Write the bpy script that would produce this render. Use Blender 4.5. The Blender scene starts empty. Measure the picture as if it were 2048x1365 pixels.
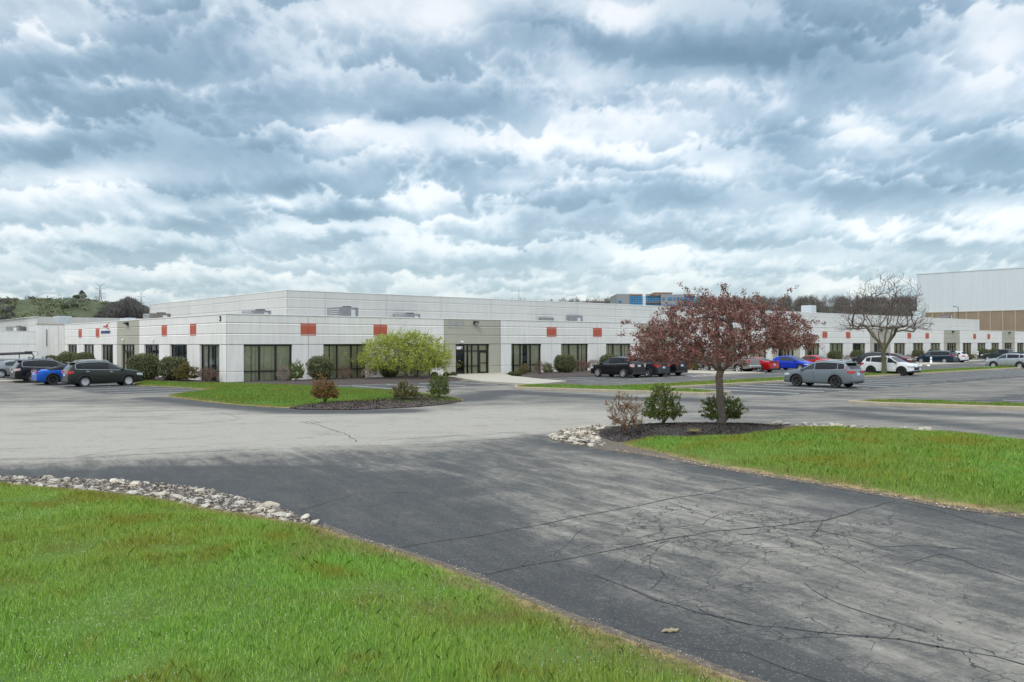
import bpy, bmesh, math, random
import numpy as np
from mathutils import Vector, Matrix, noise
from mathutils.geometry import delaunay_2d_cdt

random.seed(11)
rng = np.random.default_rng(11)
scene = bpy.context.scene
COL = scene.collection

# ------------------------------------------------------------------ camera
F, H, CX, CY = 1696.0, 2.85, 1024.0, 682.5      # focal length in photo pixels, eye height
ROLL, PITCH = 0.00129, 4.2 / 1696
cam_d = bpy.data.cameras.new('camera')
cam_d.sensor_width = 36
cam_d.lens = F / 2048 * 36
cam_d.clip_end = 6000
cam = bpy.data.objects.new('camera', cam_d)
COL.objects.link(cam)
cam.matrix_world = (Matrix.Translation((0, 0, H)) @ Matrix.Rotation(math.radians(90) + PITCH, 4, 'X')
                    @ Matrix.Rotation(-ROLL, 4, 'Z'))
scene.camera = cam
scene.view_settings.view_transform = 'Standard'
scene.view_settings.look = 'None'
scene.view_settings.exposure = 0.0
scene.view_settings.gamma = 1
SUN_EL, SUN_AZ = math.radians(48), math.radians(200)   # azimuth clockwise from +Y


# ------------------------------------------------------------------ node helpers
def nd(nt, typ, props=None, ins=None):
    n = nt.nodes.new(typ)
    for k, v in (props or {}).items():
        setattr(n, k, v)
    for k, v in (ins or {}).items():
        if isinstance(v, bpy.types.NodeSocket):
            nt.links.new(v, n.inputs[k])
        else:
            n.inputs[k].default_value = v
    return n


def mth(nt, op, a, b=None, c=None, clamp=False):
    n = nt.nodes.new('ShaderNodeMath')
    n.operation = op
    n.use_clamp = clamp
    for i, v in enumerate((a, b, c)):
        if v is None:
            continue
        if isinstance(v, bpy.types.NodeSocket):
            nt.links.new(v, n.inputs[i])
        else:
            n.inputs[i].default_value = v
    return n.outputs[0]


def vmt(nt, op, a, b=None, scale=None):
    n = nt.nodes.new('ShaderNodeVectorMath')
    n.operation = op
    for i, v in enumerate((a, b)):
        if v is None:
            continue
        if isinstance(v, bpy.types.NodeSocket):
            nt.links.new(v, n.inputs[i])
        else:
            n.inputs[i].default_value = v
    if scale is not None:
        if isinstance(scale, bpy.types.NodeSocket):
            nt.links.new(scale, n.inputs['Scale'])
        else:
            n.inputs['Scale'].default_value = scale
    return n


def ramp(nt, fac, stops, interp='LINEAR'):
    n = nt.nodes.new('ShaderNodeValToRGB')
    cr = n.color_ramp
    cr.interpolation = interp
    while len(cr.elements) < len(stops):
        cr.elements.new(0.5)
    for e, (p, c) in zip(cr.elements, stops):
        e.position = p
        e.color = (c, c, c, 1) if isinstance(c, (int, float)) else (*c, 1)
    nt.links.new(fac, n.inputs[0])
    return n.outputs[0]


def noi(nt, vec, scale, detail=4, rough=0.55, dist=0.0):
    n = nd(nt, 'ShaderNodeTexNoise', None, {'Scale': scale, 'Detail': detail, 'Roughness': rough, 'Distortion': dist})
    if vec is not None:
        nt.links.new(vec, n.inputs['Vector'])
    return n.outputs['Fac']


def mixc(nt, fac, a, b, mode='MIX'):
    n = nt.nodes.new('ShaderNodeMix')
    n.data_type = 'RGBA'
    n.blend_type = mode
    for idx, v in ((0, fac), (6, a), (7, b)):
        if isinstance(v, bpy.types.NodeSocket):
            nt.links.new(v, n.inputs[idx])
        else:
            n.inputs[idx].default_value = v if idx == 0 else (*v, 1)
    return n.outputs[2]


def newmat(name):
    m = bpy.data.materials.new(name)
    m.use_nodes = True
    nt = m.node_tree
    return m, nt, nt.nodes['Principled BSDF']


def mat(name, col, rough=0.6, metal=0.0, coat=0.0, var=0.0, vscale=3.0, bump=0.0, bscale=40.0, spec=0.5, emis=None):
    m, nt, p = newmat(name)
    p.inputs['Roughness'].default_value = rough
    p.inputs['Metallic'].default_value = metal
    p.inputs['Coat Weight'].default_value = coat
    p.inputs['Coat Roughness'].default_value = 0.08
    p.inputs['Specular IOR Level'].default_value = spec
    p.inputs['Base Color'].default_value = (*col, 1)
    if var or bump:
        tc = nd(nt, 'ShaderNodeTexCoord').outputs['Object']
    if var:
        f = noi(nt, tc, vscale, 5, 0.6)
        c = ramp(nt, f, [(0.3, tuple(x * (1 - var) for x in col)), (0.7, tuple(min(1, x * (1 + var)) for x in col))])
        nt.links.new(c, p.inputs['Base Color'])
    if bump:
        b = nd(nt, 'ShaderNodeBump', None, {'Strength': bump, 'Distance': 0.02, 'Height': noi(nt, tc, bscale, 4, 0.6)})
        nt.links.new(b.outputs[0], p.inputs['Normal'])
    return m


# ------------------------------------------------------------------ world: sky texture, and the cloud deck as a sky dome
def build_world():
    w = bpy.data.worlds.new('World')
    scene.world = w
    w.use_nodes = True
    nt = w.node_tree
    sky = nd(nt, 'ShaderNodeTexSky', {'sky_type': 'NISHITA', 'sun_disc': False, 'sun_elevation': SUN_EL,
                                      'sun_rotation': SUN_AZ, 'dust_density': 2.0})
    nt.links.new(sky.outputs[0], nt.nodes['Background'].inputs['Color'])
    nt.nodes['Background'].inputs['Strength'].default_value = 0.05


def _hash(ix, iy, seed):
    h = (ix.astype(np.int64) * 374761393 + iy.astype(np.int64) * 668265263 + seed * 974711) & 0xffffffff
    h = ((h ^ (h >> 13)) * 1274126177) & 0xffffffff
    h = (h ^ (h >> 16)) & 0xffffffff
    return h / 4294967295.0 * 2 * math.pi


def gnoise(x, y, seed=0):
    ix, iy = np.floor(x), np.floor(y)
    fx, fy = x - ix, y - iy
    u, v = fx ** 3 * (fx * (fx * 6 - 15) + 10), fy ** 3 * (fy * (fy * 6 - 15) + 10)
    r = []
    for ox, oy in ((0, 0), (1, 0), (0, 1), (1, 1)):
        a = _hash(ix + ox, iy + oy, seed)
        r.append(np.cos(a) * (fx - ox) + np.sin(a) * (fy - oy))
    return (r[0] * (1 - u) + r[1] * u) * (1 - v) + (r[2] * (1 - u) + r[3] * u) * v


def fbm2(x, y, octv=5, gain=.5, seed=0, billow=False):
    s, a, t = 0, 1.0, 0
    for k in range(octv):
        n = gnoise(x, y, seed + k * 17)
        if billow: n = .5 - 2 * np.abs(n)
        s = s + n * a
        t += a
        a *= gain
        x, y = x * 2.03 + 5.3, y * 2.03 - 3.1
    return s / t * 1.4


CLOUD_BLOBS = [
    # x, y, radius x, radius y (photo pixels), brightness
    (170, 90, 330, 60, -0.30), (60, 170, 200, 60, -0.28), (330, 200, 260, 60, -0.22), (250, 280, 230, 55, -0.38),
    (100, 318, 90, 26, -0.25), (500, 300, 150, 36, -0.40), (420, 80, 160, 70, -0.15), (380, 385, 80, 20, -0.42),
    (585, 372, 60, 20, -0.35), (640, 190, 90, 60, -0.10), (60, 250, 110, 26, 0.40), (120, 60, 110, 40, 0.42), (170, 350, 130, 26, 0.42),
    (250, 160, 90, 20, 0.18), (400, 175, 60, 14, 0.2), (660, 240, 60, 22, 0.40), (700, 30, 120, 40, 0.26), (890, 40, 90, 60, 0.38),
    (930, 130, 140, 60, -0.14), (900, 210, 120, 40, -0.36), (800, 235, 60, 16, -0.3), (1080, 55, 90, 36, -0.38), (1230, 30, 90, 40, 0.45), (1190, 90, 50, 30, -0.25),
    (1330, 90, 120, 36, -0.26), (1160, 160, 120, 40, 0.32), (1300, 250, 160, 40, 0.25), (1000, 280, 300, 40, 0.28), (870, 340, 130, 24, -0.26),
    (720, 420, 70, 24, -0.36), (850, 410, 70, 36, 0.30), (1040, 370, 60, 22, 0.30), (1180, 410, 200, 30, -0.42), (1350, 370, 90, 26, -0.34),
    (1600, 70, 360, 90, -0.42), (1700, 160, 170, 50, -0.34), (1500, 110, 160, 40, -0.28), (1430, 165, 90, 40, 0.42), (1560, 180, 40, 40, 0.3), (1560, 280, 70, 34, -0.42),
    (1720, 270, 70, 40, 0.40), (1980, 90, 80, 60, 0.34), (1900, 210, 160, 60, 0.12), (2000, 300, 130, 40, -0.40), (1700, 380, 150, 36, -0.46),
    (1900, 380, 160, 24, -0.42), (1420, 340, 70, 22, 0.24), (1430, 300, 60, 20, -0.28), (1400, 400, 80, 18, -0.3), (1760, 450, 80, 26, 0.36), (1980, 430, 120, 30, 0.30),
    (1500, 480, 120, 14, -0.22), (1080, 510, 120, 24, -0.22), (950, 500, 90, 14, 0.2), (400, 445, 100, 22, -0.36), (620, 430, 120, 12, -0.3), (300, 500, 200, 12, -0.2),
    (650, 475, 120, 16, -0.2), (100, 470, 150, 16, 0.2), (560, 405, 60, 18, 0.3), (1900, 490, 160, 10, -0.25), (1600, 520, 200, 14, 0.2), (1350, 500, 120, 14, 0.2),
]


def cloud_value(dx, dy, dz):
    """brightness of the cloud deck in a direction. The deck is a pile of puffs, far ones first; each puff is
    bright on its far upper side and darkens to a ragged base that hides what lies beyond it"""
    z = np.maximum(dz, 0)
    my = np.maximum(dy, .15)
    vx, vy = dx / my * F, dz / my * F          # right of the view axis / above the horizon, photo pixels
    k = 1 / (np.clip(vy, 0, 2500) + 210)
    kx = 1 / (np.clip(vy, 0, 2500) + 620)
    qx, qy = vx * kx * 3.6 + 40, -2.6 * np.log(k)
    w1, w2 = fbm2(qx * 2.2, qy * 2.2, 5, .55, 3), fbm2(qx * 2.2, qy * 2.2, 5, .55, 9)
    fine = fbm2(qx * 9, qy * 9, 5, .62, 44)
    puff = fbm2(qx * 4.2, qy * 4.2, 5, .6, 33, True)
    size = 1 / k
    px_, py_ = vx + w1 * size * .16 + fine * size * .028, vy + w2 * size * .10 + fine * size * .016
    val = .70 + .12 * w1 + .08 * puff
    r = np.random.default_rng(5)
    y = 6.0
    while y < 1500:
        h = 12 + .125 * y if y < 750 else 105
        w = 105 + .50 * y if y < 750 else 480
        x = -1500 + r.uniform(0, w)
        while x < 1500:
            ww, hh = w * r.uniform(.45, 1.15), h * r.uniform(.6, 1.35)
            cx, cy = x, y + r.uniform(-.6, .6) * h
            lo, hi = r.uniform(.14, .46), r.uniform(.76, 1.12)
            op = r.uniform(.55, 1.0)
            x += w * r.uniform(.75, 1.5)
            m = (np.abs(px_ - cx) < ww * 1.5) & (np.abs(py_ - cy) < hh * 1.9) & (dy > .15)
            if not m.any(): continue
            u, v = (px_[m] - cx) / ww, (py_[m] - cy) / hh
            p = puff[m]
            rho = np.sqrt(u * u + np.where(v < 0, v * v, v * v * .55)) + .30 * p + .05 * fine[m]
            edge = np.clip(.26 + .40 * (v + .6), .14, .9)
            al = np.clip((1 - rho) / edge, 0, 1)
            al = al * al * (3 - 2 * al) * op
            t = np.clip((v + .85 + .35 * p + .12 * w1[m]) / 1.75, 0, 1)
            sh = lo + (hi - lo) * t * t * (3 - 2 * t)
            val[m] = val[m] * (1 - al) + sh * al
        y += h * .62
    mac = np.zeros_like(dx)
    mx, mz = vx + CX + w1 * 40 + puff * 14, 687.4 - (vy + w2 * 18 + puff * 10)
    for bx, by, sx, sy, amp in CLOUD_BLOBS:
        mac += amp * 1.25 * np.exp(-((mx - bx) / sx) ** 2 - ((mz - by) / sy) ** 2)
    mac *= dy > .15
    back = dy <= .15
    val = np.where(back, .6 + .5 * fbm2(dx * 3, dy * 3 + dz * 2, 5, .5, 2), val)
    val = .05 + val * .90 + mac * .76
    val = np.where(val < .34, .34 + (val - .34) * .62, val)
    return np.where(val > .86, .86 + (val - .86) * .6, val), z


SKY_STOPS=[(0.0, (0.150, 0.240, 0.32)), (0.22, (0.235, 0.350, 0.45)), (0.42, (0.395, 0.51, 0.605)),
                         (0.62, (0.61, 0.70, 0.77)), (0.80, (0.82, 0.86, 0.89)), (1.0, (0.96, 0.965, 0.975))]
def cloud_color(val,z):
    p = [s[0] for s in SKY_STOPS]
    c=np.stack([np.interp(val,p,[s[1][i] for s in SKY_STOPS]) for i in range(3)],-1)
    hz=(np.clip(1 - z / .13, 0, 1) * .42)[...,None]
    return c*(1-hz)+np.array((.43,.56,.67))*hz


def build_sky_dome():
    az = np.radians(np.unique(np.concatenate([np.arange(-180, -40, 3.0), np.arange(-40, 40, .115), np.arange(40, 180.1, 3.0)])))
    el = np.radians(np.unique(np.concatenate([np.arange(-2.0, 0, .5), np.arange(0, 27, .105), np.arange(27, 90.1, 2.25)])))
    A_, E_ = np.meshgrid(az, el)
    dx, dy, dz = np.sin(A_) * np.cos(E_), np.cos(A_) * np.cos(E_), np.sin(E_)
    val, z = cloud_value(dx.ravel(), dy.ravel(), dz.ravel())
    col = cloud_color(val, z)
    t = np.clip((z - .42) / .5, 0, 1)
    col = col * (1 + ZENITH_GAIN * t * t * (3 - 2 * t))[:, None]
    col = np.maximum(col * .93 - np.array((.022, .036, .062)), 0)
    R = 3000.0
    n, m = len(az), len(el)
    me = bpy.data.meshes.new('sky')
    me.vertices.add(n * m)
    me.vertices.foreach_set('co', (np.c_[dx.ravel(), dy.ravel(), dz.ravel()] * R).astype(np.float32).ravel())
    i, j = np.meshgrid(np.arange(n - 1), np.arange(m - 1))
    k = (j * n + i).ravel()
    f = np.c_[k, k + 1, k + n + 1, k + n]
    me.loops.add(f.size)
    me.loops.foreach_set('vertex_index', f.astype(np.int32).ravel())
    me.polygons.add(len(f))
    me.polygons.foreach_set('loop_start', np.arange(0, f.size, 4, dtype=np.int32))
    me.polygons.foreach_set('loop_total', np.full(len(f), 4, np.int32))
    me.update(calc_edges=True)
    at = me.attributes.new('cloud', 'FLOAT_COLOR', 'POINT')
    at.data.foreach_set('color', np.c_[col, np.ones(len(col))].astype(np.float32).ravel())
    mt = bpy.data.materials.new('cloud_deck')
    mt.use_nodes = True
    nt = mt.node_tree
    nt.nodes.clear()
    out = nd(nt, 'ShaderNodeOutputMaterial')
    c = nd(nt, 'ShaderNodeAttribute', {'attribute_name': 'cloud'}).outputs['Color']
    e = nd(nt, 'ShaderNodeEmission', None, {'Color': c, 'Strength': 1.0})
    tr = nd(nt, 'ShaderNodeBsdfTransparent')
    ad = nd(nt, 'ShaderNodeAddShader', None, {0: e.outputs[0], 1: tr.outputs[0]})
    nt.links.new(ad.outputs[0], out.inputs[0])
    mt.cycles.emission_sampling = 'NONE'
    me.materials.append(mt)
    o = bpy.data.objects.new('sky', me)
    COL.objects.link(o)
    o['kind'] = 'structure'


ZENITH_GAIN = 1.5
build_world()
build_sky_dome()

sun_d = bpy.data.lights.new('sun', 'SUN')
sun_d.energy = 1.5
sun_d.angle = math.radians(14)
sun_d.color = (1.0, 0.965, 0.91)
sun = bpy.data.objects.new('sun', sun_d)
COL.objects.link(sun)
sv = Vector((math.sin(SUN_AZ) * math.cos(SUN_EL), math.cos(SUN_AZ) * math.cos(SUN_EL), math.sin(SUN_EL)))
sun.rotation_euler = sv.to_track_quat('Z', 'Y').to_euler()

# ------------------------------------------------------------------ frames and object helpers
_l = math.hypot(1951, 1696)
U = (1951 / _l, 1696 / _l)                # along the long right-hand facade
V = (-U[1], U[0])                         # along the left-hand facade
C0 = ((453 - CX) / F * 61.2, 61.2)        # the building's near corner
ROT = math.atan2(U[1], U[0])
BAY = 6.48


def G(px, py, z=0.0):
    hy = 687.4 - ROLL * (px - 453)
    Z = F * (H - z) / (py - hy)
    return ((px - CX) / F * Z, Z)


def W(a, b):
    return (C0[0] + a * U[0] + b * V[0], C0[1] + a * U[1] + b * V[1])


def AB(x, y):
    x -= C0[0]
    y -= C0[1]
    return (x * U[0] + y * U[1], x * V[0] + y * V[1])


def tag(o, label=None, cat=None, group=None, kind=None):
    if label: o['label'] = label
    if cat: o['category'] = cat
    if group: o['group'] = group
    if kind: o['kind'] = kind
    return o


def empty(name, loc, rz=0.0):
    o = bpy.data.objects.new(name, None)
    o.empty_display_size = 0.3
    o.location = (loc[0], loc[1], loc[2] if len(loc) > 2 else 0)
    o.rotation_euler = (0, 0, rz)
    COL.objects.link(o)
    return o


def link(name, me, parent=None, loc=None, rz=None):
    o = bpy.data.objects.new(name, me)
    COL.objects.link(o)
    if parent: o.parent = parent
    if loc is not None: o.location = loc if len(loc) == 3 else (*loc, 0)
    if rz is not None: o.rotation_euler = (0, 0, rz)
    return o


def copy_tree(o, parent=None):
    c = o.copy()
    COL.objects.link(c)
    c.parent = parent
    for ch in list(o.children):
        copy_tree(ch, c)
    return c


class MB:
    def __init__(s):
        s.v, s.f, s.m, s.sm = [], [], [], []

    def add(s, vs, fs, m=0, smooth=False):
        o = len(s.v)
        s.v += [tuple(v) for v in vs]
        s.f += [tuple(i + o for i in f) for f in fs]
        s.m += [m] * len(fs)
        s.sm += [smooth] * len(fs)

    def box(s, x0, x1, y0, y1, z0, z1, m=0):
        vs = [(x, y, z) for z in (z0, z1) for y in (y0, y1) for x in (x0, x1)]
        s.add(vs, [(0, 2, 3, 1), (4, 5, 7, 6), (0, 1, 5, 4), (2, 6, 7, 3), (0, 4, 6, 2), (1, 3, 7, 5)], m)

    def cbox(s, x0, x1, y0, y1, z0, z1, c, m=0):
        """a box with chamfered vertical and top edges"""
        c = min(c, (x1 - x0) / 2.2, (y1 - y0) / 2.2, (z1 - z0) / 2.2)
        def ring(d, z):
            return [(x0 + d + c, y0 + d, z), (x1 - d - c, y0 + d, z), (x1 - d, y0 + d + c, z), (x1 - d, y1 - d - c, z),
                    (x1 - d - c, y1 - d, z), (x0 + d + c, y1 - d, z), (x0 + d, y1 - d - c, z), (x0 + d, y0 + d + c, z)]
        rs = [ring(c * 0.6, z0), ring(0, z0 + c), ring(0, z1 - c), ring(c * 0.6, z1)]
        vs = [p for r in rs for p in r]
        fs = [tuple(range(7, -1, -1)), tuple(range(24, 32))]
        for k in range(3):
            for i in range(8):
                fs.append((k * 8 + i, k * 8 + (i + 1) % 8, k * 8 + 8 + (i + 1) % 8, k * 8 + 8 + i))
        s.add(vs, fs, m)

    def quad(s, a, b, c, d, m=0):
        s.add([a, b, c, d], [(0, 1, 2, 3)], m)

    def tube(s, pts, rad, n=8, m=0, cap=True):
        pts = [Vector(p) for p in pts]
        if not hasattr(rad, '__len__'): rad = [rad] * len(pts)
        vs = []
        for i, p in enumerate(pts):
            t = (pts[min(i + 1, len(pts) - 1)] - pts[max(i - 1, 0)]).normalized()
            x = t.orthogonal().normalized() if i == 0 else (x - t * x.dot(t)).normalized()
            y = t.cross(x)
            for k in range(n):
                a = 2 * math.pi * k / n
                vs.append(p + (x * math.cos(a) + y * math.sin(a)) * rad[i])
        fs = [(i * n + k, i * n + (k + 1) % n, i * n + n + (k + 1) % n, i * n + n + k) for i in range(len(pts) - 1) for k in range(n)]
        s.add(vs, fs, m, True)
        if cap:
            s.add(vs[:n], [tuple(range(n - 1, -1, -1))], m)
            s.add(vs[-n:], [tuple(range(n))], m)

    def lathe(s, prof, n=24, m=0, axis='y', c=(0, 0, 0), smooth=True, closed=False):
        """profile [(r, h)] turned round an axis through c"""
        vs = []
        for r, h in prof:
            for k in range(n):
                a = 2 * math.pi * k / n
                if axis == 'y':
                    vs.append((c[0] + r * math.cos(a), c[1] + h, c[2] + r * math.sin(a)))
                else:
                    vs.append((c[0] + r * math.cos(a), c[1] + r * math.sin(a), c[2] + h))
        fs = [(i * n + k, i * n + (k + 1) % n, i * n + n + (k + 1) % n, i * n + n + k) for i in range(len(prof) - 1) for k in range(n)]
        s.add(vs, fs, m, smooth)

    def mesh(s, name, mats):
        me = bpy.data.meshes.new(name)
        me.from_pydata(s.v, [], s.f)
        for mt in (mats if isinstance(mats, (list, tuple)) else [mats]):
            me.materials.append(mt)
        me.polygons.foreach_set('material_index', s.m)
        me.polygons.foreach_set('use_smooth', s.sm)
        me.update()
        return me

    def build(s, name, mats, parent=None, loc=None, rz=None):
        return link(name, s.mesh(name, mats), parent, loc, rz)


def np_mesh(name, verts, nper, mats, attr=None, smooth=False):
    """many separate faces of nper corners from an (N*nper, 3) array"""
    n = len(verts) // nper
    me = bpy.data.meshes.new(name)
    me.vertices.add(len(verts))
    me.vertices.foreach_set('co', np.asarray(verts, np.float32).ravel())
    me.loops.add(n * nper)
    me.loops.foreach_set('vertex_index', np.arange(n * nper, dtype=np.int32))
    me.polygons.add(n)
    me.polygons.foreach_set('loop_start', np.arange(0, n * nper, nper, dtype=np.int32))
    me.polygons.foreach_set('loop_total', np.full(n, nper, np.int32))
    for mt in (mats if isinstance(mats, (list, tuple)) else [mats]):
        me.materials.append(mt)
    me.update(calc_edges=True)
    if attr:
        for k, arr in attr.items():
            a = me.attributes.new(k, 'FLOAT', 'POINT')
            a.data.foreach_set('value', np.asarray(arr, np.float32))
    return me


# ------------------------------------------------------------------ materials
def concrete_mat(name, col, stain=0.12, bs=60, bstr=0.25):
    m, nt, p = newmat(name)
    tc = nd(nt, 'ShaderNodeTexCoord').outputs['Object']
    f = noi(nt, tc, 0.35, 5, 0.6)
    mp = nd(nt, 'ShaderNodeMapping', None, {'Vector': tc, 'Scale': (3.0, 3.0, 0.25)}).outputs[0]
    g = noi(nt, mp, 1.0, 5, 0.65)
    h = noi(nt, tc, 14, 3, 0.7)
    k = mth(nt, 'ADD', mth(nt, 'MULTIPLY', f, 0.35), mth(nt, 'ADD', mth(nt, 'MULTIPLY', g, 0.50), mth(nt, 'MULTIPLY', h, 0.15)))
    c = ramp(nt, k, [(0.34, tuple(x * (1 - stain) for x in col)), (0.62, tuple(min(1, x * (1 + stain * .35)) for x in col))])
    nt.links.new(c, p.inputs['Base Color'])
    p.inputs['Roughness'].default_value = 0.85
    b = nd(nt, 'ShaderNodeBump', None, {'Strength': bstr, 'Distance': 0.01, 'Height': noi(nt, tc, bs, 3, 0.6)})
    nt.links.new(b.outputs[0], p.inputs['Normal'])
    return m


M = {}
M['white_wall'] = concrete_mat('painted_concrete', (0.78, 0.765, 0.73), 0.16)
M['grey_wall'] = concrete_mat('grey_concrete', (0.54, 0.535, 0.51), 0.10)
M['beige_wall'] = concrete_mat('beige_concrete', (0.42, 0.405, 0.335), 0.10)
M['red_panel'] = mat('red_paint', (0.47, 0.105, 0.06), 0.75, var=0.12, vscale=6)
M['coping'] = mat('coping_metal', (0.72, 0.72, 0.70), 0.5, var=0.08)
M['roof'] = mat('roof_membrane', (0.55, 0.55, 0.54), 0.9, var=0.1, vscale=0.6)
M['joint'] = mat('joint_sealant', (0.42, 0.42, 0.41), 0.9)
M['frame'] = mat('dark_frame', (0.018, 0.017, 0.018), 0.4)
M['interior'] = mat('dark_interior', (0.03, 0.032, 0.03), 0.9)
M['blind'] = mat('vertical_blind', (0.78, 0.75, 0.58), 0.8, var=0.12, vscale=4)
M['kerb'] = concrete_mat('kerb_concrete', (0.36, 0.31, 0.23), 0.25, 30, 0.5)
M['walk'] = concrete_mat('walk_concrete', (0.40, 0.365, 0.30), 0.10, 30, 0.3)
M['metal_lt'] = mat('light_metal', (0.55, 0.58, 0.60), 0.45, 0.3, var=0.1)
M['unit'] = mat('unit_paint', (0.20, 0.20, 0.21), 0.6, var=0.15)
M['unit_lt'] = mat('unit_paint_light', (0.42, 0.48, 0.47), 0.6, var=0.15)
M['unit_brown'] = mat('unit_paint_brown', (0.16, 0.135, 0.12), 0.6, var=0.15)
M['black'] = mat('black_plastic', (0.02, 0.02, 0.022), 0.55)
M['tyre'] = mat('tyre_rubber', (0.022, 0.022, 0.023), 0.8)
M['rim_s'] = mat('rim_silver', (0.62, 0.63, 0.65), 0.3, 0.85)
M['rim_b'] = mat('rim_black', (0.025, 0.025, 0.028), 0.35, 0.3)
M['chrome'] = mat('chrome_trim', (0.75, 0.76, 0.78), 0.18, 1.0)
M['tail'] = mat('tail_light', (0.55, 0.012, 0.02), 0.15, coat=1)
M['tail_c'] = mat('tail_light_clear', (0.62, 0.42, 0.42), 0.15, coat=1)
M['head'] = mat('head_light', (0.55, 0.57, 0.60), 0.12, 0.2, coat=1)
M['plate'] = mat('licence_plate', (0.55, 0.62, 0.72), 0.5)
M['seam'] = mat('door_seam', (0.015, 0.015, 0.015), 0.8)
M['white_paint'] = mat('line_paint', (0.78, 0.78, 0.76), 0.8, var=0.25, vscale=5)
M['sign_white'] = mat('sign_white', (0.85, 0.85, 0.85), 0.5)
M['sign_black'] = mat('sign_black', (0.012, 0.012, 0.012), 0.5)
M['sign_blue'] = mat('sign_blue', (0.012, 0.03, 0.16), 0.5)
M['sign_red'] = mat('sign_red', (0.5, 0.03, 0.03), 0.5)


def glass_mat(name, tint, rough=0.03, refl=0.9):
    m, nt, p = newmat(name)
    nt.nodes.remove(p)
    o = nt.nodes['Material Output']
    fr = nd(nt, 'ShaderNodeFresnel', None, {'IOR': 1.5}).outputs[0]
    fr = mth(nt, 'MULTIPLY_ADD', fr, refl, 0.03, clamp=True)
    t = nd(nt, 'ShaderNodeBsdfTransparent', None, {'Color': (*tint, 1)})
    g = nd(nt, 'ShaderNodeBsdfGlossy', None, {'Color': (0.9, 0.95, 1, 1), 'Roughness': rough})
    mx = nd(nt, 'ShaderNodeMixShader', None, {0: fr, 1: t.outputs[0], 2: g.outputs[0]})
    nt.links.new(mx.outputs[0], o.inputs[0])
    return m


M['pane'] = glass_mat('window_glass', (0.86, 0.88, 0.82))
M['car_glass'] = mat('car_glass', (0.022, 0.028, 0.030), 0.05, spec=0.7)
M['car_glass_dk'] = mat('car_glass_dark', (0.006, 0.007, 0.008), 0.05, spec=0.5)
M['blue_glass'] = mat('blue_glass', (0.035, 0.22, 0.46), 0.15, spec=0.8, var=0.3, vscale=0.3)


def paint(name, col, metal=0.35):
    if name in M: return M[name]
    M[name] = mat(name, col, 0.30, metal, coat=0.55, spec=0.2)
    return M[name]


def foliage_mat(name, cols, trans=0.25, rough=0.6):
    """colour differs leaf by leaf"""
    m, nt, p = newmat(name)
    geo = nd(nt, 'ShaderNodeNewGeometry')
    n = len(cols)
    c = ramp(nt, geo.outputs['Random Per Island'], [(i / max(1, n - 1), cc) for i, cc in enumerate(cols)])
    nt.links.new(c, p.inputs['Base Color'])
    p.inputs['Roughness'].default_value = rough
    p.inputs['Specular IOR Level'].default_value = 0.25
    if trans:
        o = nt.nodes['Material Output']
        t = nd(nt, 'ShaderNodeBsdfTranslucent', None, {'Color': c})
        mx = nd(nt, 'ShaderNodeMixShader', None, {0: trans, 1: p.outputs[0], 2: t.outputs[0]})
        nt.links.new(mx.outputs[0], o.inputs[0])
    return m


M['bark'] = mat('bark', (0.13, 0.105, 0.085), 0.9, var=0.35, vscale=9, bump=0.8, bscale=25)
M['bark_grey'] = mat('bark_grey', (0.135, 0.115, 0.095), 0.9, var=0.3, vscale=9, bump=0.6, bscale=25)
M['bark_olive'] = mat('bark_olive', (0.12, 0.105, 0.065), 0.9, var=0.3, vscale=9)
M['blossom'] = foliage_mat('crabapple_leaf', [(0.12, 0.052, 0.044), (0.20, 0.082, 0.072), (0.26, 0.13, 0.11), (0.32, 0.10, 0.12), (0.22, 0.155, 0.08), (0.18, 0.09, 0.07), (0.42, 0.26, 0.24)])
M['leaf_lime'] = foliage_mat('weeping_tree_leaf', [(0.22, 0.28, 0.03), (0.33, 0.39, 0.05), (0.46, 0.51, 0.09), (0.28, 0.36, 0.04), (0.53, 0.56, 0.15), (0.32, 0.28, 0.08)])
M['leaf_hedge'] = foliage_mat('hedge_leaf', [(0.06, 0.075, 0.027), (0.105, 0.12, 0.045), (0.16, 0.17, 0.075), (0.085, 0.10, 0.037), (0.30, 0.30, 0.18), (0.11, 0.125, 0.05)])
M['leaf_green'] = foliage_mat('bush_leaf_green', [(0.05, 0.10, 0.02), (0.10, 0.17, 0.035), (0.18, 0.24, 0.05), (0.13, 0.14, 0.04), (0.18, 0.12, 0.04)])
M['leaf_mixed'] = foliage_mat('bush_leaf_mixed', [(0.10, 0.13, 0.04), (0.17, 0.18, 0.06), (0.20, 0.14, 0.07), (0.26, 0.24, 0.11), (0.16, 0.08, 0.045)])
M['leaf_rust'] = foliage_mat('bush_leaf_rust', [(0.15, 0.06, 0.03), (0.24, 0.11, 0.045), (0.30, 0.16, 0.06), (0.20, 0.13, 0.04), (0.14, 0.16, 0.04)])
M['leaf_olive'] = foliage_mat('bush_leaf_olive', [(0.12, 0.10, 0.02), (0.20, 0.16, 0.04), (0.15, 0.15, 0.04), (0.24, 0.17, 0.06)])
M['leaf_ball'] = foliage_mat('box_ball_leaf', [(0.07, 0.085, 0.02), (0.12, 0.12, 0.03), (0.17, 0.15, 0.04)])
M['leaf_juniper'] = foliage_mat('groundcover_leaf', [(0.06, 0.20, 0.03), (0.10, 0.30, 0.05), (0.13, 0.34, 0.06)])
M['twig_brown'] = foliage_mat('twig_brown', [(0.12, 0.065, 0.05), (0.20, 0.11, 0.085), (0.16, 0.10, 0.075)], 0)
M['twig_grey'] = foliage_mat('twig_grey', [(0.20, 0.155, 0.13), (0.30, 0.235, 0.20), (0.25, 0.20, 0.17)], 0)
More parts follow.
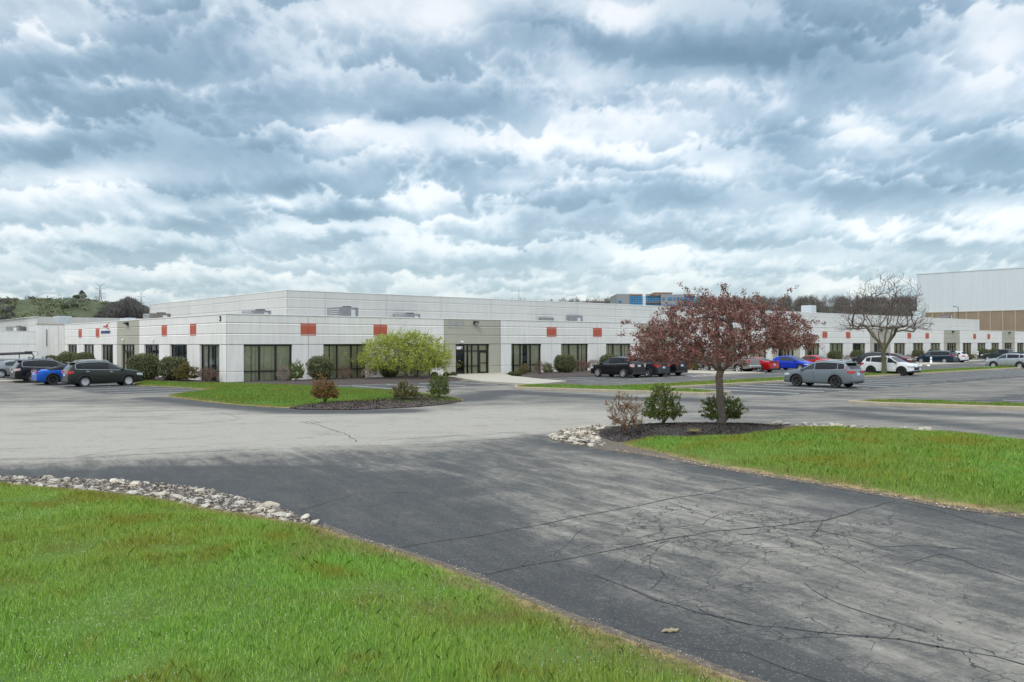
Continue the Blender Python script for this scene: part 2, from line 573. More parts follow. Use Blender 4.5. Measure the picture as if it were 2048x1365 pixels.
M['core'] = mat('shrub_core', (0.045, 0.05, 0.025), 1.0, var=0.3, vscale=6, bump=1, bscale=12)


# ------------------------------------------------------------------ polygon tools
def inside(pts, poly):
    x, y = pts[:, 0], pts[:, 1]
    r = np.zeros(len(pts), bool)
    n = len(poly)
    for i in range(n):
        x0, y0 = poly[i]
        x1, y1 = poly[(i + 1) % n]
        if y0 == y1: continue
        c = ((y0 > y) != (y1 > y)) & (x < (x1 - x0) * (y - y0) / (y1 - y0) + x0)
        r ^= c
    return r


def segdist(pts, line, closed=False):
    d = np.full(len(pts), 1e9)
    n = len(line)
    for i in range(n if closed else n - 1):
        a = np.array(line[i], float)
        b = np.array(line[(i + 1) % n], float)
        ab = b - a
        t = np.clip(((pts - a) @ ab) / max(1e-9, ab @ ab), 0, 1)
        d = np.minimum(d, np.hypot(*(pts - a - t[:, None] * ab).T))
    return d


def smooth_poly(poly, it=2):
    for _ in range(it):
        q = []
        for i in range(len(poly)):
            a, b = np.array(poly[i]), np.array(poly[(i + 1) % len(poly)])
            q += [tuple(a * .75 + b * .25), tuple(a * .25 + b * .75)]
        poly = q
    return poly


def dome_h(pts, poly, h, slope=0.25, base=0.012):
    d = segdist(pts, poly, True)
    return base + h * (1 - np.exp(-d * slope / max(h, 1e-3))), d


def sheet(name, poly, mt, h=0.1, step=1.0, slope=0.25, base=0.012, rough_z=0.0, wall=True):
    """a slightly crowned sheet filling a ground polygon"""
    P = np.array(poly)
    x0, y0 = P.min(0)
    x1, y1 = P.max(0)
    gx, gy = np.meshgrid(np.arange(x0, x1, step), np.arange(y0, y1, step))
    g = np.c_[gx.ravel(), gy.ravel()] + rng.normal(0, step * .12, (gx.size, 2))
    ok = inside(g, poly)
    g = g[ok]
    if len(g): g = g[segdist(g, poly, True) > step * .35]
    bp = []
    for i in range(len(poly)):
        a, b = np.array(poly[i]), np.array(poly[(i + 1) % len(poly)])
        k = max(1, int(np.hypot(*(b - a)) / step))
        for j in range(k): bp.append(tuple(a + (b - a) * j / k))
    nb = len(bp)
    allp = np.array(bp + [tuple(p) for p in g])
    r = delaunay_2d_cdt([Vector(p) for p in allp], [(i, (i + 1) % nb) for i in range(nb)], [], 1, 1e-5)
    vs = np.array([tuple(v) for v in r[0]])
    z, d = dome_h(vs, poly, h, slope, base)
    if rough_z:
        z = z + rng.normal(0, rough_z, len(z)) * (d > .05)
    me = bpy.data.meshes.new(name)
    v3 = [(float(p[0]), float(p[1]), float(zz)) for p, zz in zip(vs, z)]
    me.from_pydata(v3, [], [tuple(f) for f in r[2]])
    me.materials.append(mt)
    a = me.attributes.new('edge', 'FLOAT', 'POINT')
    a.data.foreach_set('value', d.astype(np.float32))
    for pl in me.polygons: pl.use_smooth = True
    me.update()
    return link(name, me)


def sample_poly(poly, n):
    P = np.array(poly)
    x0, y0 = P.min(0)
    x1, y1 = P.max(0)
    out = []
    tot = 0
    while tot < n:
        g = np.c_[rng.uniform(x0, x1, 4 * n), rng.uniform(y0, y1, 4 * n)]
        g = g[inside(g, poly)]
        out.append(g)
        tot += len(g)
    return np.concatenate(out)[:n]


def poly_area(poly):
    return abs(sum(poly[i][0] * poly[(i + 1) % len(poly)][1] - poly[(i + 1) % len(poly)][0] * poly[i][1] for i in range(len(poly)))) / 2


# ------------------------------------------------------------------ ground layout (photo points dropped onto the ground)
def gp(lst, z=0.0):
    return [G(*p, z) for p in lst]


ROAD_EDGE_FRONT = gp([(-400, 938), (-150, 945), (0, 953), (130, 957), (320, 966), (420, 980), (500, 1000), (580, 1022), (640, 1050), (720, 1080),
                      (820, 1110), (916, 1141), (1039, 1193), (1110, 1222), (1171, 1246), (1260, 1278), (1347, 1308), (1420, 1335), (1479, 1356), (1600, 1398), (1800, 1470)]) + [(4.0, 4.5), (5.5, 2), (7, -3)]
FRONT_LAWN = gp([(-400, 948), (-150, 956), (0, 968), (120, 977), (220, 985), (300, 996), (380, 1010), (470, 1026), (560, 1040), (620, 1052), (655, 1060), (720, 1084),
                 (820, 1113), (916, 1145), (1039, 1197), (1110, 1226), (1171, 1251), (1260, 1283), (1347, 1313), (1420, 1341), (1479, 1362), (1600, 1405), (1800, 1480)]) + [(3.9, 4.5), (5.4, 2), (6.9, -3), (-30, -3), (-30, 19)]
RIP_LEFT = gp([(-300, 940), (-150, 945), (0, 954), (130, 958), (320, 967), (420, 981), (500, 1001), (580, 1023), (650, 1057), (600, 1050), (540, 1040), (450, 1025), (370, 1012), (300, 999),
               (220, 988), (120, 980), (0, 972), (-150, 960), (-300, 952)])
ISL_R = smooth_poly(gp([(1090, 873), (1110, 884), (1196, 899), (1299, 913), (1402, 933), (1553, 958), (1660, 975), (1805, 1001), (1888, 1017), (2048, 1038), (2350, 1078),
                        (2350, 908), (2200, 893), (2048, 881), (1960, 871), (1860, 863), (1700, 856), (1560, 851), (1400, 849), (1290, 850), (1200, 853), (1130, 862)]), 1)
LAWN_R = smooth_poly(gp([(1228, 890), (1299, 905), (1402, 928), (1553, 953), (1660, 970), (1805, 995), (1888, 1011), (2048, 1032), (2350, 1070),
                         (2350, 912), (2200, 897), (2048, 884), (1960, 874), (1860, 866), (1700, 859), (1572, 855), (1565, 862), (1500, 871), (1400, 878), (1320, 878), (1250, 883)]), 1)
MULCH_R = smooth_poly(gp([(1190, 872), (1240, 890), (1330, 882), (1420, 880), (1510, 873), (1575, 863), (1560, 853), (1480, 851), (1400, 850), (1290, 851), (1215, 856)]), 1)
RIP_R = smooth_poly(gp([(1091, 873), (1115, 884), (1180, 896), (1215, 893), (1200, 880), (1190, 870), (1215, 855), (1195, 852), (1130, 862)]), 1)
LAWN_B = smooth_poly(gp([(262, 772), (275, 764), (300, 763), (350, 767), (420, 769), (470, 768), (560, 772), (640, 775), (780, 782), (845, 786), (925, 799), (928, 803), (870, 812), (760, 817),
                         (680, 819), (560, 817), (470, 811), (400, 803), (350, 796), (330, 792), (365, 788), (425, 782), (390, 778), (330, 774)]), 1)
MULCH_B = smooth_poly(gp([(570, 819), (600, 812), (690, 806), (760, 797), (800, 792), (880, 794), (922, 800), (924, 804), (865, 813), (760, 819), (680, 821)]), 1)
# straight edged areas are set out in the building's own axes
MULCH_FACADE = [W(-1.0, 0.02), W(-1.0, -6.0), W(2.2, -7.3), W(5.0, -8.6), W(13.5, -9.3), W(15.5, -7.8), W(19.4, -2.5), W(19.6, 0.02)]
MULCH_FACADE2 = [W(26.2, 0.02), W(25.6, -1.5), W(22.9, -5.5), W(20.9, -9.4), W(44.0, -9.4), W(44.5, 0.02)]
MULCH_LEFT = [W(0.02, -1.0), W(-4.0, 2.0), W(-4.6, 12), W(-4.6, 20), W(0.02, 20)]
APRON = gp([(896, 756), (962, 766), (1030, 770), (1065, 772), (1096, 770), (1133, 766)]) + gp([(1134, 762), (1100, 759.5), (1067, 756.4), (1045, 753.8), (1024, 752.2)], .13) + [W(26.1, 0.02), W(19.5, 0.02), W(18.6, -2.0)]
APRON2 = [W(38.6, -9.2), W(38.2, -15.8), W(44.6, -15.8), W(46, -10), W(52, -4), W(52.2, 0.02), W(45.4, 0.02), W(45.0, -6.0)]
# kerbed median: long arm + end cap; second cap; their kerbs
MED = [W(10.0, -20.2), W(13.6, -31.8), W(16.0, -31.8), W(15.9, -26.6), W(19, -26.5), W(235, -26.5), W(235, -23.2), W(16.0, -23.2), W(13.5, -19.3), W(11.5, -18.4)]
CAP2 = [W(13.4, -40.0), W(13.2, -41.4), W(14.3, -45.0), W(16.1, -49.5), W(20, -60), W(22.3, -60), W(17.8, -47.0), W(15.7, -41.0)]


def kerb_ring(name, poly, mt, w=0.16, h=0.15):
    """cast concrete kerb following a closed outline, with a rounded nose and joints"""
    P = [Vector(p) for p in poly]
    n = len(P)
    area = sum(P[i].x * P[(i + 1) % n].y - P[(i + 1) % n].x * P[i].y for i in range(n))
    sgn = 1 if area > 0 else -1
    prof = [(0, 0), (0.01, h - .03), (0.04, h), (w, h), (w, h - .06), (w, 0)]
    rings = []
    for i in range(n):
        a, b, c = P[i - 1], P[i], P[(i + 1) % n]
        d1, d2 = (b - a).normalized(), (c - b).normalized()
        n1, n2 = Vector((-d1.y, d1.x)) * sgn, Vector((-d2.y, d2.x)) * sgn
        m = (n1 + n2).normalized()
        k = 1 / max(.5, m.dot(n1))
        rings.append([(b.x + m.x * o * k, b.y + m.y * o * k, z) for o, z in prof])
    mb = MB()
    vs = [p for r in rings for p in r]
    q = len(prof)
    fs = []
    for i in range(n):
        j = (i + 1) % n
        for k in range(q - 1):
            fs.append((i * q + k, j * q + k, j * q + k + 1, i * q + k + 1))
    mb.add(vs, fs, 0)
    return mb.build(name, mt)


def poly_inset(poly, d):
    P = [Vector(p) for p in poly]
    n = len(P)
    area = sum(P[i].x * P[(i + 1) % n].y - P[(i + 1) % n].x * P[i].y for i in range(n))
    sgn = 1 if area > 0 else -1
    out = []
    for i in range(n):
        a, b, c = P[i - 1], P[i], P[(i + 1) % n]
        d1, d2 = (b - a).normalized(), (c - b).normalized()
        n1, n2 = Vector((-d1.y, d1.x)) * sgn, Vector((-d2.y, d2.x)) * sgn
        m = (n1 + n2).normalized()
        k = d / max(.5, m.dot(n1))
        out.append((b.x + m.x * k, b.y + m.y * k))
    return out


# ------------------------------------------------------------------ ground and asphalt
def ground_mat():
    m, nt, p = newmat('earth_and_grass')
    tc = nd(nt, 'ShaderNodeTexCoord').outputs['Object']
    f = noi(nt, tc, 0.02, 8, 0.6)
    c = ramp(nt, f, [(0.35, (0.07, 0.095, 0.03)), (0.55, (0.11, 0.13, 0.045)), (0.7, (0.12, 0.11, 0.07))])
    nt.links.new(c, p.inputs['Base Color'])
    p.inputs['Roughness'].default_value = 1
    return m


def asphalt_mat():
    m, nt, p = newmat('asphalt')
    tc = nd(nt, 'ShaderNodeTexCoord').outputs['Object']
    at = nd(nt, 'ShaderNodeAttribute', {'attribute_name': 'seal'}).outputs['Fac']
    cr = nd(nt, 'ShaderNodeAttribute', {'attribute_name': 'crackle'}).outputs['Fac']
    # worn streaks run the way the traffic does
    mp = nd(nt, 'ShaderNodeMapping', {'vector_type': 'TEXTURE'}, {'Vector': tc, 'Rotation': (0, 0, math.radians(119)), 'Scale': (3.6, 0.8, 1)}).outputs[0]
    mp2 = nd(nt, 'ShaderNodeMapping', {'vector_type': 'TEXTURE'}, {'Vector': tc, 'Rotation': (0, 0, math.radians(12)), 'Scale': (7.0, 1.2, 1)}).outputs[0]
    s1 = noi(nt, mp, 1.9, 9, 0.72, 0.3)
    s2 = noi(nt, tc, 0.6, 9, 0.72, 0.3)
    s3 = noi(nt, mp2, 1.2, 6, 0.6, 0.4)
    fine = noi(nt, tc, 9, 6, 0.75)
    dr = nd(nt, 'ShaderNodeAttribute', {'attribute_name': 'drive'}).outputs['Fac']
    st = mth(nt, 'ADD', mth(nt, 'MULTIPLY', mth(nt, 'SUBTRACT', s1, .5), mth(nt, 'MULTIPLY', dr, 1.3)),
             mth(nt, 'MULTIPLY', mth(nt, 'SUBTRACT', s3, .5), mth(nt, 'MULTIPLY', mth(nt, 'SUBTRACT', 1.0, dr), 0.8)))
    k = mth(nt, 'ADD', st, mth(nt, 'MULTIPLY', mth(nt, 'SUBTRACT', s2, .5), 0.8))
    k = mth(nt, 'ADD', k, mth(nt, 'MULTIPLY', mth(nt, 'SUBTRACT', fine, .5), 0.60))
    k = mth(nt, 'ADD', k, mth(nt, 'SUBTRACT', 1.0, at))
    base = ramp(nt, k, [(0.0, (0.046, 0.047, 0.048)), (0.30, (0.066, 0.066, 0.065)), (0.46, (0.110, 0.104, 0.094)), (0.64, (0.195, 0.180, 0.155)), (0.95, (0.325, 0.300, 0.258))])
    # stone chips in the binder
    vo = nd(nt, 'ShaderNodeTexVoronoi', None, {'Scale': 42.0, 'Vector': tc})
    sc = nd(nt, 'ShaderNodeSeparateColor', None, {0: vo.outputs['Color']})
    chip = mth(nt, 'MULTIPLY', mth(nt, 'GREATER_THAN', sc.outputs[0], 0.80), mth(nt, 'LESS_THAN', vo.outputs['Distance'], 0.42))
    base = mixc(nt, mth(nt, 'MULTIPLY', chip, 0.22), base, (0.40, 0.37, 0.32))
    vo2 = nd(nt, 'ShaderNodeTexVoronoi', None, {'Scale': 7.0, 'Vector': tc})
    sc2 = nd(nt, 'ShaderNodeSeparateColor', None, {0: vo2.outputs['Color']})
    spot = mth(nt, 'MULTIPLY', mth(nt, 'GREATER_THAN', sc2.outputs[0], 0.90), mth(nt, 'LESS_THAN', vo2.outputs['Distance'], 0.07))
    base = mixc(nt, mth(nt, 'MULTIPLY', spot, 0.12), base, (0.45, 0.41, 0.34))
    # map cracking where the surface is worn out
    wv = nd(nt, 'ShaderNodeTexNoise', None, {'Scale': 1.3, 'Detail': 5.0, 'Vector': tc})
    wvec = vmt(nt, 'ADD', tc, vmt(nt, 'SCALE', vmt(nt, 'SUBTRACT', wv.outputs['Color'], (.5, .5, .5)).outputs[0], scale=0.9).outputs[0]).outputs[0]
    ck = None
    for sc_, wd in ((0.85, 0.006), (2.3, 0.010)):
        ve = nd(nt, 'ShaderNodeTexVoronoi', {'feature': 'DISTANCE_TO_EDGE'}, {'Scale': sc_, 'Vector': wvec})
        c_ = mth(nt, 'LESS_THAN', ve.outputs['Distance'], mth(nt, 'MULTIPLY', cr, wd * 1.3))
        ck = c_ if ck is None else mth(nt, 'MAXIMUM', ck, c_)
    brk = mth(nt, 'GREATER_THAN', noi(nt, tc, 1.1, 3, 0.5), 0.44)
    base = mixc(nt, mth(nt, 'MULTIPLY', mth(nt, 'MULTIPLY', ck, brk), 0.85), base, (0.028, 0.030, 0.034))
    nt.links.new(base, p.inputs['Base Color'])
    p.inputs['Roughness'].default_value = 0.82
    p.inputs['Specular IOR Level'].default_value = 0.35
    b = nd(nt, 'ShaderNodeBump', None, {'Strength': 0.55, 'Distance': 0.006, 'Height': noi(nt, tc, 70, 3, 0.7)})
    nt.links.new(b.outputs[0], p.inputs['Normal'])
    return m


def smoothstep(x, a, b):
    t = np.clip((x - a) / (b - a), 0, 1)
    return t * t * (3 - 2 * t)


def build_asphalt():
    xs = np.unique(np.round(np.concatenate([np.arange(-160, -45, 5), np.arange(-45, 60, 0.45), np.arange(60, 300, 4)]), 3))
    ys = np.unique(np.round(np.concatenate([np.arange(-6, 6, 1.5), np.arange(6, 80, 0.45), np.arange(80, 300, 4)]), 3))
    X, Y = np.meshgrid(xs, ys)
    P = np.c_[X.ravel(), Y.ravel()]
    rel = P - np.array(C0)
    a = rel @ np.array(U)
    b = rel @ np.array(V)
    jit = np.array([noise.noise(Vector((p[0] * .25, p[1] * .25, 3))) for p in P])
    # seal = how much dark sealcoat is left
    seal = np.full(len(P), 0.40)
    drive = gp([(-600, 935), (0, 921), (350, 906), (700, 894), (1000, 872), (1090, 869), (1110, 884), (1299, 913), (1660, 975), (2048, 1038), (2600, 1110), (2600, 2500), (-600, 2500)])
    ind = inside(P, drive)
    ddr = segdist(P, drive, True) * np.where(ind, 1, -1)
    sdr = smoothstep(ddr + jit * 2.5, -1.2, 2.6)
    seal = .40 + .22 * sdr
    dF = segdist(P, ROAD_EDGE_FRONT)
    dR = segdist(P, ISL_R, True)
    seal = np.maximum(seal, ind * (0.97 * np.exp(-(dF / 1.7) ** 2) + 0.0))
    seal = np.maximum(seal, ind * 0.95 * np.exp(-(dR / 1.5) ** 2))
    wedge = gp([(0, 953), (580, 1020), (900, 1130), (1250, 1280), (1700, 1500), (900, 960), (640, 930), (300, 930)])
    seal = np.where(inside(P, wedge), np.maximum(seal, 0.86), seal)
    # worn middle of the drive and light patch at the junction
    cen = [G(1250, 925), G(1350, 1010), G(1600, 1120), G(1900, 1250)]
    dc = segdist(P, cen)
    seal = np.where(ind, seal - 0.22 * np.exp(-(dc / 2.1) ** 2), seal)
    light = gp([(-800, 870), (0, 860), (400, 852), (800, 842), (1150, 828), (1300, 840), (1150, 862), (900, 872), (700, 888), (350, 902), (0, 916), (-800, 925)])
    dl = segdist(P, light, True) * np.where(inside(P, light), 1, -1)
    seal -= 0.50 * smoothstep(dl + jit * 2, -3.8, 2.2)
    light2 = gp([(-300, 815), (100, 812), (400, 822), (600, 828), (900, 818), (1150, 812), (1150, 835), (600, 850), (0, 850), (-300, 855)])
    dl = segdist(P, light2, True) * np.where(inside(P, light2), 1, -1)
    seal -= 0.30 * smoothstep(dl, -3, 1.5)
    # dark bands beside islands
    seal = np.maximum(seal, 0.92 * np.exp(-(segdist(P, gp([(300, 797), (460, 813), (600, 823), (720, 824), (800, 822)])) / 1.3) ** 2))
    seal = np.maximum(seal, 0.90 * np.exp(-(segdist(P, gp([(1000, 784), (1130, 791), (1250, 797), (1430, 801)])) / 2.0) ** 2))
    seal = np.maximum(seal, 0.84 * np.exp(-(segdist(P, gp([(930, 800), (980, 790), (1010, 783)])) / 2.0) ** 2))
    seal = np.maximum(seal, 0.85 * np.exp(-(segdist(P, gp([(1700, 818), (1860, 826), (2048, 832), (2300, 842)])) / 1.6) ** 2))
    seal = np.maximum(seal, 0.72 * np.exp(-(segdist(P, gp([(1450, 812), (1650, 822), (1900, 850), (2100, 872)])) / 1.6) ** 2))
    # stalls and aisles
    st1 = (a > 16) & (b < -26.5) & (b > -34.8)
    st2 = (a > 2) & (b < -9.3) & (b > -15.6)
    st3 = (a < -4) & (a > -10.5) & (b > -9)
    st4 = (a > 16) & (b < -43) & (b > -50)
    seal = np.where(st1 | st2 | st3 | st4, 0.74, seal)
    ai = (a > 14) & (b < -16) & (b > -23)
    seal = np.where(ai, 0.60, seal)
    ai = (a > 18) & (b < -35.3) & (b > -43)
    seal = np.where(ai, 0.52 - 0.1 * np.exp(-((b + 39) / 2.0) ** 2), seal)
    far = (a > 95) & (b > -20) & (b < -12)
    seal = np.where(far, 0.25, seal)
    seal = seal + jit * 0.10
    crackle = 0.25 + 0.0 * a
    crackle = np.where(ind, 0.42, crackle)
    crackle += ind * 1.0 * np.exp(-(segdist(P, [G(1380, 1045), G(1560, 1060)]) / 1.6) ** 2)
    crackle += ind * 0.5 * np.exp(-(segdist(P, [G(1250, 1100), G(1500, 1250), G(1900, 1330)]) / 0.8) ** 2)
    nx, ny = len(xs), len(ys)
    i, j = np.meshgrid(np.arange(nx - 1), np.arange(ny - 1))
    k = (j * nx + i).ravel()
    faces = np.c_[k, k + 1, k + nx + 1, k + nx]
    me = bpy.data.meshes.new('asphalt')
    me.vertices.add(len(P))
    me.vertices.foreach_set('co', np.c_[P, np.zeros(len(P))].astype(np.float32).ravel())
    me.loops.add(faces.size)
    me.loops.foreach_set('vertex_index', faces.astype(np.int32).ravel())
    me.polygons.add(len(faces))
    me.polygons.foreach_set('loop_start', np.arange(0, faces.size, 4, dtype=np.int32))
    me.polygons.foreach_set('loop_total', np.full(len(faces), 4, np.int32))
    me.materials.append(asphalt_mat())
    me.update(calc_edges=True)
    for nm, ar in (('seal', seal), ('crackle', crackle), ('drive', sdr)):
        at = me.attributes.new(nm, 'FLOAT', 'POINT')
        at.data.foreach_set('value', np.clip(ar, 0, 1.3).astype(np.float32))
    tag(link('road', me), kind='structure')


def build_cracks():
    mb = MB()
    def crack(pts, w, wob=0.06, step=0.35):
        pts = [np.array(p) for p in pts]
        path = []
        for p, q_ in zip(pts[:-1], pts[1:]):
            L = np.hypot(*(q_ - p))
            k = max(2, int(L / step))
            for t in range(k): path.append(p + (q_ - p) * t / k + rng.normal(0, wob, 2))
        path.append(pts[-1])
        for i in range(len(path) - 1):
            d = path[i + 1] - path[i]
            d = d / max(1e-6, np.hypot(*d))
            nn = np.array((-d[1], d[0]))
            w0, w1 = w * rng.uniform(.12, .75), w * rng.uniform(.12, .75)
            a_, b_ = path[i] - d * .01, path[i + 1] + d * .01
            mb.quad((*(a_ - nn * w0), .004), (*(b_ - nn * w1), .004), (*(b_ + nn * w1), .004), (*(a_ + nn * w0), .004))
        return path
    C = [([(0, 921), (180, 915), (350, 906), (520, 899), (700, 893), (860, 889), (1080, 872)], .030, .05),
         ([(150, 915), (250, 900), (420, 893)], .02, .05),
         ([(280, 847), (420, 849), (560, 846), (640, 845), (760, 842)], .022, .05),
         ([(612, 843), (660, 858), (700, 872), (712, 884)], .03, .04), ([(600, 843), (618, 848), (640, 846), (622, 841)], .03, .03),
         ([(440, 825), (465, 832), (480, 838), (460, 842), (380, 848)], .02, .05),
         ([(600, 877), (650, 872), (690, 872)], .02, .05), ([(700, 877), (800, 876), (880, 874), (960, 871), (1000, 868)], .02, .05),
         ([(640, 842), (800, 838), (900, 834), (1060, 828)], .018, .05), ([(1450, 832), (1560, 826), (1660, 817), (1720, 813)], .02, .05),
         ([(1120, 862), (950, 868), (760, 882)], .03, .05),
         ([(800, 1096), (900, 1078), (1010, 1063), (1130, 1040), (1240, 1018), (1330, 1000), (1420, 985), (1540, 968)], .035, .04),
         ([(605, 1020), (650, 1006), (700, 990), (820, 985)], .014, .03),
         ([(970, 1150), (1010, 1140), (1080, 1128), (1200, 1108), (1300, 1085), (1420, 1062), (1560, 1052), (1650, 1040), (1700, 1028), (1790, 1002)], .030, .04),
         ([(1160, 1030), (1200, 1048), (1290, 1060), (1400, 1050), (1440, 1030), (1340, 1010)], .012, .05),
         ([(1340, 1005), (1420, 1035), (1500, 1055), (1640, 1062), (1760, 1090), (1900, 1095), (2060, 1105)], .016, .05),
         ([(1190, 1150), (1310, 1200), (1400, 1225), (1500, 1250), (1640, 1262), (1800, 1280), (1950, 1310), (2048, 1330)], .028, .04),
         ([(1500, 1250), (1420, 1230), (1390, 1210)], .014, .03), ([(1650, 1040), (1620, 1075), (1680, 1120), (1730, 1145)], .012, .03),
         ([(1790, 1002), (1860, 1018), (1960, 1045), (2060, 1072)], .03, .04), ([(1800, 1130), (1880, 1110), (1950, 1130), (2048, 1165)], .014, .04),
         ([(1610, 1165), (1640, 1195), (1720, 1220), (1850, 1265)], .012, .03),
         ([(1340, 1075), (1290, 1120), (1330, 1150), (1300, 1180)], .012, .04), ([(1160, 1060), (1110, 1110), (1130, 1150)], .01, .04),
         ([(1660, 1365), (1500, 1310), (1330, 1290), (1250, 1262)], .012, .04)]
    for pts, w, wob in C:
        crack(gp(pts), w, wob * 0.7)
    for _ in range(95):     # alligator cracking round the junction of the two main cracks
        p = np.array(G(rng.normal(1470, 130), np.clip(rng.normal(1062, 38), 990, 1180)))
        ang = rng.uniform(0, 6.28)
        path = [p]
        for k in range(rng.integers(2, 5)):
            ang += rng.normal(0, .7)
            path.append(path[-1] + np.array((math.cos(ang), math.sin(ang))) * rng.uniform(.2, .6))
        crack(path, rng.uniform(.003, .008), .03, .12)
    m = mat('crack_filler', (0.036, 0.036, 0.037), 0.8)
    tag(mb.build('road_cracks', m), kind='structure')


def grass_base_mat():
    m, nt, p = newmat('turf')
    tc = nd(nt, 'ShaderNodeTexCoord').outputs['Object']
    ed = nd(nt, 'ShaderNodeAttribute', {'attribute_name': 'edge'}).outputs['Fac']
    f = noi(nt, tc, 0.5, 6, 0.6)
    c = ramp(nt, f, [(0.32, (0.10, 0.125, 0.022)), (0.45, (0.10, 0.19, 0.025)), (0.62, (0.13, 0.25, 0.035)), (0.75, (0.18, 0.29, 0.05))])
    g = noi(nt, tc, 14, 4, 0.7)
    c = mixc(nt, mth(nt, 'MULTIPLY', g, 0.35), c, (0.05, 0.08, 0.015))
    e = mth(nt, 'ADD', ed, mth(nt, 'MULTIPLY', mth(nt, 'SUBTRACT', noi(nt, tc, 1.6, 5, 0.7), 0.5), 1.6))
    k = ramp(nt, e, [(0.02, 1.0), (0.42, 0.0)])
    straw = ramp(nt, noi(nt, tc, 5, 5, 0.7), [(0.38, (0.10, 0.07, 0.045)), (0.5, (0.36, 0.25, 0.12)), (0.7, (0.42, 0.33, 0.17))])
    c = mixc(nt, k, c, straw)
    nt.links.new(c, p.inputs['Base Color'])
    p.inputs['Roughness'].default_value = 1.0
    b = nd(nt, 'ShaderNodeBump', None, {'Strength': 1.0, 'Distance': 0.05, 'Height': noi(nt, tc, 25, 4, 0.7)})
    nt.links.new(b.outputs[0], p.inputs['Normal'])
    return m


def blade_mat(name, brownish=0.5, gain=1.0):
    m, nt, p = newmat(name)
    tc = nd(nt, 'ShaderNodeTexCoord').outputs['Object']
    geo = nd(nt, 'ShaderNodeNewGeometry').outputs['Random Per Island']
    ed = nd(nt, 'ShaderNodeAttribute', {'attribute_name': 'edge'}).outputs['Fac']
    def sc(st): return [(p_, tuple(v_ * gain for v_ in c_)) for p_, c_ in st]
    c1 = ramp(nt, geo, sc([(0, (0.12, 0.26, 0.032)), (0.4, (0.21, 0.42, 0.05)), (0.75, (0.34, 0.58, 0.085)), (1, (0.58, 0.77, 0.25))]))
    c2 = ramp(nt, geo, [(0, (0.20, 0.22, 0.022)), (0.5, (0.30, 0.31, 0.035)), (1, (0.44, 0.42, 0.10))])
    c3 = ramp(nt, geo, sc([(0, (0.21, 0.29, 0.035)), (0.5, (0.31, 0.40, 0.055)), (1, (0.50, 0.58, 0.17))]))
    f = noi(nt, tc, 0.55, 6, 0.62)
    k = ramp(nt, f, [(0.505 + (1 - brownish) * .09, 0.0), (0.575 + (1 - brownish) * .09, 0.9)])
    y = ramp(nt, noi(nt, tc, 0.21, 5, 0.6), [(0.42, 0.0), (0.62, 1.0)])
    c = mixc(nt, y, c1, c3)
    c = mixc(nt, k, c, c2)
    straw = ramp(nt, geo, [(0, (0.26, 0.19, 0.07)), (0.5, (0.44, 0.33, 0.15)), (1, (0.20, 0.32, 0.05))])
    e = mth(nt, 'ADD', ed, mth(nt, 'MULTIPLY', mth(nt, 'SUBTRACT', noi(nt, tc, 1.3, 5, 0.7), 0.5), 2.2))
    c = mixc(nt, ramp(nt, e, [(0.05, 0.95), (0.60, 0.0)]), c, straw)
    dry = nd(nt, 'ShaderNodeAttribute', {'attribute_name': 'dry'}).outputs['Fac']
    c = mixc(nt, mth(nt, 'MULTIPLY', dry, 0.9, clamp=True), c, straw)
    nt.links.new(c, p.inputs['Base Color'])
    p.inputs['Roughness'].default_value = 0.55
    p.inputs['Specular IOR Level'].default_value = 0.3
    o = nt.nodes['Material Output']
    t = nd(nt, 'ShaderNodeBsdfTranslucent', None, {'Color': c})
    mx = nd(nt, 'ShaderNodeMixShader', None, {0: 0.3, 1: p.outputs[0], 2: t.outputs[0]})
    nt.links.new(mx.outputs[0], o.inputs[0])
    return m


DRY_SPOTS = [(640, 1108, .42), (600, 1125, .25), (870, 1232, .30), (1000, 1250, .22), (1110, 1330, .3), (760, 1190, .2), (310, 1072, .10), (1180, 1330, .25), (1300, 1352, .25), (1180, 1310, .2)]


